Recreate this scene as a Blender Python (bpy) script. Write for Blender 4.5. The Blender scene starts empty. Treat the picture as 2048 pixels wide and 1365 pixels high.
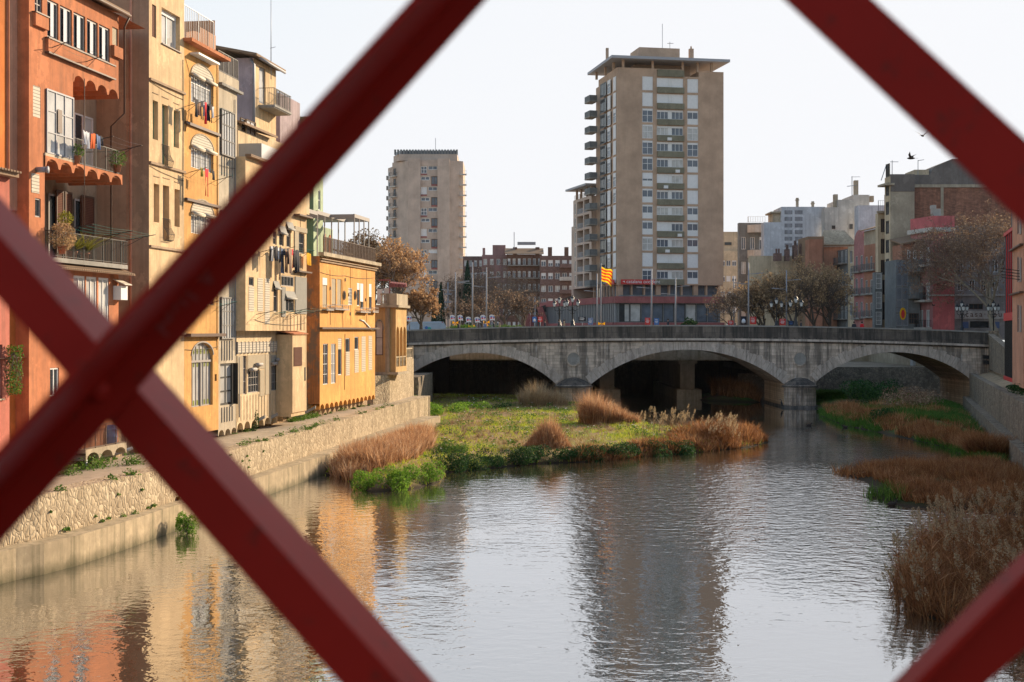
import bpy, bmesh, math, random
from mathutils import Vector, Matrix, noise
random.seed(7)
scene = bpy.context.scene
COL = scene.collection
FPX, CX, HY, EYE = 2844.0, 1024.0, 662.0, 9.0
V = Vector
R = random.uniform

def P(px, py, Y):
    return V(((px-CX)/FPX*Y, Y, EYE-(py-HY)/FPX*Y))
def GP(px, py, z=0.0):
    Y = (EYE-z)*FPX/(py-HY)
    return V(((px-CX)/FPX*Y, Y, z))

# ------------------------------------------------------------------ mesh builder
class MB:
    def __init__(self):
        self.v, self.f, self.m, self.sm = [], [], [], []
        self.cur = 0; self.smooth = False
    def face(self, pts):
        i = len(self.v)
        self.v.extend([tuple(p) for p in pts])
        self.f.append(tuple(range(i, i+len(pts)))); self.m.append(self.cur); self.sm.append(self.smooth)
    def idx(self, verts, faces):
        i = len(self.v)
        self.v.extend([tuple(p) for p in verts])
        for q in faces:
            self.f.append(tuple(i+k for k in q)); self.m.append(self.cur); self.sm.append(self.smooth)
    def obox(self, o, a, b, c):
        """box with corner o and edge vectors a, b, c"""
        o, a, b, c = V(o), V(a), V(b), V(c)
        if a.cross(b).dot(c) < 0: a, b = b, a
        p = [o, o+a, o+a+b, o+b, o+c, o+a+c, o+a+b+c, o+b+c]
        self.idx(p, [(0,3,2,1),(4,5,6,7),(0,1,5,4),(1,2,6,5),(2,3,7,6),(3,0,4,7)])
    def box(self, x0, x1, y0, y1, z0, z1):
        self.obox((x0,y0,z0),(x1-x0,0,0),(0,y1-y0,0),(0,0,z1-z0))
    def tube(self, pts, r, n=6, r1=None, cap=True):
        pts = [V(p) for p in pts]
        k = len(pts)
        if r1 is None: r1 = r
        rings = []
        d0 = (pts[1]-pts[0]).normalized()
        ref = V((0,0,1)) if abs(d0.z) < .9 else V((1,0,0))
        for i, p in enumerate(pts):
            d = (pts[min(i+1,k-1)]-pts[max(i-1,0)])
            if d.length < 1e-9: d = V((0,0,1))
            d.normalize()
            u = d.cross(ref)
            if u.length < 1e-4: u = d.cross(V((.3,1,.2)))
            u.normalize(); w = u.cross(d)
            rr = r+(r1-r)*i/(k-1) if not isinstance(r, (list,tuple)) else r[i]
            rings.append([p+(u*math.cos(2*math.pi*j/n)+w*math.sin(2*math.pi*j/n))*rr for j in range(n)])
        vs = [q for ring in rings for q in ring]; fs = []
        for i in range(k-1):
            for j in range(n):
                a = i*n+j; b = i*n+(j+1)%n
                fs.append((a, a+n, b+n, b))
        if cap:
            fs.append(tuple(range(n))); fs.append(tuple(reversed(range((k-1)*n, k*n))))
        s = self.smooth; self.smooth = n > 5
        self.idx(vs, fs); self.smooth = s
    def lathe(self, c, prof, n=16, a0=0, a1=2*math.pi):
        c = V(c); full = abs(a1-a0-2*math.pi) < 1e-6
        m = n if full else n+1
        vs = []
        for (r, z) in prof:
            for j in range(m):
                a = a0+(a1-a0)*j/n
                vs.append(c+V((r*math.cos(a), r*math.sin(a), z)))
        fs = []
        for i in range(len(prof)-1):
            for j in range(n):
                a = i*m+j; b = i*m+(j+1)%m
                fs.append((a, b, b+m, a+m))
        s = self.smooth; self.smooth = True
        self.idx(vs, fs); self.smooth = s
    def prism(self, poly, ext):
        poly = [V(p) for p in poly]; ext = V(ext); n = len(poly)
        nn = V((0,0,0))
        for i in range(n): nn += poly[i].cross(poly[(i+1)%n])
        if nn.dot(ext) < 0: poly = poly[::-1]
        self.idx(poly+[p+ext for p in poly], [tuple(reversed(range(n))), tuple(range(n, 2*n))] +
                 [(i, (i+1)%n, (i+1)%n+n, i+n) for i in range(n)])
    def build(self, name, mats, parent=None):
        me = bpy.data.meshes.new(name)
        off = V((0,0,0))
        if parent is not None: off = WLOC[parent.name]
        if off.length > 0:
            vv = [(p[0]-off.x, p[1]-off.y, p[2]-off.z) for p in self.v]
        else: vv = self.v
        me.from_pydata(vv, [], self.f)
        if not isinstance(mats, (list,tuple)): mats = [mats]
        for mt in mats: me.materials.append(mt)
        if any(self.m): me.polygons.foreach_set('material_index', self.m)
        if any(self.sm): me.polygons.foreach_set('use_smooth', self.sm)
        me.update()
        o = bpy.data.objects.new(name, me); COL.objects.link(o)
        if parent is not None: o.parent = parent
        WLOC[o.name] = off.copy()
        return o
WLOC = {}
def thing(name, label, cat, loc, group=None):
    o = bpy.data.objects.new(name, None); COL.objects.link(o)
    o.location = loc; o.empty_display_size = .3
    o['label'] = label; o['category'] = cat
    if group: o['group'] = group
    WLOC[o.name] = V(loc)
    return o
def tag(o, label, cat, group=None, kind=None):
    o['label'] = label; o['category'] = cat
    if group: o['group'] = group
    if kind: o['kind'] = kind
    return o
def struct(o):
    o['kind'] = 'structure'; return o
def dup(root, loc, label=None, group=None, rotz=None, scale=None):
    def cp(o, parent):
        c = o.copy(); COL.objects.link(c); c.parent = parent
        for ch in o.children: cp(ch, c)
        return c
    r = root.copy(); COL.objects.link(r); r.location = loc
    WLOC[r.name] = V(loc)
    if rotz is not None: r.rotation_euler = (0,0,rotz)
    if scale is not None: r.scale = (scale,)*3 if not isinstance(scale,(tuple,list)) else scale
    if label: r['label'] = label
    if group: r['group'] = group
    for ch in root.children: cp(ch, r)
    return r

# ------------------------------------------------------------------ materials
def newmat(name):
    m = bpy.data.materials.new(name); m.use_nodes = True
    nt = m.node_tree; b = nt.nodes['Principled BSDF']
    return m, nt, b
def N(nt, t, **kw):
    n = nt.nodes.new(t)
    for k, v in kw.items():
        if k in ('operation','blend_type','data_type','noise_dimensions','feature','distance','interpolation_type','mode'):
            setattr(n, k, v)
        else: n.inputs[k].default_value = v
    return n
def pos(nt, scale=(1,1,1), rot=(0,0,0)):
    g = nt.nodes.new('ShaderNodeNewGeometry')
    mp = nt.nodes.new('ShaderNodeMapping')
    mp.inputs['Scale'].default_value = scale
    mp.inputs['Rotation'].default_value = rot
    nt.links.new(g.outputs['Position'], mp.inputs['Vector'])
    return mp.outputs['Vector']
def ramp(nt, fac, stops):
    r = nt.nodes.new('ShaderNodeValToRGB')
    e = r.color_ramp.elements
    while len(e) < len(stops): e.new(.5)
    for i, (p, c) in enumerate(stops):
        e[i].position = p
        e[i].color = (c, c, c, 1) if isinstance(c, (int,float)) else (*c, 1)
    nt.links.new(fac, r.inputs['Fac'])
    return r.outputs['Color']
def mix(nt, fac, a, b, mode='MIX'):
    m = nt.nodes.new('ShaderNodeMix'); m.data_type = 'RGBA'; m.blend_type = mode
    for sock, val in ((m.inputs[0], fac), (m.inputs[6], a), (m.inputs[7], b)):
        if hasattr(val, 'links') or isinstance(val, bpy.types.NodeSocket): nt.links.new(val, sock)
        elif isinstance(val, (tuple,list)): sock.default_value = (*val[:3], 1)
        else: sock.default_value = val
    return m.outputs[2]
def nz(nt, vec, scale, detail=4, rough=.55):
    n = nt.nodes.new('ShaderNodeTexNoise')
    n.inputs['Scale'].default_value = scale; n.inputs['Detail'].default_value = detail
    n.inputs['Roughness'].default_value = rough
    if vec is not None: nt.links.new(vec, n.inputs['Vector'])
    return n.outputs['Fac']
def bump(nt, b, h, strength=.3, dist=.02):
    bp = nt.nodes.new('ShaderNodeBump')
    bp.inputs['Strength'].default_value = strength; bp.inputs['Distance'].default_value = dist
    nt.links.new(h, bp.inputs['Height']); nt.links.new(bp.outputs['Normal'], b.inputs['Normal'])
def sc(c, k): return tuple(min(1, x*k) for x in c)

def plaster(name, c, stain=.5, streak=.35, dirt=(.10,.075,.055), rough=.92, patch=None, pw=1.0):
    """painted render: mottled tone, rain streaks, grime spots, hairline relief"""
    m, nt, b = newmat(name)
    p = pos(nt)
    big = nz(nt, p, .35, 5, .6)
    col = mix(nt, ramp(nt, big, [(.25,0),(.75,1)]), sc(c, .70), sc(c, 1.12))
    med = nz(nt, p, 2.2, 6, .65)
    col = mix(nt, ramp(nt, med, [(.42,0),(.70,stain*.75)]), col, sc(c,.58))
    sv = pos(nt, (2.6,2.6,.12))
    st = nz(nt, sv, 1.0, 5, .7)
    col = mix(nt, ramp(nt, st, [(.47,0),(.72,streak)]), col, dirt)
    pe = nz(nt, pos(nt,(1,1,.8),(0,0,.7)), .55, 6, .72)
    col = mix(nt, ramp(nt, pe, [(.575,0),(.59,.42*pw)]), col, sc(c,1.25)); col = mix(nt, ramp(nt, pe, [(.40,.48*pw),(.415,0)]), col, sc(c,.68))
    sp = nz(nt, p, 9, 3, .6)
    col = mix(nt, ramp(nt, sp, [(.66,0),(.74,.35)]), col, sc(c,.5))
    if patch:
        pt = nz(nt, pos(nt,(1,1,.6)), .8, 6, .7)
        col = mix(nt, ramp(nt, pt, [(.50,0),(.56,.85)]), col, patch)
    nt.links.new(col, b.inputs['Base Color'])
    b.inputs['Roughness'].default_value = rough
    b.inputs['Specular IOR Level'].default_value = .2
    bump(nt, b, nz(nt, p, 14, 6, .7), .35, .02)
    return m
def plain(name, c, rough=.6, metal=0, var=.15, scale=3, spec=.4):
    m, nt, b = newmat(name)
    n = nz(nt, pos(nt), scale, 5, .65)
    nt.links.new(mix(nt, n, sc(c,1-var), sc(c,1+var)), b.inputs['Base Color'])
    b.inputs['Roughness'].default_value = rough; b.inputs['Metallic'].default_value = metal
    b.inputs['Specular IOR Level'].default_value = spec
    return m
def glassmat(name, c=(.03,.035,.04), rough=.06):
    m, nt, b = newmat(name)
    n = nz(nt, pos(nt), .9, 3)
    nt.links.new(mix(nt, n, sc(c,.5), sc(c,1.8)), b.inputs['Base Color'])
    b.inputs['Roughness'].default_value = rough; b.inputs['IOR'].default_value = 1.5
    bump(nt, b, nz(nt, pos(nt), 1.6, 2), .04, .05)
    return m
def slatted(name, c, freq=9, depth=.6, dark=.45):
    """blinds, louvres: horizontal slats with relief"""
    m, nt, b = newmat(name)
    sep = nt.nodes.new('ShaderNodeSeparateXYZ'); nt.links.new(pos(nt), sep.inputs[0])
    mu = N(nt,'ShaderNodeMath',operation='MULTIPLY'); mu.inputs[1].default_value = freq; nt.links.new(sep.outputs[2], mu.inputs[0])
    fr = N(nt,'ShaderNodeMath',operation='FRACT'); nt.links.new(mu.outputs[0], fr.inputs[0])
    n = nz(nt, pos(nt), 2.5, 5, .7)
    base = mix(nt, n, sc(c,.72), sc(c,1.1))
    nt.links.new(mix(nt, ramp(nt, fr.outputs[0], [(0,.0),(.7,0),(.85,1)]), base, sc(c,dark)), b.inputs['Base Color'])
    b.inputs['Roughness'].default_value = .8; b.inputs['Specular IOR Level'].default_value = .2
    bump(nt, b, fr.outputs[0], depth, .03)
    return m
def leafmat(name, stops, trans=.35, rough=.7):
    m, nt, b = newmat(name)
    g = nt.nodes.new('ShaderNodeNewGeometry')
    n = nz(nt, pos(nt), .55, 3)
    ad = N(nt,'ShaderNodeMath',operation='ADD'); nt.links.new(g.outputs['Random Per Island'], ad.inputs[0])
    nt.links.new(n, ad.inputs[1])
    hf = N(nt,'ShaderNodeMath',operation='MULTIPLY'); nt.links.new(ad.outputs[0], hf.inputs[0]); hf.inputs[1].default_value = .5
    mr = N(nt,'ShaderNodeMapRange'); nt.links.new(hf.outputs[0], mr.inputs[0])
    mr.inputs[1].default_value = .18; mr.inputs[2].default_value = .82
    c = ramp(nt, mr.outputs[0], stops)
    nt.links.new(c, b.inputs['Base Color']); b.inputs['Roughness'].default_value = rough
    b.inputs['Specular IOR Level'].default_value = .15
    tr = nt.nodes.new('ShaderNodeBsdfTranslucent'); nt.links.new(c, tr.inputs['Color'])
    mx = nt.nodes.new('ShaderNodeMixShader'); mx.inputs[0].default_value = trans
    out = nt.nodes['Material Output']
    nt.links.new(b.outputs[0], mx.inputs[1]); nt.links.new(tr.outputs[0], mx.inputs[2])
    nt.links.new(mx.outputs[0], out.inputs['Surface'])
    return m
def rubble(name, c1, c2, mortar, scale=2.6, bstr=.9, sz=1.0):
    m, nt, b = newmat(name)
    wob = nt.nodes.new('ShaderNodeTexNoise'); wob.inputs['Scale'].default_value = 1.6; wob.inputs['Detail'].default_value = 2
    p = pos(nt, (1,1,sz)); nt.links.new(p, wob.inputs['Vector'])
    add = nt.nodes.new('ShaderNodeVectorMath'); add.operation = 'MULTIPLY_ADD'
    nt.links.new(wob.outputs['Color'], add.inputs[0]); add.inputs[1].default_value = (.45,.45,.45); nt.links.new(p, add.inputs[2])
    vo = nt.nodes.new('ShaderNodeTexVoronoi'); vo.inputs['Scale'].default_value = scale; nt.links.new(add.outputs[0], vo.inputs['Vector'])
    ve = nt.nodes.new('ShaderNodeTexVoronoi'); ve.feature = 'DISTANCE_TO_EDGE'; ve.inputs['Scale'].default_value = scale
    nt.links.new(add.outputs[0], ve.inputs['Vector'])
    sep = nt.nodes.new('ShaderNodeSeparateColor'); nt.links.new(vo.outputs['Color'], sep.inputs[0])
    col = mix(nt, sep.outputs[0], c1, c2)
    col = mix(nt, nz(nt, pos(nt), 7, 5, .7), sc((1,1,1),.72), (1,1,1)) if False else col
    g = nz(nt, pos(nt), 6, 5, .7)
    col = mix(nt, ramp(nt, g, [(.4,0),(.8,.45)]), col, sc(c1,.45))
    edge = ramp(nt, ve.outputs['Distance'], [(.0,.8),(.03,.7),(.08,0)])
    col = mix(nt, edge, col, mortar)
    st = nz(nt, pos(nt,(1.2,1.2,.25)), .5, 5, .7)
    col = mix(nt, ramp(nt, st, [(.5,0),(.72,.6)]), col, sc(c1,.35))
    nt.links.new(col, b.inputs['Base Color'])
    b.inputs['Roughness'].default_value = .95; b.inputs['Specular IOR Level'].default_value = .15
    hh = ramp(nt, ve.outputs['Distance'], [(0,0),(.2,.8),(.6,1)])
    h2 = mix(nt, .25, hh, g)
    bump(nt, b, h2, bstr, .09)
    return m
def ashlar(name, c, bw=.9, bh=.38, dark=(.045,.042,.04), white=0.0, stain=.5, axis='XZ', mortar=None, grime=.6, vary=1.0):
    m, nt, b = newmat(name)
    rot = (math.pi/2,0,0) if axis == 'XZ' else (math.pi/2,0,math.pi/2)
    sep = nt.nodes.new('ShaderNodeSeparateXYZ'); nt.links.new(pos(nt), sep.inputs[0])
    cmb = nt.nodes.new('ShaderNodeCombineXYZ')
    if axis == 'XZ': nt.links.new(sep.outputs[0], cmb.inputs[0])
    else: nt.links.new(sep.outputs[1], cmb.inputs[0])
    nt.links.new(sep.outputs[2], cmb.inputs[1])
    br = nt.nodes.new('ShaderNodeTexBrick')
    br.inputs['Scale'].default_value = 1; br.inputs['Brick Width'].default_value = bw; br.inputs['Row Height'].default_value = bh
    br.inputs['Mortar Size'].default_value = .012 if bh > .2 else .008; br.inputs['Mortar Smooth'].default_value = .3
    br.inputs['Color1'].default_value = (*sc(c,1-.28*vary),1); br.inputs['Color2'].default_value = (*sc(c,1+.25*vary),1)
    br.inputs['Mortar'].default_value = (*(mortar or sc(c,.4)),1)
    nt.links.new(cmb.outputs[0], br.inputs['Vector'])
    col = br.outputs['Color']
    g = nz(nt, pos(nt), 1.4, 7, .7)
    col = mix(nt, ramp(nt, g, [(.35,0),(.7,grime)]), col, sc(c,.45))
    st = nz(nt, pos(nt,(1.5,1.5,.10)), .8, 7, .75)
    col = mix(nt, ramp(nt, st, [(.46,0),(.58,stain)]), col, dark)
    bl = nz(nt, pos(nt,(1,1,.8)), .35, 7, .7)
    col = mix(nt, ramp(nt, bl, [(.52,0),(.60,stain*.7)]), col, tuple(.5*(a_+b_) for a_, b_ in zip(dark, sc(c,.5))))
    if white:
        ws = nz(nt, pos(nt,(3.2,3.2,.22)), 1.0, 6, .75)
        col = mix(nt, ramp(nt, ws, [(.60,0),(.68,white)]), col, (.5,.47,.45))
    nt.links.new(col, b.inputs['Base Color'])
    b.inputs['Roughness'].default_value = .93; b.inputs['Specular IOR Level'].default_value = .15
    h = mix(nt, .35, br.outputs['Fac'], g)
    bump(nt, b, h, -.4, .04)
    return m

M = {}
M['orange_front'] = plaster('orange_render', (.62,.19,.045))
M['salmon'] = plaster('salmon_render', (.60,.30,.19))
M['pinkred'] = plaster('pink_red_render', (.52,.17,.12))
M['redorange'] = plaster('red_orange_render', (.55,.205,.095), stain=.8, streak=.45)
M['cream'] = plaster('cream_render', (.70,.50,.29), stain=.6, streak=.38)
M['creamside'] = plaster('darkened_cream_render', (.42,.30,.20))  # darker cream: shade of side and rear walls put into the colour; also trims
M['gold'] = plaster('golden_render', (.68,.37,.125), stain=.6, streak=.35)
M['greyhouse'] = plaster('greige_render', (.52,.44,.33), stain=.4)
M['ribcream'] = plaster('pale_cream_boards', (.68,.52,.33), stain=.6, streak=.5)
M['yellow'] = plaster('yellow_orange_render', (.78,.39,.115), stain=.5, streak=.32)
M['peeling'] = plaster('peeling_orange_render', (.50,.20,.07), stain=.9, streak=.8, patch=(.15,.115,.09))
M['mauve'] = plaster('mauve_cladding', (.42,.33,.34))
M['green'] = plaster('pale_green_render', (.42,.50,.33))
M['greendk'] = plaster('green_render', (.20,.31,.19))
M['loggia'] = plaster('ochre_render', (.66,.42,.18), stain=.7, streak=.5)
M['trimstone'] = plaster('trim_stone', (.50,.41,.29), stain=.7, streak=.6)
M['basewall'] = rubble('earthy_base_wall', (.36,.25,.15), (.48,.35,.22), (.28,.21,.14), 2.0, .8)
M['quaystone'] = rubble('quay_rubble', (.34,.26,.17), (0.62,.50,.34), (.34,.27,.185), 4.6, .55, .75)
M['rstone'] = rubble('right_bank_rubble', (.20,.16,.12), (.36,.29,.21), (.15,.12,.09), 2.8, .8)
M['concrete'] = plaster('concrete', (.50,.42,.31), stain=.9, streak=.75, dirt=(.13,.12,.06))
def tidal(name, c):
    m = plaster(name, c, stain=1.0, streak=.8, dirt=(.11,.10,.05)); nt = m.node_tree; b = nt.nodes['Principled BSDF']
    old = b.inputs['Base Color'].links[0].from_socket
    sep = nt.nodes.new('ShaderNodeSeparateXYZ'); nt.links.new(pos(nt), sep.inputs[0])
    ad = N(nt,'ShaderNodeMath',operation='MULTIPLY_ADD'); nt.links.new(nz(nt, pos(nt,(1,1,.5)), 1.3, 5, .7), ad.inputs[0]); ad.inputs[1].default_value = -.8; nt.links.new(sep.outputs[2], ad.inputs[2])
    k = ramp(nt, ad.outputs[0], [(.0,1),(.02,.75),(.28,0)]) 
    mrr = N(nt,'ShaderNodeMapRange'); nt.links.new(ad.outputs[0], mrr.inputs[0]); mrr.inputs[1].default_value = -.42; mrr.inputs[2].default_value = .12; mrr.inputs[3].default_value = .85; mrr.inputs[4].default_value = 0
    nt.links.new(mix(nt, mrr.outputs[0], old, (.06,.055,.025)), b.inputs['Base Color']); return m
M['tidal'] = tidal('ledge_concrete', (.47,.365,.235))
M['path'] = plaster('path_concrete', (.42,.34,.25), stain=.8, streak=0)
M['bridgestone'] = ashlar('bridge_ashlar', (.62,.50,.40), 1.0, .36, white=.9, stain=.68, grime=.45)
M['parapet'] = ashlar('parapet_stone', (.18,.15,.125), 1.6, .8, stain=.85)
M['voussoir'] = plaster('voussoir_stone', (.60,.50,.42), stain=.8, streak=.7, dirt=(.06,.055,.05))
M['coping'] = plaster('coping_stone', (.34,.32,.29), stain=.7, streak=.3)
M['intrados'] = ashlar('arch_brick', (.52,.35,.22), .6, .25, stain=.3)
M['towerbrick'] = plaster('tower_tan', (.52,.36,.255), pw=.0, stain=.12, streak=.12, dirt=(.22,.16,.12))
M['towerbrick2'] = plaster('far_tower_render', (.56,.44,.36), pw=.15, stain=.15, streak=.12)
M['towerslab'] = plain('roof_slab', (.36,.36,.38), .7)
M['spandrel'] = plaster('green_grey_spandrel', (.225,.21,.15), stain=.2, streak=.3)
M['white'] = plain('white_paint', (.72,.71,.69), .5, var=.06)
M['offwhite'] = slatted('white_blind', (.84,.83,.82), 9, .2, .86)
M['shutwhite'] = slatted('offwhite_louvre', (.70,.62,.50), 7, .7, .4)
M['blindbeige'] = slatted('beige_blind', (.55,.46,.33), 14, .5, .55)
M['blindgrey'] = slatted('grey_blind', (.42,.40,.36), 14, .6, .5)
M['shutbrown'] = slatted('brown_louvre', (.17,.07,.045), 12, .7, .3)
M['shutgrey'] = plaster('grey_wood', (.33,.31,.28), stain=.6)
M['brown'] = plain('brown_frame', (.10,.055,.035), .5)
M['greyframe'] = plain('grey_frame', (.30,.27,.25), .6)
M['dark'] = plain('dark_metal', (.03,.028,.026), .5)
M['black'] = plain('black_iron', (.015,.015,.016), .45)
M['greymetal'] = plain('grey_metal', (.30,.31,.33), .45, .5)
M['palemetal'] = plain('pale_galvanised', (.27,.27,.29), .6, .2)
M['glass'] = glassmat('window_glass')
M['glassblue'] = glassmat('blue_grey_glass', (.10,.12,.15), .12)
M['glasslit'] = glassmat('curtained_glass', (.42,.41,.39), .12)
M['interior'] = plain('dim_interior', (.035,.03,.028), .9)
M['red'] = plain('red_panel', (.50,.045,.05), .5)
M['redband'] = plaster('red_cladding', (.34,.115,.11), stain=.2)
M['redtext'] = plain('sign_red', (.55,.03,.025), .5)
M['rooftile'] = slatted('terracotta_tiles', (.30,.20,.13), 5, .6, .5)
M['brick1'] = ashlar('red_brick', (.24,.155,.135), .3, .1, stain=.1)
M['brick2'] = ashlar('brown_brick', (.21,.12,.09), .3, .1, stain=.1)
M['brick3'] = ashlar('old_brick_wall', (.42,.20,.13), .45, .15, stain=.3)
M['tan'] = plaster('tan_render', (.46,.38,.28), stain=.5, streak=.3)
M['whitewall'] = plaster('white_wall', (.60,.61,.64), stain=.35, streak=.35, dirt=(.2,.2,.22))
M['whitewall2'] = plaster('offwhite_wall', (.58,.54,.49), stain=.35)
M['creamfar'] = plaster('cream_far', (.60,.48,.33), stain=.2)
M['pink'] = plaster('pink_render', (.46,.21,.20), stain=.4)
M['pinkred2'] = plaster('strong_pink_render', (.60,.165,.165), stain=.3)
M['terra'] = plaster('terracotta_render', (.42,.20,.13), stain=.4)
M['greyfac'] = plaster('grey_facade', (.20,.21,.21), stain=.3)
M['farpink'] = plaster('far_pink_render', (.30,.175,.165), stain=.3)
M['gable'] = plaster('dark_gable_render', (.21,.18,.16), stain=.5)
M['stonefac'] = plaster('shop_stone', (.36,.33,.31), stain=.5)
M['woodfence'] = plain('wood_fence', (.34,.13,.04), .7)
M['terracotta'] = plain('flower_pot', (.42,.17,.09), .8)
M['bark'] = plain('bark', (.12,.095,.075), .95, var=.5, scale=6)
M['barkpale'] = plain('pale_bark', (.30,.26,.20), .9, var=.5, scale=4)
M['twig'] = plain('twigs', (.22,.155,.12), .95, var=.3)
M['twigdk'] = plain('dark_twigs', (.13,.10,.08), .95, var=.3)
M['leaforange'] = leafmat('orange_leaves', [(0,(.24,.13,.065)),(.5,(.44,.26,.13)),(1,(.62,.42,.24))], .45)
M['leafbrown'] = leafmat('brown_leaves', [(0,(.20,.14,.08)),(.5,(.40,.27,.15)),(1,(.60,.42,.24))], .45)
M['leafdry'] = leafmat('dry_leaves', [(0,(.14,.08,.05)),(.5,(.26,.16,.10)),(1,(.50,.37,.24))], .3)
M['cypress'] = leafmat('cypress_green', [(0,(.012,.03,.016)),(1,(.035,.07,.035))], .15)
M['ivy'] = leafmat('weed_leaves', [(0,(.035,.08,.015)),(.5,(.10,.19,.03)),(1,(.20,.32,.06))], .35)
M['bushbright'] = leafmat('bright_bush', [(0,(.05,.12,.012)),(.5,(.14,.28,.025)),(1,(.30,.46,.06))], .4)
M['bushdark'] = leafmat('dark_bush', [(0,(.012,.035,.015)),(.5,(.03,.08,.022)),(1,(.07,.14,.035))], .3)
M['grass'] = leafmat('meadow_grass', [(0,(.16,.22,.012)),(.35,(.32,.40,.02)),(.7,(.46,.50,.05)),(1,(.58,.48,.14))], .5)
M['grassdry'] = leafmat('dry_grass', [(0,(.22,.15,.06)),(.5,(.36,.25,.11)),(1,(.45,.36,.17))], .4)
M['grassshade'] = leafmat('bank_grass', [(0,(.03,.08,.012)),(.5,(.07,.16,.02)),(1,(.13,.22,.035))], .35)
M['reed'] = leafmat('dry_reeds', [(0,(.20,.09,.04)),(.45,(.46,.25,.13)),(.75,(.66,.42,.24)),(1,(.85,.66,.45))], .4)
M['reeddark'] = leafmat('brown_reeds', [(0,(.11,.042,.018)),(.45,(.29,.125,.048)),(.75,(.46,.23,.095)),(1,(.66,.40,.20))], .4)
M['reedpale'] = leafmat('pale_reeds', [(0,(.30,.19,.10)),(.5,(.46,.32,.18)),(1,(.62,.48,.30))], .4)
M['plume'] = leafmat('reed_plume', [(0,(.26,.19,.11)),(1,(.62,.49,.31))], .5)
M['agave'] = leafmat('yellow_green_leaves', [(0,(.16,.17,.02)),(1,(.42,.38,.06))], .3)
M['skin'] = plain('skin', (.42,.25,.18), .6)
M['coatdark'] = plain('dark_cloth', (.03,.03,.04), .9)
M['coatbrown'] = plain('khaki_cloth', (.26,.20,.13), .9)
M['hair'] = plain('dark_hair', (.03,.02,.015), .8)
M['flagyellow'] = leafmat('flag_yellow', [(0,(.85,.52,.02)),(1,(.9,.60,.03))], .5)
M['flagred'] = leafmat('flag_red', [(0,(.65,.02,.02)),(1,(.75,.03,.02))], .5)
M['clothwhite'] = plain('cloth_white', (.62,.62,.65), .9)
M['clothdark'] = plain('cloth_dark', (.035,.03,.035), .9)
M['clothblue'] = plain('cloth_blue', (.12,.17,.30), .9)
M['clothorange'] = plain('cloth_orange', (.70,.13,.03), .9)
M['clothred'] = plain('cloth_red', (.60,.02,.03), .9)
M['clothtan'] = plain('cloth_tan', (.30,.19,.13), .9)
M['blue'] = plain('poster_blue', (.05,.16,.42), .6)
M['truck'] = plain('truck_body', (.46,.52,.58), .4)
M['lampglass'] = plain('lantern_glass', (.62,.60,.56), .3)
M['signteal'] = plain('logo_teal', (.03,.42,.36), .5)
M['stainyellow'] = glassmat('stained_green_glass', (.20,.22,.06), .2)
SKY_S, SUN_E, EXPO = 0.15, 3.3, 1.3; HAZE = 0.00003
# ------------------------------------------------------------------ facade frames
class Frame:
    def __init__(s, ox, oy, ux, uy, nx, ny):
        L = math.hypot(ux, uy); s.o = (ox, oy); s.u = (ux/L, uy/L)
        L = math.hypot(nx, ny); s.n = (nx/L, ny/L)
    def sy(s, px, d=0.0):
        k = (px-CX)/FPX
        ox = s.o[0]+s.n[0]*d; oy = s.o[1]+s.n[1]*d
        # t*(k,1) = o + u*q
        det = -k*s.u[1]+s.u[0]
        q = (k*oy-ox)/det
        return q, oy+s.u[1]*q
    def s(s, px, d=0.0): return s.sy(px, d)[0]
    def z(s, px, py, d=0.0): return EYE-(py-HY)/FPX*s.sy(px, d)[1]
    def pt(s, q, d, z): return V((s.o[0]+s.u[0]*q+s.n[0]*d, s.o[1]+s.u[1]*q+s.n[1]*d, z))
    def U(s): return V((s.u[0], s.u[1], 0))
    def Nn(s): return V((s.n[0], s.n[1], 0))
    def box(s, mb, a, b, d0, d1, z0, z1):
        mb.obox(s.pt(a, d0, z0), s.U()*(b-a), s.Nn()*(d1-d0), V((0,0,z1-z0)))
    def quad(s, mb, a, b, d, z0, z1):
        q = [s.pt(a,d,z0), s.pt(b,d,z0), s.pt(b,d,z1), s.pt(a,d,z1)]
        nn = (q[1]-q[0]).cross(q[2]-q[0])
        if nn.dot(s.Nn()) < 0: q = q[::-1]
        mb.face(q)

def wall_holes(mb, fr, s0, s1, z0, z1, holes, d=0.0, thick=.3):
    ss = sorted(set([s0, s1]+[min(max(h[i], s0), s1) for h in holes for i in (0,1)]))
    zs = sorted(set([z0, z1]+[min(max(h[i], z0), z1) for h in holes for i in (2,3)]))
    for j in range(len(zs)-1):
        run = None
        for i in range(len(ss)):
            solid = False
            if i < len(ss)-1:
                cs, cz = (ss[i]+ss[i+1])/2, (zs[j]+zs[j+1])/2
                solid = not any(h[0] < cs < h[1] and h[2] < cz < h[3] for h in holes)
            if solid and run is None: run = ss[i]
            if not solid and run is not None:
                fr.quad(mb, run, ss[i], d, zs[j], zs[j+1]); run = None
    for h in holes:
        a, b, c, e = h[:4]; t = h[4] if len(h) > 4 else thick
        p = lambda q, dd, z: fr.pt(q, dd, z)
        mb.face([p(a,d,c), p(a,d-t,c), p(a,d-t,e), p(a,d,e)])
        mb.face([p(b,d,c), p(b,d,e), p(b,d-t,e), p(b,d-t,c)])
        mb.face([p(a,d,c), p(b,d,c), p(b,d-t,c), p(a,d-t,c)])
        mb.face([p(a,d,e), p(a,d-t,e), p(b,d-t,e), p(b,d,e)])

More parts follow.
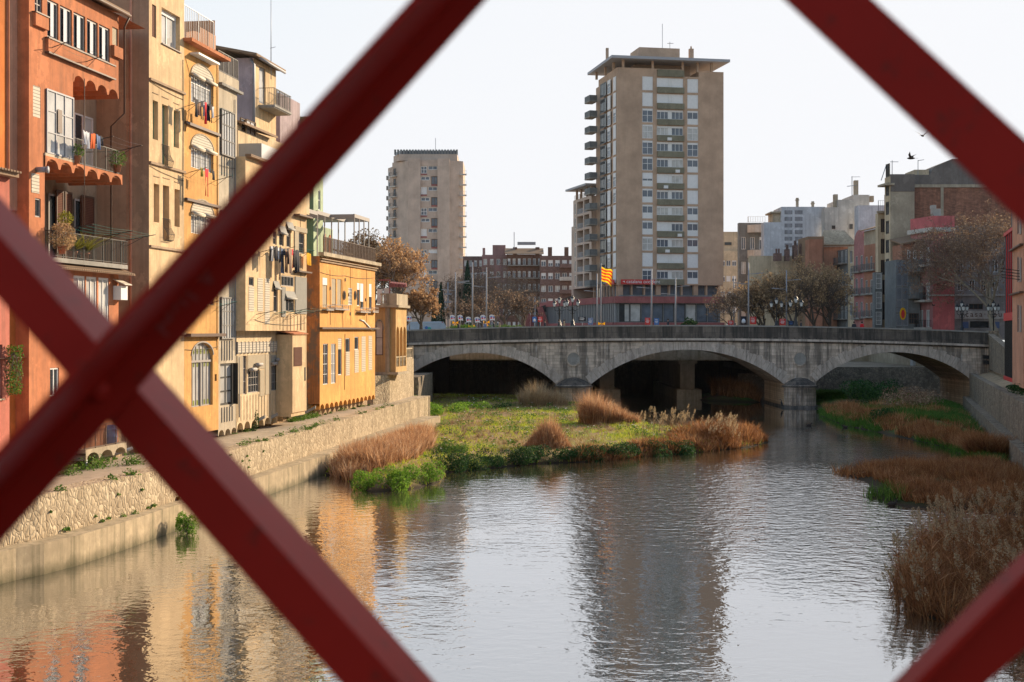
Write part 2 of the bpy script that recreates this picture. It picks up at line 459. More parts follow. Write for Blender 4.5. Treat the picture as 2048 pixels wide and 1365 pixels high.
def window(parent, fr, a, b, c, e, d, fm='white', pm='glass', nx=2, ny=1, fw=.06, blind=None, bmat='offwhite', name='window', low=None, lowmat='white'):
    """frame + muntins as one part, the glazing, roller blind and solid lower panel as its sub-parts"""
    if a > b: a, b = b, a
    mb = MB(); dp = .06
    fr.box(mb, a, a+fw, d, d+dp, c, e); fr.box(mb, b-fw, b, d, d+dp, c, e)
    fr.box(mb, a+fw, b-fw, d, d+dp, c, c+fw); fr.box(mb, a+fw, b-fw, d, d+dp, e-fw, e)
    for i in range(1, nx):
        q = a+(b-a)*i/nx; fr.box(mb, q-fw*.4, q+fw*.4, d+.002, d+dp*.9, c+fw, e-fw)
    for j in range(1, ny):
        z = c+(e-c)*j/ny; fr.box(mb, a+fw, b-fw, d+.004, d+dp*.8, z-fw*.35, z+fw*.35)
    w = mb.build(name, M[fm], parent)
    pb = MB(); fr.quad(pb, a+fw*.5, b-fw*.5, d+.015, c+fw*.5, e-fw*.5)
    g = pb.build('pane', M[pm], None); attach(g, w)
    if blind:
        bb = MB(); fr.box(bb, a+fw*.8, b-fw*.8, d+dp+.004, d+dp+.03, e-(e-c)*blind, e-.002)
        attach(bb.build('blind', M[bmat], None), w)
    if low:
        bb = MB(); fr.box(bb, a+fw*.6, b-fw*.6, d+dp*.85, d+dp+.012, c+.01, c+(e-c)*low)
        attach(bb.build('lower_panel', M[lowmat], None), w)
    return w
def attach(o, par):
    """parent o (world-coordinate mesh) below par, whose own mesh sits relative to WLOC[par]"""
    base = V((0,0,0)); q = par
    root = par
    while root.parent is not None: root = root.parent
    base = WLOC[root.name]
    me = o.data
    me.transform(Matrix.Translation(-base))
    o.parent = par

class House:
    def __init__(s, name, label, fr, s0, s1, z0, z1, mat, depth=6, d=0.0, cat='house', group=None, thick=.25, rootd=None):
        if s0 > s1: s0, s1 = s1, s0
        s.fr, s.s0, s.s1, s.z0, s.z1, s.mat, s.depth, s.d, s.thick = fr, s0, s1, z0, z1, mat, depth, d, thick
        b = fr.pt((s0+s1)/2, d-depth*.5, min(z0, z1))
        s.root = thing(name, label, cat, b, group)
        s.holes = []
    def S(s, px, d=None): return s.fr.s(px, s.d if d is None else d)
    def Z(s, px, py, d=None): return s.fr.z(px, py, s.d if d is None else d)
    def rect(s, px0, px1, py0, py1, d=None):
        a, b = s.S(px0, d), s.S(px1, d); e, c = s.Z(px0, py0, d), s.Z(px0, py1, d)
        if a > b: a, b = b, a
        return a, b, c, e
    def win(s, px0, px1, py0, py1, rec=.16, sill=None, **kw):
        a, b, c, e = s.rect(px0, px1, py0, py1)
        return s.win_s(a, b, c, e, rec, sill, **kw)
    def win_s(s, a, b, c, e, rec=.16, sill=None, **kw):
        s.holes.append((a, b, c, e, rec+.03))
        w = window(s.root, s.fr, a, b, c, e, s.d-rec, **kw)
        if sill:
            mb = MB(); s.fr.box(mb, a-.06, b+.06, s.d-rec*.6, s.d+.08, c-.06, c-.003)
            mb.build('sill', M[sill], s.root)
        return w
    def panel(s, px0, px1, py0, py1, mat, rec=.08, name='shutter', th=.04, d=None, hole=True, fw=0, fmat=None):
        a, b, c, e = s.rect(px0, px1, py0, py1)
        dd = s.d if d is None else d
        if hole: s.holes.append((a, b, c, e, rec+.03))
        mb = MB(); s.fr.box(mb, a+.004, b-.004, dd-rec, dd-rec+th, c+.004, e-.004)
        o = mb.build(name, M[mat], s.root)
        if fw:
            fb = MB()
            for (x0,x1,y0,y1) in ((a,a+fw,c,e),(b-fw,b,c,e),(a+fw,b-fw,c,c+fw),(a+fw,b-fw,e-fw,e),(a+fw,b-fw,(c+e)/2-fw/2,(c+e)/2+fw/2)):
                s.fr.box(fb, x0+.005, x1-.005, dd-rec+th-.01, dd-rec+th+.015, y0+.005, y1-.005)
            attach(fb.build('rail', M[fmat or mat], None), o)
        return o
    def band(s, px0, px1, z0, z1, out, mat, name='ledge', din=.02):
        a, b = s.S(px0), s.S(px1)
        if a > b: a, b = b, a
        mb = MB(); s.fr.box(mb, a, b, s.d-din, s.d+out, z0, z1)
        return mb.build(name, M[mat], s.root)
    def mesh(s, name, mat): return _Ctx(s, name, mat)
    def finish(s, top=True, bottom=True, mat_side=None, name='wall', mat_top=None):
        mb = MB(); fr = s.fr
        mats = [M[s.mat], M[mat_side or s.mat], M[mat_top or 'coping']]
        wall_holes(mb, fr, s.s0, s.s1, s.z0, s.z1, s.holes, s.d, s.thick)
        mb.cur = 1
        D = s.d-s.depth; p = fr.pt
        mb.face([p(s.s0,s.d,s.z0), p(s.s0,D,s.z0), p(s.s0,D,s.z1), p(s.s0,s.d,s.z1)])
        mb.face([p(s.s1,s.d,s.z0), p(s.s1,D,s.z0), p(s.s1,D,s.z1), p(s.s1,s.d,s.z1)])
        mb.face([p(s.s0,D,s.z0), p(s.s1,D,s.z0), p(s.s1,D,s.z1), p(s.s0,D,s.z1)])
        mb.cur = 2
        if top: mb.face([p(s.s0,s.d,s.z1), p(s.s1,s.d,s.z1), p(s.s1,D,s.z1), p(s.s0,D,s.z1)])
        if bottom: mb.face([p(s.s0,s.d,s.z0), p(s.s1,s.d,s.z0), p(s.s1,D,s.z0), p(s.s0,D,s.z0)])
        return mb.build(name, mats, s.root)

def railing(mb, fr, a, b, d, z, h=1.05, gap=.13, t=.022, sides=None, posts=True):
    if a > b: a, b = b, a
    fr.box(mb, a, b, d-.02, d+.02, z+h-.035, z+h)
    fr.box(mb, a, b, d-.015, d+.015, z+.05, z+.08)
    n = max(2, int((b-a)/gap))
    for i in range(n+1):
        q = a+(b-a)*i/n; tt = t*1.6 if i % 9 == 0 else t*.6
        fr.box(mb, q-tt/2, q+tt/2, d-tt/2, d+tt/2, z+.08 if i % 9 else z, z+h-.035)
    if sides:
        for q in (a, b):
            fr.box(mb, q-.02, q+.02, d-sides, d-.02, z+h-.035, z+h)
            m = max(2, int(sides/gap))
            for i in range(m):
                dd = d-sides*(i+.5)/m
                fr.box(mb, q-t*.3, q+t*.3, dd-t*.3, dd+t*.3, z+.02, z+h-.035)
def balcony(parent, fr, a, b, d, z, out=.9, slab=.14, smat='coping', rmat='dark', h=1.0, gap=.13, solid=None, t=.022):
    if a > b: a, b = b, a
    mb = MB(); fr.box(mb, a, b, d+.003, d+out, z-slab, z)
    fr.box(mb, a+.05, b-.05, d+.003, d+out-.07, z-slab-.07, z-slab-.002)
    o = mb.build('balcony', M[smat], parent)
    rb = MB()
    if solid:
        fr.box(rb, a+.02, b-.02, d+out-.06, d+out-.02, z+.002, z+h)
        fr.box(rb, a+.02, a+.05, d+.01, d+out-.063, z+.002, z+h); fr.box(rb, b-.05, b-.02, d+.01, d+out-.063, z+.002, z+h)
    else: railing(rb, fr, a+.03, b-.03, d+out-.05, z, h, gap, t, sides=out-.08)
    attach(rb.build('railing', M[rmat], None), o)
    return o
def scallop(mb, fr, a, b, zt, zl, zh, d, n, thick=.35, pier=.12):
    """wall strip whose lower edge is a row of little arches; zl = low points, zh = crowns"""
    if a > b: a, b = b, a
    w = (b-a)/n
    pts = []
    for i in range(n):
        q0 = a+i*w
        pts.append((q0, zl)); 
        m = 10
        for k in range(m+1):
            t = k/m; pts.append((q0+w*pier/2+w*(1-pier)*t, zl+(zh-zl)*math.sqrt(max(0, 1-(2*t-1)**2))))
    pts.append((b, zl))
    for (q0, zz0), (q1, zz1) in zip(pts, pts[1:]):
        if q1-q0 < 1e-6: continue
        q = [fr.pt(q0,d,zz0), fr.pt(q1,d,zz1), fr.pt(q1,d,zt), fr.pt(q0,d,zt)]
        if (q[1]-q[0]).cross(q[2]-q[0]).dot(fr.Nn()) < 0: q = q[::-1]
        mb.face(q)
        mb.face([fr.pt(q0,d,zz0), fr.pt(q0,d-thick,zz0), fr.pt(q1,d-thick,zz1), fr.pt(q1,d,zz1)])
def arch_fill(mb, fr, a, b, zs, zt, d, d2):
    """spandrels that close a rectangular opening [a,b] above the spring line zs into an arch with crown zt"""
    n = 14; c = (a+b)/2; r = (b-a)/2; h = zt-zs
    for i in range(n):
        t0, t1 = -1+2*i/n, -1+2*(i+1)/n
        z0, z1 = zs+h*math.sqrt(max(0,1-t0*t0)), zs+h*math.sqrt(max(0,1-t1*t1))
        q = [fr.pt(c+r*t0,d,z0), fr.pt(c+r*t1,d,z1), fr.pt(c+r*t1,d,zt+.001), fr.pt(c+r*t0,d,zt+.001)]
        if (q[1]-q[0]).cross(q[2]-q[0]).dot(fr.Nn()) < 0: q = q[::-1]
        mb.face(q)
        mb.face([fr.pt(c+r*t0,d,z0), fr.pt(c+r*t0,d2,z0), fr.pt(c+r*t1,d2,z1), fr.pt(c+r*t1,d,z1)])

# ------------------------------------------------------------------ vegetation
def rvec():
    while True:
        v = V((R(-1,1), R(-1,1), R(-1,1)))
        if .05 < v.length < 1: return v.normalized()
def leaf(mb, c, s, n=None, asp=.6):
    n = n or rvec(); u = n.cross(rvec())
    if u.length < .05: u = n.cross(V((.3,.8,.1)))
    u.normalize(); w = n.cross(u)
    mb.face([c-u*s, c+w*s*asp, c+u*s, c-w*s*asp])
def blade(mb, b, h, w, lean, az, bend=.5, seg=2):
    """one bent grass blade or reed leaf"""
    dx, dy = math.cos(az), math.sin(az); wa = az+math.pi/2+R(-.8,.8)
    wx, wy = math.cos(wa)*w, math.sin(wa)*w
    vs = []
    for i in range(seg+1):
        t = i/seg; l = lean*h*(t+bend*t*t)
        hh = h*(t-.25*bend*lean*t*t)
        c = (b[0]+dx*l, b[1]+dy*l, b[2]+hh); k = 1-t
        if i < seg: vs += [(c[0]-wx*k, c[1]-wy*k, c[2]), (c[0]+wx*k, c[1]+wy*k, c[2])]
        else: vs.append(c)
    fs = []
    for i in range(seg-1): fs.append((2*i, 2*i+1, 2*i+3, 2*i+2))
    k = 2*(seg-1); fs.append((k, k+1, k+2))
    mb.idx(vs, fs)
def leafblob(mb, c, rad, n, s, base=None):
    """leaves on and inside a lumpy crown"""
    c = V(c)
    lobes = [(V((R(-.55,.55)*rad[0], R(-.55,.55)*rad[1], R(-.3,.55)*rad[2])), R(.38,.62)) for _ in range(7)]
    for _ in range(n):
        o, k = random.choice(lobes); v = rvec()*k*(R(.55,1.0)**.5)
        p = c+o+V((v.x*rad[0], v.y*rad[1], v.z*rad[2]))
        if base is not None and p.z < base: p.z = base+R(0,.1)
        leaf(mb, p, s*R(.6,1.3), (v+rvec()*.9).normalized(), .55)
def tree(name, label, base, height, rad, seed=1, bark='bark', twigm='twig', leafm=None, nleaf=0, lsize=.12, group=None,
         trunk_r=.25, fork=.35, cat='tree', lean=(0,0), levels=5, upright=.55, kids=3, clumps=False, twn=3, trunks=None):
    rs = random.getstate(); random.seed(seed)
    root = thing(name, label, cat, base, group)
    tb, cb, lb = MB(), MB(), MB(); base = V(base)
    cen = base+V((lean[0], lean[1], height*(fork+1)/2)); rz = height*(1-fork)/2*1.08
    tips = []
    def inside(p):
        q = p-cen
        return (q.x/rad)**2+(q.y/rad)**2+(q.z/rz)**2
    def grow(p, d, L, r, lv):
        n = 3; pts = [p]; q = p.copy(); dd = d.copy()
        for i in range(n):
            dd = (dd+rvec()*.22+V((0,0,.10*upright))).normalized()
            q = q+dd*L/n; pts.append(q.copy())
        out = inside(q)
        (tb if lv < 3 else cb).tube(pts, r, 6 if lv < 2 else (4 if lv < 3 else 3), r*.6, cap=False)
        if lv >= levels or (out > 1.05 and lv > 2):
            tips.append((q, dd)); return
        k = kids+(1 if lv in (1,2) else 0)
        for i in range(k):
            t = R(.45,1) if i else 1
            sp = pts[0].lerp(pts[-1], t) if i == 0 else pts[min(n, 1+int(t*n))] if False else pts[min(n, max(1, round(t*n)))]
            a = rvec(); a = (a-dd*a.dot(dd)).normalized()
            spread = R(.45,.95) if lv else R(.5,.9)
            nd = (dd*(1-.25*spread)+a*spread+V((0,0,upright*.25))).normalized()
            if inside(sp+nd*L*.7) > 1.15:
                nd = (nd+(cen-sp).normalized()*.8).normalized()
            grow(sp, nd, L*R(.62,.86), r*R(.5,.66), lv+1)
    L0 = height*fork
    starts = trunks or [(V((0,0,0)), V((lean[0]*.25, lean[1]*.25, L0)))]
    for (o, v) in starts:
        p0 = base+o
        top = p0+v
        tb.tube([p0-V((0,0,.2)), p0+v*.08, p0.lerp(top,.5)+rvec()*.06*height*.2, top], [trunk_r*1.45, trunk_r*1.05, trunk_r*.9, trunk_r*.78], 9, cap=False)
        for i in range(kids+1):
            a = 2*math.pi*(i+R(-.25,.25))/(kids+1)
            nd = V((math.cos(a)*.75, math.sin(a)*.75, R(.5,1.2))).normalized()
            if i == 0: nd = V((.1,.1,1)).normalized()
            grow(top-V((0,0,R(0,.1)*L0)), nd, height*(1-fork)*.34, trunk_r*R(.45,.6), 1)
    # twigs at the tips
    for (q, dd) in tips:
        for _ in range(twn):
            v = (dd+rvec()*.9).normalized()*R(.3,.8)*height*.045
            w = rvec()*.008+V((.006,0,0)); e = q+v
            cb.face([q-w*1.4, q+w*1.4, e])
    if nleaf and tips:
        lm = nleaf/len(tips)
        for (q, dd) in tips:
            if clumps and random.random() < .35: continue
            for _ in range(int(lm*R(.3,1.7)+R(0,1))):
                v = rvec()*R(0,1)**.5*height*.045
                leaf(lb, q+v, lsize*R(.6,1.3))
    tb.build('trunk', M[bark], root)
    cr = cb.build('crown', M[twigm], root)
    if nleaf: attach(lb.build('foliage', M[leafm], None), cr)
    random.setstate(rs)
    return root
# ================================================================== LEFT BANK HOUSES
FL = Frame(-29, 0, .15, 1, 1, -.15)          # facade line of the left bank
def SS(px, d=0): return FL.s(px, d)
def ZZ(px, py, d=0): return FL.z(px, py, d)

# --- outermost orange house and its pink lower annex
h = House('row_house', 'saturated orange rendered house at the far left edge behind the dark downpipe', FL, SS(-260,-.6), SS(33,-.6), 2.8, 31, 'orange_front', 7, -.6)
mb = MB(); FL.box(mb, SS(15,-.55), SS(33,-.6)-.02, -.6, -.52, 14, 30.9); mb.build('pilaster', M['salmon'], h.root)
mb = MB(); FL.box(mb, SS(17.5,-.5), SS(17.5,-.5)+.05, -.52, -.49, 14, 30.8); mb.build('expansion_joint', M['redorange'], h.root)
h.finish()
h = House('row_house', 'low pink house with a tiled ledge roof at the left edge below the orange house', FL, SS(-200), SS(19), 2.8, 15.2, 'pinkred', 2.2, 0.0)
a, b = SS(-200), SS(22)
mb = MB(); FL.box(mb, a, b, -.3, .35, 15.2, 15.36)
for i in range(22): FL.box(mb, b-.24*(i+1), b-.24*i-.07, .05, .5, 15.36, 15.44)
mb.build('roof', M['rooftile'], h.root)
h.win(-22, 5, 470, 560, fm='greyframe', nx=2, ny=3, sill='trimstone')
h.win(-22, 5, 690, 800, fm='greyframe', nx=2, ny=3, sill='trimstone')
h.finish()
# trailing plant on the pink house
p = FL.pt(SS(18), .25, ZZ(18, 735))
t = thing('trailing_plant', 'bushy grey-green plant trailing down the corner of the pink house', 'plant', p)
mb = MB()
for i in range(900):
    k = random.random(); c = p+V((R(-.32,.32)*(1-.3*k), R(-.3,.3), .9-2.0*k))
    leaf(mb, c, R(.03,.07))
mb.build('foliage', M['ivy'], t)
mb = MB()
for i in range(16):
    a0 = p+V((0,-.1,.6)); mb.tube([a0, a0+V((R(-.3,.3),R(-.3,.1),R(-.5,-.1))), a0+V((R(-.5,.5),R(-.4,.2),R(-1.9,-.7)))], .012, 3, .005)
mb.build('stem', M['twig'], t)

# --- red-orange house with the balconies
zr = 24.1
H1 = h = House('balcony_house', 'red-orange house with two open railed balconies, a glazed veranda and scalloped soffits', FL, SS(58), SS(237), 3.6, zr, 'redorange', 9, 0.0)
zc1 = 20.1; zb1 = 16.45; zb2 = 12.15
S1a, S1b = SS(58), SS(237)
# openings of the two open storeys
h.holes.append((SS(146), S1b+1, zb1, zc1+.34, .02)); h.holes.append((SS(89.5), S1b+1, zb2, zb1-.07, .02))
z0, z1 = ZZ(94,74), ZZ(94,-3)
for (p0, p1, bl) in ((94.5,117,None),(120,144,None),(147,170.5,None),(174,195.5,None),(198,219.5,None)):
    h.win_s(SS(p0), SS(p1), z0, z1, .12, fm='brown' if False else 'greyframe', nx=2, ny=1, fw=.09, pm='glass')
    mb = MB(); q0 = SS(p0); w = SS(p1)-q0
    FL.box(mb, q0+w*.35, q0+w*.62, -.05, -.035, z0+.12, z1-.1); mb.build('curtain', M['clothwhite'], h.root)
h.band(90, 224, ZZ(90,103), ZZ(90,77), .16, 'redorange', 'window_box')
h.band(89.5, 224.5, ZZ(90,77)+.003, ZZ(90,77)+.07, .2, 'brown', 'sill')
h.band(89.5, 224.5, ZZ(90,103)-.07, ZZ(90,103)-.003, .2, 'brown', 'sill')
h.win(69.5, 84.5, -14, 25, rec=.12, fm='greyframe', nx=2, ny=2)
h.band(64.5, 91, ZZ(64.5,50), ZZ(64.5,25), .16, 'redorange', 'window_box')
h.band(64, 91, ZZ(64.5,25)+.003, ZZ(64.5,25)+.06, .2, 'brown', 'sill')
h.panel(224.5, 236, 53, 89, 'blindbeige', .1, 'blind')
h.band(222.5, 240, ZZ(222,112), ZZ(222,90), .16, 'redorange', 'window_box')
h.panel(66, 81, 170, 233, 'shutwhite', .05, 'louvre')
h.panel(62.5, 78, 346, 385, 'shutwhite', .02, 'vent_grille')
h.win(70, 81.5, 396, 434, rec=.1, fm='greyframe', nx=1, ny=1)
mb = MB(); c = FL.pt(SS(73), 0, ZZ(73,340)); mb.tube([c, c+V((.45,-.05,0))], .12, 14); mb.tube([c+V((.46,-.05,0)), c+V((.52,-.05,0))], .15, 14)
mb.build('vent_pipe', M['palemetal'], h.root)
# lower wall: three tall white windows
for (p0, p1) in ((147,170.5),(172.5,194),(197,218)):
    h.win_s(SS(p0), SS(p1), ZZ(147,655), ZZ(147,551), .1, fm='white', nx=2, ny=1, fw=.1, pm='glasslit')
for (p0, p1) in ((100,118),(150,172)):
    h.win_s(SS(p0), SS(p1), 5.0, 7.4, .1, fm='white', nx=2, ny=2, fw=.07)
# wall body is only the thin front slice; recesses are boxed in behind
mb = MB(); wall_holes(mb, FL, S1a, S1b, 3.6, zr, h.holes, 0, .25)
p = FL.pt
mb.face([p(S1a,0,2.8), p(S1a,-3.4,2.8), p(S1a,-3.4,zr), p(S1a,0,zr)])
for (z, q0, q1) in ((zr, S1a, S1b+3.2), (3.6, S1a, S1b)):
    mb.face([p(q0,0,z), p(q1,0,z), p(q1,-3.4,z), p(q0,-3.4,z)])
# closed right flank of the solid upper and lower storeys
for (z0_, z1_) in ((zc1, zr), (3.6, zb2-.35)):
    mb.face([p(S1b,0,z0_), p(S1b,-2.8,z0_), p(S1b,-2.8,z1_), p(S1b,0,z1_)])
mb.face([p(SS(146),-.01,zb1), p(SS(146),-2.8,zb1), p(SS(146),-2.8,zc1), p(SS(146),-.01,zc1)])
mb.build('wall', M['redorange'], h.root)
# rear wall of the recesses
mb = MB()
mb.face([p(S1a,-2.8,3.6), p(S1b+4,-2.8,3.6), p(S1b+4,-2.8,zr), p(S1a,-2.8,zr)])
mb.build('rear_wall', M['creamside'], h.root)
# floors
mb = MB(); FL.box(mb, SS(90)+.02, S1b, -2.79, -.02, zb1-.16, zb1-.002); mb.build('balcony', M['redorange'], h.root)
b2 = MB(); FL.box(b2, SS(90)+.02, SS(243), -2.79, .32, zb2-.2, zb2-.002); b2.build('balcony', M['coping'], h.root)
mb = MB(); scallop(mb, FL, SS(146), S1b, zc1+.35, zc1-.02, zc1+.33, .012, 4, 2.6); mb.build('scalloped_soffit', M['redorange'], h.root)
mb = MB(); scallop(mb, FL, SS(88), S1b+.3, zb1+.02, zb1-.45, zb1-.08, .06, 6, 2.7); mb.build('scalloped_soffit', M['redorange'], h.root)
mb = MB(); FL.box(mb, SS(88), SS(146), .002, .06, zb1+.02, ZZ(90,306)); mb.build('apron', M['greyhouse'], h.root)
# veranda
a, b = SS(91), SS(145); zt, zb = ZZ(91,177), ZZ(91,306)
h.holes = []
w = window(h.root, FL, a, b, zb, zt, .02, fm='palemetal', pm='glasslit', nx=3, ny=3, fw=.07, name='veranda')
mb = MB(); FL.box(mb, a+(b-a)*.36, a+(b-a)*.52, .09, .12, zb+1.0, zt-.75); attach(mb.build('open_sash', M['brown'], None), w)
# doors in the rear wall
for (q0, q1, zlo, ht, m_) in ((149,166,zb1,3.2,'glass'),(168,186,zb1,3.2,'glasslit')):
    window(h.root, FL, SS(q0,-2.7), SS(q1,-2.7), zlo, zlo+ht, -2.75, fm='white', pm=m_, nx=1, ny=1, fw=.08, name='door')
for (q0, q1) in ((97,115),(149,163)):
    window(h.root, FL, SS(q0,-2.7), SS(q1,-2.7), zb2, zb2+3.3, -2.75, fm='greyframe', pm='glass', nx=1, ny=1, fw=.09, name='door')
for (q0, q1) in ((88,94),(117,131),(134,148),(167,192)):
    a, b = SS(q0,-2.5), SS(q1,-2.5)
    mb = MB(); FL.box(mb, a, b, -2.66, -2.60, zb2+.02, zb2+3.5); o = mb.build('shutter', M['shutbrown'], h.root)
    fb = MB()
    for (x0,x1,y0,y1) in ((a,a+.07,0,3.52),(b-.07,b,0,3.52),(a,b,0,.1),(a,b,1.65,1.77),(a,b,3.42,3.52)):
        FL.box(fb, x0+.001, x1-.001, -2.6, -2.575-.002*y0, zb2+.02+y0, zb2+.02+y1)
    attach(fb.build('shutter_frame', M['brown'], None), o)
# railings
mb = MB(); railing(mb, FL, SS(146), S1b, .03, zb1, 1.15, .12, .03); FL.box(mb, S1b-.02, S1b+.02, -2.7, 0, zb1+1.1, zb1+1.14); mb.build('railing', M['dark'], h.root)
mb = MB(); railing(mb, FL, SS(91), SS(242), .3, zb2, 1.15, .11, .03, sides=2.4); mb.build('railing', M['dark'], h.root)
mb = MB(); mb.tube([p(SS(157),.28,zb2-.3), p(SS(157),.28,zc1+.2)], .022, 8); mb.build('standpipe', M['brown'], h.root)
# clothes lines on brackets
def rack(parent, fr, a, b, z, out, d=0, n=4, droop=.05, mat='dark', wire='signteal', tilt=.25):
    for q in (a, b):
        mb = MB(); mb.tube([fr.pt(q,d,z-tilt), fr.pt(q,d+out,z)], .02, 5); mb.tube([fr.pt(q,d,z-tilt-.3), fr.pt(q,d+out*.6,z-tilt*.4)], .012, 4)
        o = mb.build('rack_bracket', M[mat], parent)
    wb = MB()
    for i in range(n):
        dd = d+out*(.3+.7*i/max(1,n-1)); zz = z-tilt*(1-(.3+.7*i/max(1,n-1)))
        wb.tube([fr.pt(a,dd,zz), fr.pt((a+b)/2,dd,zz-droop), fr.pt(b,dd,zz)], .0045, 3)
    attach(wb.build('clothes_line', M[wire], None), o)
    return o
rack(h.root, FL, SS(112), SS(196), zb2+1.45, 1.5, .2, 4)
rack(h.root, FL, SS(196), SS(244), zb2+1.45, 1.5, .2, 4)
rack(h.root, FL, SS(172), SS(232), zb1+1.35, 1.2, .1, 3, wire='palemetal')
rack(h.root, FL, SS(98), SS(166), ZZ(98,84), .8, .15, 3)
# tile pent roof under balcony 2
mb = MB()
a, b = SS(99), SS(250)
for i in range(int((b-a)/.22)):
    q = a+i*.22
    mb.obox(FL.pt(q,-.05,zb2-.24), FL.U()*.16, FL.Nn()*.62+V((0,0,-.22)), V((0,0,.05)))
mb.obox(FL.pt(a,-.02,zb2-.30), FL.U()*(b-a), FL.Nn()*.55+V((0,0,-.20)), V((0,0,.04)))
mb.build('pent_roof', M['rooftile'], h.root)
# air conditioner under a little hood
mb = MB(); a = SS(226); FL.box(mb, a, a+.75, .01, .4, ZZ(226,600), ZZ(226,572)); mb.build('air_conditioner', M['white'], h.root)
mb = MB(); mb.obox(FL.pt(a-.05,.01,ZZ(226,560)), FL.U()*.85, FL.Nn()*.6+V((0,0,-.25)), V((0,0,.04))); mb.build('hood', M['shutwhite'], h.root)
# roof edge
mb = MB(); mb.obox(FL.pt(SS(100),-3.3,zr+.9), FL.U()*(S1b+.4-SS(100)), FL.Nn()*3.7+V((0,0,-.85)), V((0,0,.12)))
mb.build('roof', M['rooftile'], h.root)
mb = MB(); mb.tube([FL.pt(SS(100),.42,zr), FL.pt(S1b+.4,.42,zr)], .08, 8)
mb.tube([FL.pt(S1b+.35,.42,zr), FL.pt(S1b+.45,.1,zr-.5), FL.pt(S1b+.45,.1,zb1+3), FL.pt(S1b+.5,-.6,zb1+2.4), FL.pt(S1b+.55,-.6,4)], .05, 6)
mb.build('gutter', M['brown'], h.root)
# lowest balcony with post
z = 3.55
mb = MB(); FL.box(mb, SS(150), SS(233), -1.2, .5, z-.02, z+.14); mb.build('balcony', M['trimstone'], h.root)
mb = MB(); scallop(mb, FL, SS(150), SS(233), z+.02, z-.35, z-.03, .512, 3, 1.4); mb.build('scalloped_soffit', M['trimstone'], h.root)
mb = MB(); railing(mb, FL, SS(150), SS(233), .46, z+.14, 1.05, .12, .025, sides=.9); mb.build('railing', M['brown'], h.root)
mb = MB(); mb.tube([FL.pt(SS(157),.35,2.8), FL.pt(SS(157),.35,z-.3)], .06, 8)
for px in (215, 250): mb.tube([FL.pt(SS(px)-.6,-.9,2.85), FL.pt(SS(px),.4,z-.2)], .09, 6)
mb.build('prop', M['greymetal'], h.root)
t = thing('barrel', 'blue plastic barrel standing on the lowest balcony of the red-orange house', 'barrel', FL.pt(SS(218),.1,z+.15))
mb = MB(); mb.lathe(FL.pt(SS(218),.1,z+.15), [(0,0),(.26,0),(.29,.08),(.29,.3),(.31,.33),(.29,.36),(.29,.62),(.31,.65),(.29,.68),(.27,.86),(0,.88)], 16); mb.build('drum', M['blue'], t)

# --- side wall + cream house
H2 = h = House('row_house', 'tall plain cream house with narrow slot windows and thin string courses', FL, SS(298), SS(368.3), 3.2, 28, 'cream', 8, 0.0)
h.panel(304, 312.5, 8, 73, 'shutbrown', .1, 'louvre')
w = h.win(323, 360, 14, 86, rec=.3, fm='white', nx=2, ny=1, fw=.08, pm='glasslit', blind=.13)
h.band(322.5, 361, ZZ(323,86)-.06, ZZ(323,86)-.003, .08, 'brown', 'sill')
for (p0, p1, y0, y1) in ((305.5,316,200,278),(324,336.5,208,332),(347.5,358,220,294)):
    h.win(p0, p1, y0, y1, rec=.28, fm='greendk', nx=1, ny=1, fw=.08, pm='glasslit')
for (p0, p1, y0, y1) in ((307.6,318.5,367,444),(325.8,338.5,370,480),(349,359.5,378,453)):
    h.panel(p0, p1, y0, y1, 'creamside', .32, 'shutter')
    h.band(p0-.5, p1+.5, ZZ(p0,y0)+.35, ZZ(p0,y0)+.39, .03, 'creamside', 'drip')
for (p0, p1, y0) in ((305.5,316,200),(324,336.5,208),(347.5,358,220)):
    h.band(p0-.5, p1+.5, ZZ(p0,y0)+.35, ZZ(p0,y0)+.39, .03, 'creamside', 'drip')
for (zz_, t_) in ((21.62,.12),(17.42,.12),(13.2,.12),(8.8,.12)):
    h.band(298, 368.3, zz_, zz_+t_, .12, 'creamside', 'string_course')
for (zl, px0, px1) in ((ZZ(324,334),323,337.5),(ZZ(326,482),325,339.5)):
    a, b = SS(px0), SS(px1); mb = MB()
    for i in range(9):
        q = a+(b-a)*i/8
        mb.tube([FL.pt(q,.03,zl+1.15), FL.pt(q,.08,zl+.7), FL.pt(q,.28,zl+.35), FL.pt(q,.2,zl+.05), FL.pt(q,.03,zl)], .011, 4)
    for (dd, zz_) in ((.04,1.15),(.28,.35),(.2,.05)):
        mb.tube([FL.pt(a,dd,zl+zz_), FL.pt(b,dd,zl+zz_)], .014, 4)
    mb.build('window_grille', M['black'], h.root)
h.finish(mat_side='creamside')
mb = MB(); mb.tube([FL.pt(SS(298)-.02,-.95,3.0), FL.pt(SS(298)-.02,-.95,27.8)], .07, 8)
mb.build('downpipe', M['salmon'], h.root)

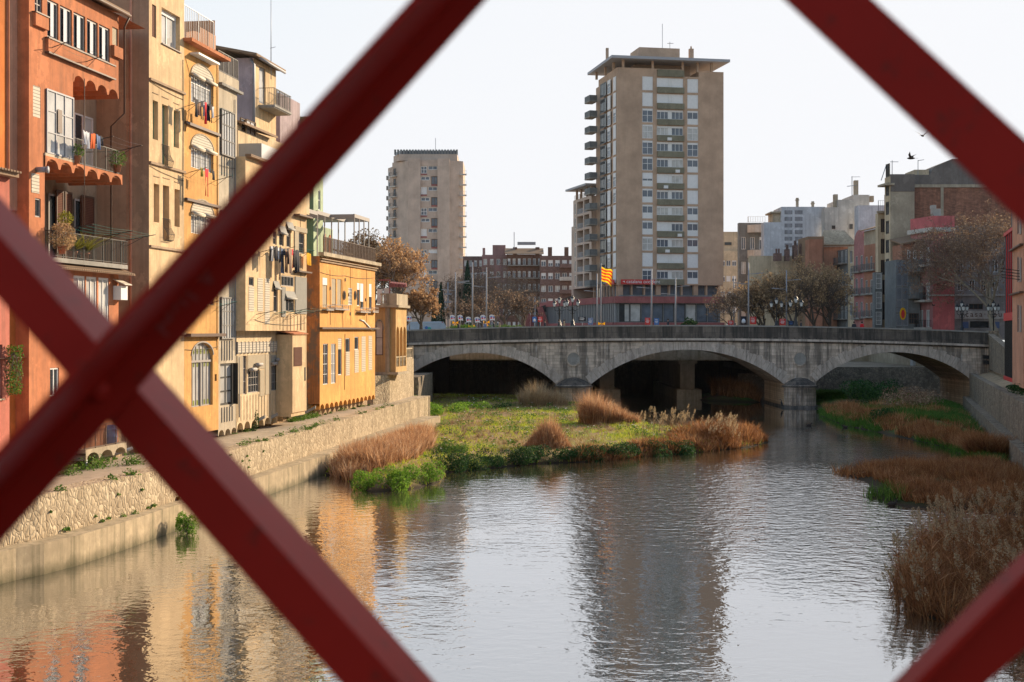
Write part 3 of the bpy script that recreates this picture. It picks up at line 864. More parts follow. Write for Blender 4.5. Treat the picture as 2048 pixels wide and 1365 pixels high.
# --- golden house with arched windows
def arched(h, px0, px1, ytop, yspring, ybot, fm, pm, nx, ny, rec=.18, ring='coping', awning=False, d=None, extra=None):
    a, b = h.S(px0), h.S(px1); zt, zs, zb = h.Z(px0,ytop), h.Z(px0,yspring), h.Z(px0,ybot)
    h.holes.append((a, b, zb, zt, rec+.03))
    w = window(h.root, h.fr, a, b, zb, zt, h.d-rec, fm=fm, pm=pm, nx=nx, ny=ny, fw=.07)
    mb = MB(); arch_fill(mb, h.fr, a, b, zs, zt, h.d, h.d-rec); mb.build('arch_spandrel', M[h.mat], h.root)
    n = 16; c = (a+b)/2; r = (b-a)/2; hh = zt-zs; mb = MB()
    for i in range(n):
        t0, t1 = math.pi*i/n, math.pi*(i+1)/n
        q = [(c+r*math.cos(t)*k, zs+hh*math.sin(t)*(1+(k-1)*r/max(hh,.1))) for t in (t0,t1) for k in (1.0, 1+.08/r)]
        mb.obox
        pts = [h.fr.pt(q[0][0],h.d-.01,q[0][1]), h.fr.pt(q[1][0],h.d-.01,q[1][1]), h.fr.pt(q[3][0],h.d-.01,q[3][1]), h.fr.pt(q[2][0],h.d-.01,q[2][1])]
        mb.prism(pts, h.fr.Nn()*.06)
    mb.build('arch_moulding', M[ring], h.root)
    return w, a, b, zs, zt, zb
H3 = h = House('arched_window_house', 'golden orange house with fan-blind arched windows and a stained-glass ground window', FL, SS(368.5), SS(437), 3.35, 24.5, 'gold', 6, 0.0)
for (y0, ys, yb) in ((121,147,203),(263,291,334),(396,424,466),(545,570,608)):
    w, a, b, zs, zt, zb = arched(h, 382, 427, y0, ys, yb, 'white', 'glasslit', 4, 2, rec=.2, ring='trimstone')
    # rolled sun blind filling the fanlight
    mb = MB(); n = 10; c = (a+b)/2; r = (b-a)/2-.03; hh = zt-zs-.03
    pts = [FL.pt(c+r*math.cos(math.pi*i/n), -.09, zs+.02+hh*math.sin(math.pi*i/n)) for i in range(n+1)]
    mb.prism(pts, FL.Nn()*.11)
    mb.tube([FL.pt(a-.05,.12,zs-.05), FL.pt(c-.1,.14,zs-.08)], .1, 9); mb.tube([FL.pt(c+.05,.12,zs-.02), FL.pt(b+.12,.13,zs-.06)], .1, 9)
    mb.build('sun_blind', M['shutwhite'], h.root)
    g = MB()
    for i in range(9): q = a+(b-a)*(i+.5)/9; g.tube([FL.pt(q,.03,zb-.02), FL.pt(q,.03,zs-.1)], .011, 4)
    for zz_ in (zb+.05, (zb+zs)/2): g.tube([FL.pt(a,.03,zz_), FL.pt(b,.03,zz_)], .011, 4)
    g.build('window_bars', M['black'], h.root)
w, a, b, zs, zt, zb = arched(h, 383, 425.5, 686, 712, 816, 'greyframe', 'glasslit', 6, 1, rec=.2, ring='greyframe')
mb = MB()
for (f0, f1) in ((0,.08),(.60,.68),(.80,.88)):
    for i in range(6):
        q0 = a+(b-a)*i/6+.04; q1 = a+(b-a)*(i+1)/6-.04
        FL.box(mb, q0, (q0+q1)/2, -.165, -.15, zb+(zt-zb)*f0+.07, zb+(zt-zb)*f1+.07)
attach(mb.build('stained_glass', M['stainyellow'], None), w)
mb = MB(); FL.box(mb, a, b, -.14, -.08, zb+(zt-zb)*.69, zb+(zt-zb)*.71+.05); FL.box(mb, (a+b)/2-.05, (a+b)/2+.05, -.139, -.079, zb, zb+(zt-zb)*.69); attach(mb.build('mullion', M['greyframe'], None), w)
h.panel(429.5, 433.5, 749, 763, 'dark', .12, 'vent_opening')
h.band(368.6, 440, 8.68, 8.85, .38, 'brown', 'ledge'); h.band(368.6, 437, 20.1, 20.25, .15, 'brown', 'string_course')
h.band(368.6, 437, 16.0, 16.14, .15, 'brown', 'string_course')
h.band(366.5, 445, 24.5, 24.68, .5, 'redorange', 'cornice')
h.band(380, 423, ZZ(378,108), ZZ(378,104), .5, 'white', 'awning_case')
h.finish()
rack(h.root, FL, SS(374), SS(428), ZZ(374,203), 1.0, .02, 3)
rack(h.root, FL, SS(378), SS(432), ZZ(378,336), 1.0, .02, 3)
rack(h.root, FL, SS(404), SS(440), ZZ(404,602), 1.0, .02, 3)
# wooden screen on the roof terrace
mb = MB()
a, b = SS(372,-.4), SS(431,-.4)
n = 22
for i in range(n):
    q = a+(b-a)*i/n; k = i/n
    top = 26.0 if k > .45 else 25.3+.35*math.sin(k*4)
    FL.box(mb, q+.01, q+(b-a)/n-.01, -.42, -.38, 24.69, top)
for i in range(10): FL.box(mb, b-.02, b+.02, -.42-.3*(i+1), -.42-.3*i-.02, 24.69, 26.9)
mb.build('wooden_screen', M['woodfence'], h.root)
mb = MB(); railing(mb, FL, SS(370), SS(432), -.15, 24.69, 1.9, .25, .03); mb.build('railing', M['greymetal'], h.root)

# --- narrow grey house
H4 = h = House('narrow_grey_house', 'narrow greige house with tall grey shuttered bays between the golden and cream houses', FL, SS(437.3), SS(475), 3.3, 23.1, 'greyhouse', 6, -.03)
def baywin(y0, y1, fm='shutgrey', pm='glasslit', ny=3):
    a, b, c, e = h.rect(440.5, 466.5, y0, y1)
    h.holes.append((a, b, c, e, .1))
    window(h.root, FL, a, b, c, e, .03, fm=fm, pm=pm, nx=5, ny=ny, fw=.07)
baywin(216, 309); baywin(420, 520); baywin(594, 679)
a, b, c, e = h.rect(440.5, 466, 728, 812); h.holes.append((a, b, c, e, .25))
window(h.root, FL, a, b, c, e, -.15, fm='dark', pm='glasslit', nx=2, ny=3, fw=.12)
mb = MB(); a2 = (a+b)/2
mb.obox(FL.pt(b,-.02,c), FL.U()*(-.15)+FL.Nn()*.34, FL.U()*.06, V((0,0,e-c))); mb.build('open_shutter', M['dark'], h.root)
for (y0, y1) in ((312,350),(682,722),(816,846)):
    for i in range(5):
        q = h.rect(440.5,466.5,y0,y1); s_ = q[0]+(q[1]-q[0])*(i+.5)/5
        mb = MB(); FL.box(mb, s_-.03, s_+.03, -.03, .02, q[2], q[3]); mb.build('batten', M['shutgrey'], h.root)
h.finish()
mb = MB(); scallop(mb, FL, h.s0, h.s1, 3.32, 2.95, 3.28, -.028, 3, .6); mb.build('scalloped_apron', M['greyhouse'], h.root)
h.band(437.3, 480, 23.1, 23.25, .22, 'coping', 'coping'); 
mb = MB(); FL.box(mb, SS(437.5), SS(478), -.3, .0, 23.26, 23.9); mb.build('parapet', M['greyhouse'], h.root)
mb = MB(); railing(mb, FL, SS(438), SS(477), -.05, 23.9, 1.2, .09, .03, sides=1.6); mb.build('railing', M['dark'], h.root)

# --- roof-top penthouse with the antenna
Fd = -4.0
h = House('penthouse', 'mauve and cream roof-top penthouse with a grey downpipe above the grey house', FL, SS(507,Fd), SS(552,Fd), 21.5, ZZ(507,116,Fd), 'cream', 6, Fd)
a, b = h.s0, h.s1; zt = h.z1
h.win(518, 531, 131, 205, rec=.15, fm='greyframe', pm='glasslit', nx=1, ny=1)
h.finish(mat_side='mauve')
mb = MB(); mb.obox(FL.pt(a-.8,Fd-5.8,zt+1.3), FL.U()*(b-a+1.6), FL.Nn()*6.3+V((0,0,-1.3)), V((0,0,.18))); mb.build('roof', M['rooftile'], h.root)
mb = MB(); mb.tube([FL.pt(a-.05,Fd-.2,zt-.1), FL.pt(a-.12,Fd+.08,zt-.5), FL.pt(a-.12,Fd+.08,21.6)], .1, 8); mb.tube([FL.pt(a,Fd+.5,zt-.05), FL.pt(b+.6,Fd+.5,zt-.05)], .1, 8); mb.build('gutter', M['palemetal'], h.root)
balcony(h.root, FL, SS(517,Fd), SS(552,Fd), Fd, ZZ(517,210,Fd), 1.2, h=1.2)
mb = MB(); c = FL.pt(SS(534,Fd),Fd+.3,zt-1); mb.tube([c, c+V((0,0,6.6))], .035, 6, .02); mb.tube([c+V((-.7,0,6.3)), c+V((.7,0,6.3))], .02, 4); mb.tube([c+V((-.1,.3,2.3)), c+V((.35,-.2,2.3))], .02, 4); mb.build('antenna', M['greymetal'], h.root)
h = House('roof_storey', 'brown brick roof storey with a railed terrace behind the penthouse', FL, SS(560,-4.5), SS(600,-4.5), 17, ZZ(560,186,-4.5), 'mauve', 5, -4.5)
h.finish(); mb = MB(); railing(mb, FL, SS(553,-3.6), SS(575,-3.6), -3.6, ZZ(553,215,-3.6), 1.3, .2, .03); mb.build('railing', M['dark'], h.root)

# --- big cream house with the bay
dB = .65
zbay = 9.0; ztop6 = 19.3
H6 = h = House('cream_bay_house', 'large pale cream house with an overhanging upper bay, many blinds and a boarded lower wall', FL, SS(491,dB), SS(613,dB), zbay, ztop6, 'cream', 7, dB)
h.win(497.5, 507.5, 554, 572, rec=.12, fm='greyframe', nx=1); h.panel(497.5, 507.5, 573, 623, 'shutwhite', .02, 'louvre')
h.panel(515, 525.5, 556, 623, 'shutwhite', .02, 'louvre'); h.panel(529.5, 539, 557, 649, 'shutwhite', .02, 'louvre')
h.win(547, 555.5, 562, 624, rec=.15, fm='greyframe', pm='glass', nx=1, ny=2, blind=.15, bmat='blindgrey')
h.win(562.5, 587, 551, 572, rec=.08, fm='greyframe', pm='glass', nx=4, ny=1)
h.win(570.5, 588, 585, 623, rec=.12, fm='greyframe', pm='glass', nx=2, ny=2)
h.panel(589.5, 612, 553, 628, 'blindgrey', -.02, 'blind', hole=False); h.panel(562.5, 570, 574, 634, 'blindgrey', -.02, 'blind', hole=False)
h.panel(500, 508, 462, 505, 'shutbrown', .05, 'shutter'); 
for (p0,p1,y0,y1) in ((546,553.5,462,489),(558,567.5,456,491),(573,581.5,448,494),(596,609,465,506)):
    h.win(p0, p1, y0, y1, rec=.15, fm='greyframe', pm='glass', nx=1, ny=2)
for (p0,p1,y0) in ((557,570,452),(572,585,444),(569,588.5,583),(546,557,563)):
    a, b = h.S(p0), h.S(p1); z = h.Z(p0,y0); mb = MB()
    mb.obox(FL.pt(a,dB+.01,z), FL.U()*(b-a), FL.Nn()*.16+V((0,0,-.42)), V((0,0,.04))); mb.tube([FL.pt(a,dB+.17,z-.46), FL.pt(b,dB+.17,z-.46)], .07, 8)
    mb.build('rolled_blind', M['blindgrey'], h.root)
h.panel(589, 613, 452, 462, 'blindbeige', -.02, 'blind', hole=False); h.panel(588, 596, 462, 505, 'blindbeige', -.02, 'blind', hole=False)
h.band(588, 614.5, h.Z(588,431), h.Z(588,431)+.1, .4, 'brown', 'ledge'); h.band(586, 614.5, h.Z(588,544), h.Z(588,544)+.1, .35, 'brown', 'ledge')
for px in (566,574,581,588,595,602,608):
    q = h.S(px); mb = MB(); FL.box(mb, q-.02, q+.02, dB+.002, dB+.03, 9.02, h.Z(589,628)-.1); mb.build('batten', M['creamside'], h.root)
h.finish(bottom=True)
rack(h.root, FL, h.S(523), h.S(560), h.Z(523,496), 1.0, dB, 3); rack(h.root, FL, h.S(560), h.S(600), h.Z(560,494), 1.0, dB, 3)
for (p0,p1,y) in ((512,548,621),(548,580,620),(582,620,617)): rack(h.root, FL, h.S(p0), h.S(p1), h.Z(p0,y), 1.3, dB, 3)
h.band(491, 613, ztop6, ztop6+.15, .35, 'rooftile', 'eaves')
# lower wall
lw = MB()
holes = []
def LW(px0,px1,y0,y1): return SS(px0), SS(px1), ZZ(px0,y1), ZZ(px0,y0)
def lwin(px0,px1,y0,y1,rec=.15,**kw):
    a,b,c,e = LW(px0,px1,y0,y1); holes.append((a,b,c,e,rec+.03)); window(H6.root, FL, a,b,c,e,-rec,**kw)
def lpan(px0,px1,y0,y1,mat,name='blind',out=.03):
    a,b,c,e = LW(px0,px1,y0,y1); mb = MB(); FL.box(mb,a,b,.003,out,c,e); mb.build(name, M[mat], H6.root)
lwin(495.5,519,741,787,fm='greyframe',nx=5,ny=3,fw=.05); lwin(486,493.5,712,790,fm='greyframe',nx=2,ny=3); lwin(542.5,556,732,782,fm='greyframe',nx=4,ny=3,fw=.05)
lpan(474,485,712,789,'blindbeige'); lpan(495,529,711,740,'blindbeige'); lpan(519.5,528,741,793,'blindbeige'); lpan(530,541.5,709,790,'blindbeige'); lpan(542,557,711,730,'blindgrey')
lpan(473.5,558,685,707,'shutwhite','louvre_band',.06)
for i in range(13):
    a = SS(473.5)+(SS(558)-SS(473.5))*i/12; mb = MB(); FL.box(mb,a-.03,a+.03,.003,.09,ZZ(473.5,709),ZZ(473.5,684)); mb.build('batten', M['greyframe'], H6.root)
for (p0,p1,y) in ((496,507,740),(508,519,730),(541,549,728),(549,558,720)):
    mb = MB(); a,b = SS(p0),SS(p1); z = ZZ(p0,y); mb.tube([FL.pt(a,.15,z),FL.pt(b,.15,z)], .12, 9); mb.build('rolled_blind', M['greyframe'], H6.root)
wall_holes(lw, FL, SS(473), SS(613), 3.55, zbay+.01, holes, 0, .25)
p = FL.pt; a, b = SS(473), SS(613)
lw.face([p(b,0,3.55), p(b,-6,3.55), p(b,-6,zbay), p(b,0,zbay)])
lw.face([p(a,0,3.55), p(b,0,3.55), p(b,-6,3.55), p(a,-6,3.55)])
scallop(lw, FL, SS(473), SS(566), 3.56, 3.05, 3.5, 0, 7, .6)
lw.build('lower_wall', M['ribcream'], H6.root)
for i in range(30):
    a = SS(474)+(SS(560)-SS(474))*(i+.5)/30; mb = MB()
    if i % 2: continue
    FL.box(mb, a-.02, a+.02, .003, .03, 3.6, ZZ(474,794)); mb.build('batten', M['ribcream'], H6.root)
# closet box under the bay
bx = House('x', 'x', FL, SS(585,1.1), SS(613,1.1), 3.7, 8.75, 'cream', 1.095, 1.1)
rt = bx.root; bx.root = H6.root
mb = MB(); FL.box(mb, bx.s0, bx.s1, .003, 1.1, 3.7, 8.75); FL.box(mb, bx.s0+.02, bx.s1-.02, .1, 1.0, 3.45, 3.7); mb.build('closet_box', M['cream'], H6.root)
mb = MB(); mb.obox(FL.pt(bx.s0-.1,-.0,9.0-.02), FL.U()*(bx.s1-bx.s0+.2), FL.Nn()*1.2+V((0,0,-.22)), V((0,0,.07))); mb.build('closet_roof', M['redorange'], H6.root)
bx.panel(587, 603, 695, 733, 'shutbrown', -.01, 'louvre', .03, hole=False); bx.panel(608.5, 611, 735, 762, 'dark', -.005, 'slot_window', .02, hole=False)
bpy.data.objects.remove(rt)
# struts below
mb = MB()
for px in (520, 545, 580, 622):
    q = SS(px); mb.obox(FL.pt(q-1.2,-.95,2.8), FL.U()*.18, V((0,0,.2)), FL.pt(q,.3,3.55)-FL.pt(q-1.2,-.95,2.8))
mb.build('strut', M['shutgrey'], H6.root)
# --- taller cream part behind (step near the beam)
h = House('row_house', 'cream upper house with a grey-railed gallery under a tiled eave beside the narrow grey house', FL, SS(476,-.8), SS(600,-1.5), 17.3, 21.6, 'ribcream', 5, -.8)
h.win(483, 492, 235, 262, rec=.1, fm='brown', nx=1); h.win(494, 512, 238, 266, rec=.1, fm='brown', pm='glasslit', nx=2)
h.finish(); a = h.s0
mb = MB(); mb.obox(FL.pt(a-.2,-.8-3,22.6), FL.U()*6.5, FL.Nn()*3.5+V((0,0,-1.0)), V((0,0,.14))); mb.build('roof', M['rooftile'], h.root)
balcony(h.root, FL, a, a+8.5, -.79, 19.35, 1.5, rmat='greymetal', h=1.1, solid=True)

# --- yellow-orange house with pergola
H7 = h = House('pergola_house', 'bright yellow-orange house with a railed roof terrace and metal pergola', FL, SS(639.5), SS(750), 3.75, 14.35, 'yellow', 9, 0.0)
h.panel(645, 654, 557, 615, 'blindbeige', .08, 'blind'); h.panel(645, 654, 555.5, 570, 'white', .03, 'blind_box', hole=False)
h.panel(663, 672, 557, 611, 'blindbeige', .08, 'blind'); h.panel(674.5, 682.5, 558, 612, 'blindbeige', .08, 'blind')
h.win(696.5, 704, 576, 610, rec=.08, fm='white', pm='glasslit', nx=1, ny=5)
h.win(714, 719.5, 566, 612, rec=.1, fm='white', nx=1, blind=.3); h.win(720.5, 727, 567, 619, rec=.1, fm='white', nx=1, blind=.7)
h.win(738, 743.5, 568, 620, rec=.1, fm='white', nx=1, blind=.5)
for (px, y0, y1) in ((688,582,600),(710,582,600)):
    q = h.S(px); z = h.Z(px,(y0+y1)/2); mb = MB(); c = FL.pt(q,.012,z)
    pts = [c+FL.U()*(.33*math.cos(t))+V((0,0,.36*math.sin(t))) for t in [2*math.pi*i/16 for i in range(16)]]
    mb.prism(pts, FL.Nn()*.05); o = mb.build('oval_window', M['brown'], h.root)
    mb = MB(); pts = [c+FL.U()*(.25*math.cos(t))+V((0,0,.28*math.sin(t)))+FL.Nn()*.052 for t in [2*math.pi*i/16 for i in range(16)]]
    mb.prism(pts, FL.Nn()*.01); attach(mb.build('pane', M['glass'], None), o)
h.win(646, 656, 688, 770, rec=.1, fm='white', nx=2, ny=4, fw=.05); h.win(662, 671.5, 688, 768, rec=.1, fm='white', nx=2, ny=4, fw=.05, pm='glasslit')
h.win(676, 683.5, 677, 751, rec=.1, fm='white', nx=1, ny=1, blind=.3, bmat='shutwhite'); h.win(691, 699.5, 677, 752, rec=.1, fm='white', nx=1, ny=1)
h.panel(691.5, 699, 704, 752, 'shutwhite', .02, 'louvre', hole=False)
h.win(709, 717, 674, 700, rec=.1, fm='white', nx=1, ny=1); h.panel(709, 717, 700, 746, 'shutwhite', .02, 'louvre', hole=False)
h.panel(723, 731, 673, 744, 'shutwhite', .03, 'louvre'); h.panel(737, 744, 672, 741, 'shutwhite', .03, 'louvre')
for (p0,p1,y) in ((644,659,615),(662,690,614),(713,733,620),(738,749,620)):
    a, b = h.S(p0), h.S(p1); z = h.Z(p0,y); mb = MB(); FL.box(mb, a, b, .003, .35, z-.22, z-.12)
    railing(mb, FL, a, b, .34, z-.12, .3, .2, .02, sides=.3); mb.build('flower_shelf', M['greyframe'], h.root)
h.band(637, 752, 9.12, 9.26, .3, 'brown', 'ledge')
h.band(639.5, 751, 13.95, 14.05, .12, 'creamside', 'moulding'); h.band(639.5, 752, 14.12, 14.2, .2, 'creamside', 'moulding')
h.band(637, 753.5, 14.36, 14.62, .4, 'trimstone', 'cornice')
for i in range(26):
    q = h.s0+(h.s1-h.s0)*(i+.5)/26
mb = MB(); scallop(mb, FL, h.s0, h.s1, 3.76, 3.35, 3.72, .002, 13, .7); mb.build('scalloped_apron', M['yellow'], h.root)
h.finish(mat_side='peeling', mat_top='path')
mb = MB(); c = FL.pt(h.S(719),.03,h.Z(719,640)); mb.tube([c, c+FL.U()*1.2+V((0,0,-.1)), c+FL.U()*3.6+V((0,0,-.75)), c+FL.U()*4.3+V((0,0,-.8))], .07, 7); mb.build('drain_hose', M['white'], h.root)
zt = 14.62
mb = MB(); railing(mb, FL, SS(648,.2), SS(751,.2), .2, zt, 1.15, .10, .03, sides=None); mb.build('railing', M['brown'], h.root)
mb = MB()
def post(q, d, z1): FL.box(mb, q-.04, q+.04, d-.04, d+.04, zt, z1)
zP = 17.9
qs = [SS(712)+i*(SS(741)-SS(712))/3 for i in range(4)]
for q in qs: post(q, -.15, zP)
q2 = [SS(637,-2)+i*2.0 for i in range(5)]
for q in q2: post(q, -2.1, zP)
FL.box(mb, qs[0]-.05, qs[-1]+.1, -.2, -.1, zP, zP+.28); FL.box(mb, q2[0]-.1, qs[-1]+.1, -2.15, -2.05, zP, zP+.28)
for q in (qs[0], qs[1], qs[-1]): FL.box(mb, q-.05, q+.05, -4.5, -.2, zP+.002, zP+.26)
for q in q2: FL.box(mb, q-.05, q+.05, -4.5, -2.15, zP+.002, zP+.26)
FL.box(mb, q2[0]-2.5, q2[0]-.1, -2.2, -2.05, zP-.1, zP+.2)
mb.build('pergola', M['greyframe'], h.root)

# --- green house behind the terrace
h = House('green_house', 'pale green house with oval windows behind the pergola terrace', FL, SS(627,-3.6), SS(646,-3.6), 14, 26, 'green', 4, -3.6)
h.win(636.5, 641, 380, 420, rec=.1, fm='white', nx=1, ny=2)
h.finish(mat_side='greendk')
mb = MB(); FL.box(mb, h.s0-3, h.s0-.01, -6, -4.6, 14, 24); mb.build('wing', M['green'], h.root)
mb = MB(); a0 = h.s1; FL.box(mb, a0+.02, a0+5.2, -7.5, -4.3, 14, 17.6)
c = FL.pt(a0+5.2,-7.5+1.6,0)
mb.build('wing', M['green'], h.root)
mb = MB(); c = FL.pt(a0+5.2,-5.9,14); mb.lathe(c, [(1.6,0),(1.6,3.6),(0,3.6)], 20); mb.build('rounded_wing', M['green'], h.root)
for i in range(3):
    q = a0+1.2+i*1.6; mb = MB(); c = FL.pt(q,-4.28,16.1)
    pts = [c+FL.U()*(.42*math.cos(t))+V((0,0,1.0*math.sin(t))) for t in [2*math.pi*k/18 for k in range(18)]]
    mb.prism(pts, FL.Nn()*.05); mb.build('oval_window', M['redorange'], h.root)
h2 = House('house', 'low orange-roofed house just seen past the green rounded wing', FL, SS(685,-6), SS(693,-6), 12, 16, 'cream', 4, -6)
h2.finish(); mb = MB(); mb.obox(FL.pt(h2.s0-.5,-10,17.2), FL.U()*(h2.s1-h2.s0+.9), FL.Nn()*4.5+V((0,0,-1.2)), V((0,0,.15))); mb.build('roof', M['rooftile'], h2.root)

# --- loggia house by the bridge
YL = 122.0
FS = Frame(0, YL, 1, 0, 0, -1)
x0, x1 = (747-CX)/FPX*YL, (776.5-CX)/FPX*YL
zlo, zhi = 5.45, 11.0
h = House('loggia_house', 'ochre loggia building with arched openings and a stone balustrade beside the bridge', FS, x0, x1, zlo, zhi, 'loggia', 6, 0.0)
arched(h, 751, 766, 641, 660, 711, 'brown', 'glasslit', 1, 2, rec=.15, ring='coping')
h.finish()
dd = .72
sA = FL.s(776.5)
# find facade line position whose Y is YL
qA = (YL-FL.pt(0,dd,0).y)/FL.u[1]; qB = FL.s(813, dd)
hf = House('x', 'x', FL, qA+.003, qB, zlo, zhi, 'loggia', 4.0, dd); r0 = hf.root; hf.root = h.root
w3 = (qB-qA)/3
for i in range(3):
    a = qA+.18+i*(w3-.06); b = a+w3-.24
    zs, z1_ = 8.55, 9.35; hf.holes.append((a, b, 5.9, z1_, .9))
    mb = MB(); arch_fill(mb, FL, a, b, zs, z1_, dd, dd-.9); mb.build('arch_spandrel', M['loggia'], h.root)
    mb = MB()
    for k in range(4): mb.lathe(FL.pt(a+(b-a)*(k+.5)/4, dd-.12, 5.92), [(.05,0),(.07,.1),(.04,.3),(.08,.55),(.05,.75)], 8)
    FL.box(mb, a, b, dd-.2, dd-.02, 6.67, 6.78); mb.build('balustrade', M['trimstone'], h.root)
hf.finish(); bpy.data.objects.remove(r0)
mb = MB(); FL.box(mb, qA+.1, qB-.1, dd-3.3, dd-3.2, 5.5, 10.5); mb.build('rear_wall', M['loggia'], h.root)
mb = MB(); pts = [V((x0,YL-.25,zhi)), V((x1,YL-.25,zhi))]
mb.box(x0, x1+.9, YL-.3, YL+2, zhi+.002, zhi+.22); FL.box(mb, qA, qB+.25, -2, dd+.28, zhi+.004, zhi+.224)
mb.box(x0, x1+.85, YL-.2, YL+1, zlo-.22, zlo-.003); FL.box(mb, qA, qB+.1, -2, dd+.2, zlo-.224, zlo-.004)
mb.build('cornice', M['trimstone'], h.root)
mb = MB(); mb.box(x1-.12, x1+.12, YL-.22, YL-.003, zlo, zhi); mb.box(x0+.9+.1, x0+1.15, YL-.04, YL-.003, zlo, zhi); mb.build('pilaster', M['trimstone'], h.root)
mb = MB(); mb.box(x0+.6, x1-.1, YL-.22, YL-.1, zhi+.225, zhi+.35); mb.box(x0+.6, x1-.1, YL-.24, YL-.08, zhi+1.05, zhi+1.2)
for k in range(5): mb.lathe((x0+.75+k*.17, YL-.16, zhi+.35), [(.05,0),(.07,.12),(.035,.35),(.07,.6),(.05,.7)], 8)
mb.box(x1-.1, x1+.75, YL-.22, YL+.1, zhi+.225, zhi+1.2); FL.box(mb, qA, qB+.1, dd-.15, dd+.1, zhi+.228, zhi+1.18)
mb.build('roof_balustrade', M['trimstone'], h.root)
mb = MB(); mb.box(x0+.25, x0+.7, YL+.6, YL+1.2, zhi+.3, zhi+1.6); mb.box(x0+.8, x0+1.3, YL+.9, YL+1.4, zhi+.3, zhi+1.7); mb.build('air_conditioner', M['white'], h.root)
mb = MB()
mb.box(x1+.05, x1+.15, YL+.2, YL+.3, zhi+.3, zhi+2.3); mb.box(x0+.4, x1+.15, YL+.2, YL+.3, zhi+2.3, zhi+2.42)
for k in range(6): mb.obox((x1+.15+k*.22, YL+.3+k*.12, zhi+1.75), (.2,0,0), (0,.8,.15), (0,0,.36-.02*k))
mb.build('awning', M['redband'], h.root)

# loose cables and pipes strung over the fronts
def cable(root, pts, r=.014, mat='dark'):
    m = MB(); v = []
    for (a_, b_) in zip(pts, pts[1:]):
        a_, b_ = V(a_), V(b_)
        for k in range(6): q = a_.lerp(b_, k/6); q.z -= .5*(k/6)*(1-k/6)*(b_-a_).xy.length*.12; v.append(q)
    v.append(V(pts[-1])); m.tube(v, r, 4); m.build('cable', M[mat], root)
def fp(px, py, d=.03): return FL.pt(SS(px,d), d, ZZ(px,py,d))
cable(H2.root, [fp(300,163),fp(367,200)]); cable(H2.root, [fp(366,120),fp(366.5,240),fp(366,420)], .02); cable(H2.root, [fp(300,332),fp(340,352),fp(368,362)])
cable(H3.root, [fp(370,112),fp(380,150),fp(378,230),fp(371,262)]); cable(H3.root, [fp(434,120),fp(435,400),fp(434,700)], .02); cable(H3.root, [fp(370,700),fp(436,694)])
cable(H4.root, [fp(470,200),fp(471,700)], .025, 'palemetal'); cable(H4.root, [fp(438,330),fp(474,338)])
for px in (560, 601): cable(H6.root, [fp(px,440,dB+.03),fp(px+1,540,dB+.03),fp(px,660,dB+.03)])
cable(H6.root, [fp(510,640,dB+.03),fp(560,650,dB+.03),fp(612,646,dB+.03)]); cable(H6.root, [fp(478,715),fp(479,835)], .03, 'palemetal')
for (p0,p1,y0,y1) in ((660,661,540,650),(701,702,535,650),(733,733,540,655),(684,686,560,655)): cable(H7.root, [fp(p0,y0),fp(p1,y1)])
cable(H7.root, [fp(641,545),fp(690,552),fp(748,556)]); cable(H7.root, [fp(690,668),fp(689,780)], .02)
for (px,y) in ((660,577),(690,560),(697,590),(700,628),(731,600)):
    m = MB(); FL.box(m, SS(px)-.08, SS(px)+.08, .003, .06, ZZ(px,y)-.12, ZZ(px,y)+.12); m.build('wall_vent', M['brown'], H7.root)
# --- base walls, path, quay
mb = MB()
def BX(Y): return -15.6+(Y-95.3)*.15
def slabpoly(mb, pts, z0, z1): mb.prism([V((x,y,z0)) for x,y in pts], (0,0,z1-z0))
ys = [-10, 20, 50, 60, 75, 90, 105, 120.6]
bw = []
for i in range(len(ys)-1):
    bw.append(((BX(ys[i]), ys[i]), (BX(ys[i+1]), ys[i+1])))
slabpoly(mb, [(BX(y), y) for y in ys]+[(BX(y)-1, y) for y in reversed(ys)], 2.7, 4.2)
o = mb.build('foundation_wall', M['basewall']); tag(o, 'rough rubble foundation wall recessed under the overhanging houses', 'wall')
# sunlit stone base by the bridge
mb = MB(); xa = (755-CX)/FPX*121; 
pts = [(-11.55,119.9), (-10.5,122.2), (-9.4,136), (-15,136.1), (-15,119.9)]
slabpoly(mb, pts, 2.7, 5.2); mb.box(-12.2,-11.6,119.2,119.88,2.7,5.2)
pts = [(-10.17,126.5), (-9.4,135.99), (-15,136.05), (-15,126.5)]
slabpoly(mb, pts, 5.203, 6.35)
o = mb.build('retaining_wall', M['quaystone']); tag(o, 'sunlit pale rubble retaining wall under the loggia house', 'wall')
mb = MB(); a, b = V((-10.2,127.3,6.36)), V((-9.5,135.6,6.36))
mb.obox(a, b-a, (-.3,0,0), (0,0,.15)); mb.obox(a+V((0,0,.9)), b-a, (-.3,0,0), (0,0,.14))
for k in range(24): c = a.lerp(b,(k+.5)/24)+V((-.15,0,.15)); mb.lathe(c, [(.06,0),(.09,.15),(.045,.4),(.09,.68),(.06,.76)], 8)
mb.obox(b+V((-.35,0,0)), (.4,0,0), (0,.4,0), (0,0,1.2))
o = mb.build('balustrade', M['trimstone']); tag(o, 'short pale stone balustrade on the retaining wall next to the bridge', 'balustrade')
mb = MB(); mb.box(-11.62,-11.5,119.5,119.86,2.8,5.1)
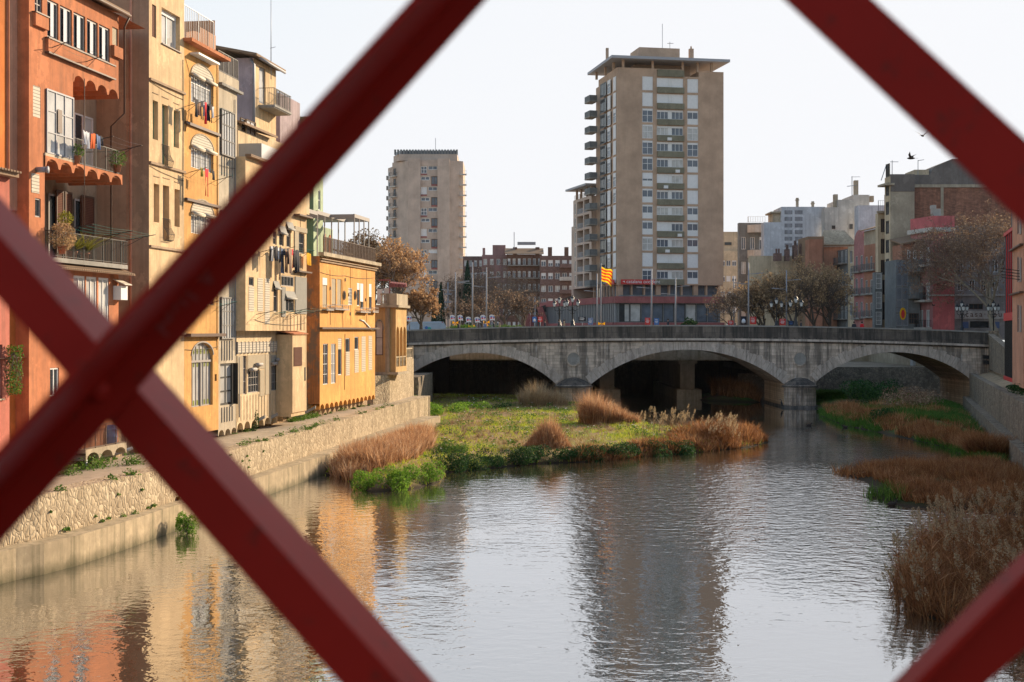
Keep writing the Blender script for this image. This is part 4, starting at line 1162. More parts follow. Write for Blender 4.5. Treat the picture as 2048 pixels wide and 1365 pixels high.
# path and quay wall
QP = [(-10,-34),(30,-26.5),(48,-19.9),(51.4,-18.55),(53.5,-17.8),(58.4,-16.8),(62,-16.0),(73.2,-14.6),(135.7,-7.8)]
def QX(Y):
    for (y0, x0), (y1, x1) in zip(QP, QP[1:]):
        if Y <= y1: return x0+(x1-x0)*(Y-y0)/(y1-y0)
    return QP[-1][1]
ysq = [-10, 10, 30, 40, 48, 51.4, 53.5, 58.4, 62, 66, 73.2, 90, 105, 120, 135.6]
mb = MB()
slabpoly(mb, [(QX(y)-.9, y) for y in ysq]+[(BX(y)-.5, y) for y in reversed(ysq)], 2.35, 2.8)
o = mb.build('quay_path', M['path']); struct(o)
mb = MB(); slabpoly(mb, [(QX(y), y) for y in ysq]+[(QX(y)-.9, y) for y in reversed(ysq)], -1.2, 2.803)
mb.box(QX(135.6)-8, QX(135.6)-.01, 134.8, 135.6, -1.2, 2.806)
o = mb.build('quay_wall', M['quaystone']); tag(o, 'pale rubble quay wall holding up the path below the left houses', 'wall')
LP = [(-22,35),(-18.9,48),(-17.9,51.3),(-17.27,52.5),(-16.6,54.7),(-15.9,58.5),(-15.4,62.1),(-15.0,65),(-11.8,89.5),(-9.5,108),(-7.0,128),(-6.6,131)]
mb = MB(); slabpoly(mb, LP+[(-9,131),(-13.5,90),(-17.5,62),(-18.6,56),(-20.5,50),(-26,35)], -1.2, 1.15)
o = mb.build('concrete_ledge', M['tidal']); tag(o, 'low stained concrete ledge along the foot of the quay wall at the waterline', 'ledge')
mb = MB()
slabpoly(mb, [(-14,150),(-9.9,150),(-9.3,166.5),(-14,166.5)], -1, 4.1)
o = mb.build('bridge_abutment_wall', M['rstone']); tag(o, 'low grey stone abutment wall with grassy top beside the left bridge arch', 'wall')
# left bank ground behind the houses
mb = MB(); mb.face([(-400,-20,7.9),(-23,-20,7.9),(-18,120,7.9),(-15.5,170,7.9),(-15.5,185,7.9),(-400,185,7.9)])
struct(mb.build('street_ground', M['path']))
mb = MB(); slabpoly(mb, [(-13,136.2),(-11.6,136.2),(-12.4,166.9),(-13.4,166.9)], 2.5, 7.9)
o = mb.build('street_wall', M['rstone']); tag(o, 'stone street wall above the abutment at the left end of the bridge', 'wall')
# ================================================================== STONE BRIDGE
BY0, BY1 = 167.0, 180.0
SB = 17.03
def bx(px): return (px-CX)/SB
def bz(py): return EYE-(py-HY)/SB
# parapet top: gentle hump
def ptop(x):
    c = bx(1350)
    return 9.68-((x-c)/bx(1350+1)**0*1.0)**2*0 - .9*((x-c)/40.0)**2 if x > c else 9.68-.62*((x-c)/33.0)**2
arches = [(bx(955), 157/SB, 2.75, 6.42), (bx(1375), 193/SB, 2.75, 6.80), (bx(1789), 157/SB, 3.05, 6.50)]
br = thing('stone_bridge', 'grey weathered stone bridge of three low arches with round medallions and a solid parapet', 'bridge', (bx(1375), BY0, 0))
def azf(x):
    for (c, r, zs, zc) in arches:
        if abs(x-c) < r-1e-6:
            h = zc-zs; Rr = (r*r+h*h)/(2*h); return zc-Rr+math.sqrt(max(0, Rr*Rr-(x-c)**2))
    return None
xl, xr = bx(790), bx(1982)
mb = MB(); mi = MB()
xs = set([xl, xr])
for (c, r, zs, zc) in arches:
    for i in range(41): xs.add(c-r+2*r*i/40)
x = xl
while x < xr: xs.add(x); x += 1.5
xs = sorted(xs)
for a, b in zip(xs, xs[1:]):
    if b-a < 1e-5: continue
    za = azf((a+b)/2)
    if za is None: z0a = z0b = -1.2
    else:
        def lim(x):
            q = azf(x)
            if q is None:
                for (c, r, zs, zc) in arches:
                    if abs(abs(x-c)-r) < 1e-3: return zs
            return q
        z0a, z0b = lim(a), lim(b)
    ta, tb = ptop(a)-1.9, ptop(b)-1.9
    mb.face([(a,BY0,z0a),(b,BY0,z0b),(b,BY0,tb),(a,BY0,ta)])
    mb.face([(b,BY1,z0b),(a,BY1,z0a),(a,BY1,ta),(b,BY1,tb)])
    mb.face([(a,BY0,ta),(b,BY0,tb),(b,BY1,tb),(a,BY1,ta)])
    if za is not None: mi.face([(a,BY0,z0a),(a,BY1,z0a),(b,BY1,z0b),(b,BY0,z0b)])
for (c, r, zs, zc) in arches:
    for q in (c-r, c+r): mi.face([(q,BY0,-1.2),(q,BY1,-1.2),(q,BY1,zs),(q,BY0,zs)])
mb.build('spandrel_wall', M['bridgestone'], br); mi.build('arch_soffit', M['intrados'], br)
# deck, cornice, parapet follow the hump
n = 60
def run(y0, y1, za, zb, name, mat):
    m = MB()
    for i in range(n):
        a, b = xl+(xr-xl)*i/n, xl+(xr-xl)*(i+1)/n
        pa, pb = ptop(a), ptop(b)
        v = [(a,y0,pa+za),(b,y0,pb+za),(b,y1,pb+za),(a,y1,pa+za),(a,y0,pa+zb),(b,y0,pb+zb),(b,y1,pb+zb),(a,y1,pa+zb)]
        fs = [(0,3,2,1),(4,5,6,7),(0,1,5,4),(2,3,7,6)]
        if i == 0: fs.append((3,0,4,7))
        if i == n-1: fs.append((1,2,6,5))
        m.idx(v, fs)
    return m.build(name, M[mat], br)
run(BY0-.10, BY1+.1, -1.98, -1.80, 'cornice', 'parapet')
run(BY0-.32, BY1+.32, -1.80, -1.55, 'cornice', 'voussoir')
run(BY0-.16, BY1+.16, -1.55, -1.36, 'string_course', 'parapet')
run(BY0-.05, BY0+.45, -1.36, -.16, 'parapet', 'parapet')
run(BY0-.14, BY0+.52, -.16, 0, 'coping', 'coping')
run(BY1-.45, BY1+.05, -1.36, -.16, 'parapet', 'parapet')
run(BY1-.52, BY1+.14, -.16, 0, 'coping', 'coping')
run(BY0+.45, BY1-.45, -1.36, -1.0, 'roadway', 'path')
# pilaster joints in the parapet
for k in range(17):
    m = MB(); x = xl+2+k*4.15; m.box(x-.22, x+.22, BY0-.11, BY0-.052, ptop(x)-1.35, ptop(x)-.17)
    m.build('parapet_pier', M['parapet'], br)
# voussoir rings
for (c, r, zs, zc) in arches:
    h = zc-zs; Rr = (r*r+h*h)/(2*h); zo = zc-Rr; th = math.asin(r/Rr); m = MB(); k = 46 if r > 10 else 38
    for i in range(k):
        t0, t1 = -th+2*th*i/k+.0012, -th+2*th*(i+1)/k-.0012
        tk = 1.08+.10*((i*7)%3)
        def q(t, R_): return V((c+R_*math.sin(t), BY0-.06-.012*(i%3), zo+R_*math.cos(t)))
        def lim(p):
            p = V(p); p.z = min(p.z, ptop(p.x)-2.0); return p
        m.prism([q(t0,Rr-.01), q(t1,Rr-.01), lim(q(t1,Rr+tk)), lim(q(t0,Rr+tk))], (0,.055+.012*(i%3),0))
    m.build('voussoir_ring', M['voussoir'], br)
# cutwaters and medallions
for (pa, pb) in ((1112,1182),(1568,1632)):
    a, b = bx(pa), bx(pb); c = (a+b)/2; w = (b-a)/2
    m = MB(); m.lathe((c,BY0+.3,0), [(w*.98,-1.2),(w*.98,2.35),(w*1.06,2.36),(w*1.06,2.62),(w*1.0,2.63)], 28, math.pi, 2*math.pi); m.build('cutwater', M['bridgestone'], br)
    m = MB(); m.lathe((c,BY0+.3,0), [(w*1.0,2.635),(w*.86,2.95),(w*.5,3.35),(0.02,3.6)], 28, math.pi, 2*math.pi)
    m.lathe((c,BY0+.3,0), [(w*1.12,2.38),(w*1.12,2.6)], 28, math.pi, 2*math.pi); m.build('cutwater_cap', M['parapet'], br)
    m = MB(); m.lathe((c,BY0+.3,0), [(w*1.12,-1.2),(w*1.12,.25),(w,.25)], 28, math.pi, 2*math.pi); m.box(a-.15,b+.15,BY0+.2,BY1-.3,-1.2,.22); m.build('pier_base', M['parapet'], br)
    cc = V(((c), BY0-.0, bz(718)))
    m = MB()
    for (r0, r1, y) in ((.72,.9,.12),(0,.72,.06)):
        pts = [(r0, r1)]
        k = 28
        if r0: m.cur = 1
        else: m.cur = 0
        for i in range(k):
            t0, t1 = 2*math.pi*i/k, 2*math.pi*(i+1)/k
            q = lambda r_, t, yy: cc+V((r_*math.cos(t), -yy, r_*math.sin(t)))
            m.face([q(r0,t0,y), q(r1,t0,y), q(r1,t1,y), q(r0,t1,y)][::-1] if r0 else [q(r1,t1,y), cc+V((0,-y,0)), q(r1,t0,y)][::-1])
            m.face([q(r1,t0,y), q(r1,t0,0), q(r1,t1,0), q(r1,t1,y)])
            if r0: m.face([q(r0,t0,y), q(r0,t1,y), q(r0,t1,.06), q(r0,t0,.06)])
    m.build('medallion', [M['coping'], M['bridgestone']], br)
# abutment stone at right end
# ---------------- plaza over the river behind the bridge
mb = MB()
mb.box(-60, 37.5, 183, 330, 5.75, 8.0); mb.box(-8, 37.5, 182.6, 183, 5.3, 7.2)
for k in range(7): mb.box(-8, 37, 186+k*9, 186.9+k*9, 5.1, 5.75)
o = mb.build('plaza_slab', M['concrete']); tag(o, 'concrete underside and edge beam of the plaza that roofs the river behind the bridge', 'plaza deck')
for k, px in enumerate((1373, 1213)):
    c = P(px, 700, 188).x
    t = thing('plaza_pier', ('wide concrete plaza pier seen through the middle arch, nearest its crown' if k == 0 else 'concrete plaza pier half hidden behind the left pier of the middle arch'), 'pier', (c,190,0), 'piers under the plaza')
    m = MB(); m.box(c-.95, c+.95, 187, 214, 1.35, 5.1); m.box(c-1.25,c+1.25,186.6,214.5,4.7,5.12); m.build('column', M['tan'], t)
    m = MB(); m.box(c-1.6, c+1.6, 185, 216, -1, 1.35); m.build('footing', M['concrete'], t)
o = MB(); o.box(-16, -14.6, 183, 330, -1, 5.7); o.box(-14.6, 44, 329, 331, -1, 5.7); o.box(36.6,37.4,214,330,-1,5.7)
tag(o.build('river_wall', M['rstone']), 'dark retaining walls enclosing the covered river behind the arches', 'wall')
# ground of the city beyond
mb = MB(); mb.face([(-400,185,7.92),(-60.1,185,7.92),(-60.1,331,7.92),(-400,331,7.92)]); mb.face([(-3000,331,7.92),(3000,331,7.92),(3000,6000,7.92),(-3000,6000,7.92)])
mb.face([(-59.9,183.2,8.004),(37.4,183.2,8.004),(37.4,330.9,8.004),(-59.9,330.9,8.004)])
mb.face([(58,166,7.9),(400,166,7.9),(400,331,7.9),(58,331,7.9)]); mb.face([(37.6,232,7.9),(57.9,232,7.9),(57.9,331,7.9),(37.6,331,7.9)])
struct(mb.build('plaza_ground', M['path']))
# right bank beyond the bridge: low terrace seen through arch three
mb = MB(); mb.box(34.5, 57.9, 192, 193, -1, 4.1); mb.box(30.5,34.5,192,193,-1,3.2)
tag(mb.build('river_wall', M['rstone']), 'rubble wall below the terrace seen through the right arch', 'wall')
mb = MB(); mb.box(34.5, 57.9, 193, 232, 3.2, 4.0); struct(mb.build('terrace_ground', M['path']))
mb = MB(); mb.box(37.5, 57.9, 231, 231.9, 4, 7.9); mb.box(57.9,58.2,193,231.8,4,7.9)
tag(mb.build('street_wall', M['tan']), 'pale street wall at the back of the terrace under the right arch', 'wall')
t = thing('terrace_column', 'pale blue-grey column standing on the terrace seen through the right arch', 'column', P(1840,735,205))
c = P(1840,735,205).x
m = MB(); m.box(c-1.3,c+1.3,204,205.4,4,8.0); m.build('shaft', M['whitewall'], t)

# ================================================================== RIGHT BANK
def RX(Y): return 38.7+.268*(Y-111)      # line of the low quay wall
ysr = [8, 30, 60, 90, 111, 130, 150, 166.8]
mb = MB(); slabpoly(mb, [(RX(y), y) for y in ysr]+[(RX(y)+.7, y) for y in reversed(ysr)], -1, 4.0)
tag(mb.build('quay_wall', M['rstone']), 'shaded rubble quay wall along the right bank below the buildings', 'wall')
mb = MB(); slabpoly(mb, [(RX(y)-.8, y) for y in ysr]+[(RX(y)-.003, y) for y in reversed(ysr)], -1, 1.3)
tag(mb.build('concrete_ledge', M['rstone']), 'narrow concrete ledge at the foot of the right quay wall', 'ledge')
mb = MB()
for a, b in zip(ysr, ysr[1:]):
    mb.face([(RX(a)+.7,a,3.8),(RX(a)+5.5,a,4.9),(RX(b)+5.5,b,4.9),(RX(b)+.7,b,3.8)][::-1])
    mb.face([(RX(a)+5.5,a,4.9),(RX(a)+60,a,5.2),(RX(b)+60,b,5.2),(RX(b)+5.5,b,4.9)][::-1])
struct(mb.build('bank_ground', M['basewall']))
# ramp parapet from the street down beside the bridge
mb = MB()
a = P(1977,672,166.9); b = P(2013,702,140)
mb.prism([V((a.x,166.8,4.5)), V((a.x,166.8,a.z+.0)), V((b.x,b.y,b.z)), V((b.x,b.y,4.5))], (.5,0.05,0))
d = (b-a); mb.obox(V((a.x-.1,166.8,a.z)), V((b.x-a.x,b.y-166.8,b.z-a.z)), (.75,.08,0), (0,0,.22))
mb.box(a.x+.02, a.x+1.2, 166.81, 168, 4, 9.0)
tag(mb.build('ramp_wall', M['rstone']), 'stone ramp wall with sloping coping going down from the right end of the bridge', 'wall')
mb = MB(); mb.box(bx(1946)+.0, bx(1982), 166.9, 167.0-.003, 2, 7.0)
t = thing('floodlight', 'pair of dark floodlights bracketed on the right end of the bridge', 'floodlight', (bx(1972),166.7,5))
m = MB()
for dz in (5.75, 5.15): m.obox((bx(1963),166.1,dz), (.75,-.1,-.08), (0,.5,0), (0,.08,.42))
m.build('lamp_housing', M['black'], t)
m = MB(); m.tube([(bx(1975),166.9,5.9),(bx(1968),166.4,5.95)], .05, 6); m.tube([(bx(1975),166.9,5.3),(bx(1968),166.4,5.35)], .05, 6); m.tube([(bx(1985),167,5.9),(bx(1970),166.6,6.0)], .03, 5); m.build('bracket', M['dark'], t)

# right bank houses at the frame edge
FQ = Frame(11.3, 0, .26, 1, -1, .26)
h = House('panelled_building', 'dark ribbed facade with vertical red stripes at the right edge', FQ, FQ.s(2030.5), FQ.s(2010), 4.55, 17.9, 'coatdark', 9, 0)
for k, px in enumerate((2014.5,2019,2023.5,2029)):
    q = h.S(px); mb = MB(); FQ.box(mb, q-.09, q+.09, .003, .10, 10.6, 17.6); mb.build('red_stripe', M['redtext'], h.root)
q0, q1 = h.s0, h.s1
for (z0, z1) in ((9.9,10.6),(4.56,4.9),(17.6,17.9)):
    mb = MB(); FQ.box(mb, q0, q1, .004, .13, z0, z1); mb.build('red_band', M['redtext'], h.root)
for i in range(34):
    q = q0+(q1-q0)*(i+.5)/34; mb = MB()
mb = MB()
for i in range(34):
    q = q0+(q1-q0)*(i+.5)/34; FQ.box(mb, q-.03, q+.03, .003, .05, 4.9, 9.9)
mb.build('ribs', M['dark'], h.root)
mb = MB(); FQ.box(mb, q0+2.5, q1-.5, -3, -.5, 17.9, 21.2); mb.build('roof_plant', M['black'], h.root)
h.finish(mat_side='coatdark')
h = House('right_bank_house', 'pinkish rendered house with small shuttered windows at the far right edge', FQ, FQ.s(2054), FQ.s(2031), 4.5, 23, 'salmon', 9, .25)
for (y0,y1) in ((330,375),(420,470),(515,565),(610,665)):
    h.win(2034, 2037.5, y0, y1, rec=.1, fm='greyframe', nx=1, ny=2); h.panel(2040.5, 2043.5, y0+2, y1, 'shutgrey', -.02, 'shutter', hole=False)
for y in (404, 500, 590): 
    zz_ = h.Z(2031,y); mb = MB(); FQ.box(mb, h.s0, h.s1, .25, .55, zz_, zz_+.12); mb.build('ledge', M['brown'], h.root)
mb = MB()
for k in range(4): mb.tube([FQ.pt(h.S(2042)+k*.3,.25,h.Z(2042,560)+k*.25), FQ.pt(h.S(2042)+k*.3,1.7,h.Z(2042,560)+k*.25+.2)], .03, 4)
mb.build('clothes_rack', M['dark'], h.root)
h.finish()
mb = MB(); c = FQ.pt(FQ.s(2036),-1,23); mb.tube([c, c+V((0,0,4.2))], .04, 5); mb.tube([c+V((-.1,0,3.9)), c+V((1.3,.2,3.9))], .03, 4); mb.build('antenna', M['greymetal'], h.root)
h.band(2054, 2031, 23, 23.2, .4, 'rooftile', 'eaves')
s = FQ.s(2054)  # right-bank row carried on out of view, added to cast shade
for k, (w, z, m_, lab) in enumerate(((12,21,'cream','unseen cream riverside house with balconies just beyond the right edge of the frame'),(13,23,'terra','unseen terracotta riverside house, second beyond the right edge of the frame'),(12,19,'gold','unseen ochre riverside house, third beyond the right edge of the frame'),(14,22,'pink','unseen pink riverside house, fourth beyond the right edge of the frame'),(12,21,'ribcream','unseen pale riverside house, fifth beyond the right edge of the frame'),(13,23,'redorange','unseen red-orange riverside house, sixth beyond the right edge of the frame'),(12,21,'cream','unseen plain cream riverside house, seventh beyond the right edge of the frame'),(13,24,'salmon','unseen salmon riverside house, nearest the viewpoint on the right bank'))):
    h = House('unseen_riverside_house', lab, FQ, s-w, s-.05, 4.4, z, m_, 9, 0); s -= w
    for j in range(5):
        for i in range(4):
            a = h.s0+w*(i+.5)/4-.5
            h.win_s(a, a+1.0, 6+j*3.1, 8+j*3.1, .15, fm='white', nx=2, ny=1, fw=.08)
    h.finish()
# unseen set-back houses, added out of frame to shade the right bank
mb = None
h = House('added_shade_house', 'tall tan house added outside the frame to shade the right bank', Frame(34.8,0,.26,1,-1,.26), 124, 170, 5, 28, 'tan', 12, 0)
for j in range(6):
    for i in range(11): h.win_s(h.s0+1.2+i*3.9, h.s0+2.4+i*3.9, 7+j*3.2, 9.1+j*3.2, .15, fm='white', nx=2, fw=.08)
h.finish()
h = House('added_shade_house', 'long brick house added outside the frame to shade the right bank', Frame(39,0,.26,1,-1,.26), 174, 245, 5, 37, 'brick3', 12, 0)
for j in range(8):
    for i in range(18): h.win_s(h.s0+1.2+i*3.7, h.s0+2.4+i*3.7, 7+j*3.2, 9.1+j*3.2, .15, fm='white', nx=2, fw=.08)
h.finish()
# ================================================================== TALL TOWER
FT = Frame(19.7, 266, .981, .191, .191, -.981)      # front
FTs = Frame(19.7, 266, -.251, .968, -.968, -.251)    # left flank
def tower_window(par, fr, a, b, c, e, d, kind, fm='white'):
    if kind == 0: return window(par, fr, a,b,c,e,d, fm=fm, pm='glassblue', nx=2, ny=2, fw=.11, blind=.97)
    if kind == 1: return window(par, fr, a,b,c,e,d, fm=fm, pm='glassblue', nx=2, ny=2, fw=.11, blind=.16)
    if kind == 2: return window(par, fr, a,b,c,e,d, fm=fm, pm='glassblue', nx=2, ny=1, fw=.11, blind=.14, low=.42)
    if kind == 3: return window(par, fr, a,b,c,e,d, fm=fm, pm='glasslit', nx=2, ny=2, fw=.11, blind=.14)
    if kind == 4: return window(par, fr, a,b,c,e,d, fm=fm, pm='glassblue', nx=2, ny=1, fw=.11, blind=.45, low=.42)
rw = random.Random(5)
tw = House('apartment_tower', 'tall brown brick apartment tower with white windows under a wide flat oversailing roof slab', FT, 0, 20.85, 17.6, 58.3, 'towerbrick', 16, 0, cat='apartment tower')
fl = 3.01; zt0 = tw.Z(1284,152.6)
pat = [(0,0,0,0),(0,0,0,0),(1,2,1,2),(3,1,1,3),(1,1,1,1),(1,1,1,2),(4,0,4,0),(2,1,3,0),(2,1,1,2),(2,0,1,2),(3,3,1,2),(0,0,0,0),(1,1,1,2)]
hw1 = 2.62; hw2 = 1.75
sL0, sL1 = tw.S(1284.5), tw.S(1306); sM0, sM1, sM2, sM3 = tw.S(1313.5), tw.S(1337), tw.S(1343), tw.S(1366.5); sR0, sR1 = tw.S(1374.5), tw.S(1396.5)
for k in range(13):
    e = zt0-k*fl
    q = pat[k]
    tw.holes.append((sL0,sL1,e-hw1,e,.22)); tower_window(tw.root, FT, sL0,sL1,e-hw1,e,-.18, q[0])
    tw.holes.append((sR0,sR1,e-.2-hw1,e-.2,.22)); tower_window(tw.root, FT, sR0,sR1,e-.2-hw1,e-.2,-.18, q[3])
    tw.holes.append((sM0,sM3,e-.2-hw2,e-.2,.22))
    for (a, b, kk) in ((sM0,sM1,q[1]),(sM2,sM3,q[2])):
        window(tw.root, FT, a,b,e-.2-hw2,e-.2,-.18, fm='white', pm=('glassblue','glasslit')[rw.random()<.35], nx=3, ny=1, fw=.1, blind=(.97 if kk == 0 else .22))
    mb = MB(); FT.box(mb, sM1, sM2, -.19, -.06, e-.2-hw2, e-.2); mb.build('mullion_panel', M['white'], tw.root)
    mb = MB(); FT.box(mb, sM0+.08, sM3+.12, .003, .35, e-.2-hw2-1.12, e-.2-hw2-.02); mb.build('spandrel_panel', M['spandrel'], tw.root)
mb = MB(); FT.box(mb, sM0+.08, sM3+.12, .003, .35, zt0+.05, zt0+1.3); mb.build('spandrel_panel', M['spandrel'], tw.root)
tw.win(1285.5, 1303, 137, 148, rec=.2, fm='dark', nx=2, ny=1)
# notch in the top storey
body_top = 56.8
tw.z1 = 57.0
tw.finish(mat_side='towerbrick')
mb = MB(); FT.box(mb, 0, tw.S(1366), -14, -.003, 57.0, 58.3); FT.box(mb, tw.S(1397.5), 20.85, -14, -.003, 57.0, 58.1); mb.build('attic_wall', M['towerbrick'], tw.root)
mb = MB(); FT.box(mb, -1.5, 21.6, -17.0, 1.6, 59.75, 60.25); mb.build('roof_slab', M['towerslab'], tw.root)
mb = MB()
for px in (1247, 1306, 1366, 1396, 1424):
    q = tw.S(px); FT.box(mb, q-.2, q+.2, -.5, -.1, 57.9, 59.75)
for q in (3, 8, 13.5): FTs.box(mb, q-.2, q+.2, -.5, -.1, 58.3, 59.75)
FT.box(mb, 4.5, 15.5, -12, -4, 57, 59.75)
mb.build('roof_column', M['towerbrick'], tw.root)
mb = MB(); FT.box(mb, 5.2, 13.2, -9.5, -3.2, 60.25, 62.9); mb.build('roof_house', M['towerbrick'], tw.root)
mb = MB(); q = 15.2; FT.box(mb, q, q+.8, -4, -3.2, 60.25, 63.0); mb.tube([FT.pt(q+.4,-3.6,63.0), FT.pt(q+.4,-3.6,63.5)], .15, 8); FT.box(mb, -.3+0.9-1, .1+0.9-1+.1, -7, -6.6, 60.25, 63.2); mb.build('chimney', M['towerbrick'], tw.root)
mb = MB(); c = FT.pt(10.3,-5,62.9); mb.tube([c, c+V((0,0,5))], .05, 4); c = FT.pt(11.8,-5,62.9)
mb.tube([c, c+V((0,0,1.6))], .05, 4); mb.tube([c+V((-.5,0,1.3)), c+V((.7,0,1.3))], .05, 4); mb.build('antenna', M['greymetal'], tw.root)
# flank: windows, glazing, balconies
fk = House('x','x',FTs,0,15.8,17.6,57.0,'towerbrick',.3,0.01); r0 = fk.root; fk.root = tw.root
sv = [FTs.s(px) for px in (1232.5,1227,1221.5,1215.5,1213,1201)]
for k in range(13):
    e = zt0-k*fl-.1
    for (a, b, kd) in ((sv[0],sv[1],0),(sv[2],sv[3],0)):
        window(tw.root, FTs, a,b,e-hw1,e,.02, fm='white', pm='glassblue', nx=1, ny=2, fw=.12, blind=(.97 if rw.random()<.6 else .3))
    window(tw.root, FTs, sv[4],sv[5],e-hw1,e,.03, fm='greyfac', pm='glass', nx=4, ny=1, fw=.14, name='gallery_glazing')
    balcony(tw.root, FTs, 12.0, 15.4, 0, e-2.75, 1.6, slab=.2, rmat='greyfac', h=1.05, solid=True)
bpy.data.objects.remove(r0)
for (k_, q_) in ((3, 9.6), (5, 11.2), (6, 8.9), (9, 11.6), (10, 9.2)):
    mb = MB(); z_ = zt0-k_*fl-3.0; FT.box(mb, q_, q_+.8, .36, .7, z_, z_+.55); mb.build('air_conditioner', M['white'], tw.root)
# flat signboards
def text_mesh(name, txt, size, mat, loc, xdir, parent, depth=.01, spacing=1.0):
    cu = bpy.data.curves.new(name, 'FONT'); cu.body = txt; cu.size = size; cu.extrude = depth; cu.space_character = spacing
    cu.align_x = 'LEFT'
    to = bpy.data.objects.new('tmp', cu); COL.objects.link(to)
    dg = bpy.context.evaluated_depsgraph_get(); dg.update()
    me = bpy.data.meshes.new_from_object(to.evaluated_get(dg))
    bpy.data.objects.remove(to); bpy.data.curves.remove(cu)
    x = V(xdir).normalized(); z = V((0,0,1)); y = z.cross(x)
    mt = Matrix((( x.x, z.x, -y.x, loc[0]), (x.y, z.y, -y.y, loc[1]), (x.z, z.z, -y.z, loc[2]), (0,0,0,1)))
    root = parent
    while root.parent is not None: root = root.parent
    me.transform(mt); me.transform(Matrix.Translation(-WLOC[root.name]))
    me.materials.clear(); me.materials.append(M[mat]); me.name = name
    o = bpy.data.objects.new(name, me); COL.objects.link(o); o.parent = parent
    return o
mb = MB(); a, b = tw.S(1240.5), tw.S(1308); zz0, zz1 = tw.Z(1240,569), tw.Z(1240,559.5); FT.box(mb, a, b, .42, .6, zz0, zz1); sg = mb.build('signboard', M['redtext'], tw.root)
text_mesh('lettering', 'catalana occident', .95, 'white', FT.pt(a+1.0,.605,zz0+.2), FT.U(), sg)
mb = MB(); mb.lathe((0,0,0), [(0,0)], 3) if False else None
c = FT.pt(a+.55,.605,zz0+.42); m2 = MB()
m2.prism([c+FT.U()*x+V((0,0,z)) for x, z in ((-.25,.1),(.1,.22),(.25,-.15),(0,.02))], FT.Nn()*.01); attach(m2.build('logo', M['white'], None), sg)
mb = MB(); FTs.box(mb, .5, 5, .42, .6, zz0, zz1); mb.build('signboard', M['redtext'], tw.root)
# recessed glazed storey and podium
Pd = House('podium', 'low podium with red bands, dark glazing and fins at the foot of the brown tower', Frame(19,256,.981,.191,.191,-.981), 0, 19.4, 8.0, 11.0, 'greyfac', 9, 0, cat='building')
FP = Pd.fr; FPs = Frame(19,256,-.251,.968,-.968,-.251)
Pd.z0, Pd.z1 = 8.0, 14.0
a0, a1 = .3, 19.1
for i in range(9):
    a = a0+(a1-a0)*i/9; b = a+(a1-a0)/9-.12
    Pd.holes.append((a,b,10.6,13.9,.3)); window(Pd.root, FP, a,b,10.6,13.9,-.2, fm='dark', pm=('glasslit' if i in (0,1,6) else 'glassblue'), nx=1, ny=1, fw=.1)
    window(Pd.root, FP, a,b,8.2,10.0,.02, fm='dark', pm='glassblue', nx=2, ny=1, fw=.1)
Pd.finish()
mb = MB(); FP.box(mb, -.6, 20, -9, .6, 14.0, 15.2); FPs.box(mb, .62, 50, -12, .6, 14.003, 15.203); mb.build('red_band', M['redband'], Pd.root)
mb = MB(); FP.box(mb, -.6, 20, -.3, .7, 10.0, 10.5); FPs.box(mb, .72, 50, -.3, .7, 10.003, 10.503); mb.build('red_band', M['redband'], Pd.root)
mb = MB(); FPs.box(mb, .1, 50, -12, -.1, 8, 14); mb.build('wall', M['glass'], Pd.root)
mb = MB()
for i in range(48):
    q = .5+i*1.03; FPs.box(mb, q, q+.22, -.08, .45, 10.5, 14.0)
mb.build('fins', M['greymetal'], Pd.root)
mb = MB(); FP.box(mb, 1, 19, -3, .2, 15.2, 15.45); mb.build('roof_edge', M['greyfac'], Pd.root)
# glazed recess between podium and tower
g = House('x','x',FT,0.3,20.2,15.2,17.6,'glassblue',14,-1.2); r0 = g.root; g.root = tw.root; g.finish(name='glazed_storey'); bpy.data.objects.remove(r0)
for i in range(9):
    mb = MB(); q = .3+i*2.45; FT.box(mb, q, q+(.3 if i%3 else .9), -1.15, -.3, 15.2, 17.6); mb.build('column', M['towerbrick'], tw.root)
for i in range(8): mb = MB(); FTs.box(mb, 1+i*2, 1.3+i*2, -.6, -.2, 15.2, 17.6); mb.build('column', M['towerbrick'], tw.root)
mb = MB()
for i in range(6): a = 5+i*2.4; FT.box(mb, a, a+2.0, -1.19, -1.15, 15.6, 17.3)
mb.build('glazing', M['glasslit' if False else 'glassblue'], tw.root)
# left wing of the tower
wg = House('tower_wing', 'lower ten-storey brown wing with stacked loggias joined to the left of the tall tower', FTs, 15.85, 28.2, 17.6, 35.8, 'towerbrick2', 14, -.02, cat='apartment block')
for k in range(6):
    z = 19.0+k*2.95
    for (pa, pb) in ((1168,1178.5),(1154,1166)):
        a, b = sorted((wg.S(pa), wg.S(pb))); wg.holes.append((a,b,z-1.2+.2,z+1.5,1.6))
        mb = MB(); railing(mb, FTs, a, b, -.08, z-1.0, 1.0, .25, .05); mb.build('railing', M['whitewall'], wg.root)
        window(wg.root, FTs, a+.3, b-.3, z-.9, z+1.2, -1.6, fm='brown', pm='glass', nx=2, ny=1, fw=.1)
    a, b = sorted((wg.S(1151.5), wg.S(1149))); wg.win_s(a, b, z-.9, z+1.4, .1, fm='white', nx=1, fw=.1)
wg.finish()
mb = MB(); FTs.box(mb, 16, 29.8, -15, 1.2, 37.8, 38.2); mb.build('roof_slab', M['towerslab'], wg.root)
mb = MB()
for q in (17,20,24,27): FTs.box(mb, q, q+.35, -.7, -.3, 35.8, 37.8)
railing(mb, FTs, 16, 28, -.2, 35.8, 1.0, .3, .05)
mb.build('roof_column', M['towerbrick'], wg.root)
mb = MB(); FTs.box(mb, 28.2, 29.5, -14, -.03, 8, 30.5); mb.build('stair_wall', M['towerbrick2'], wg.root)
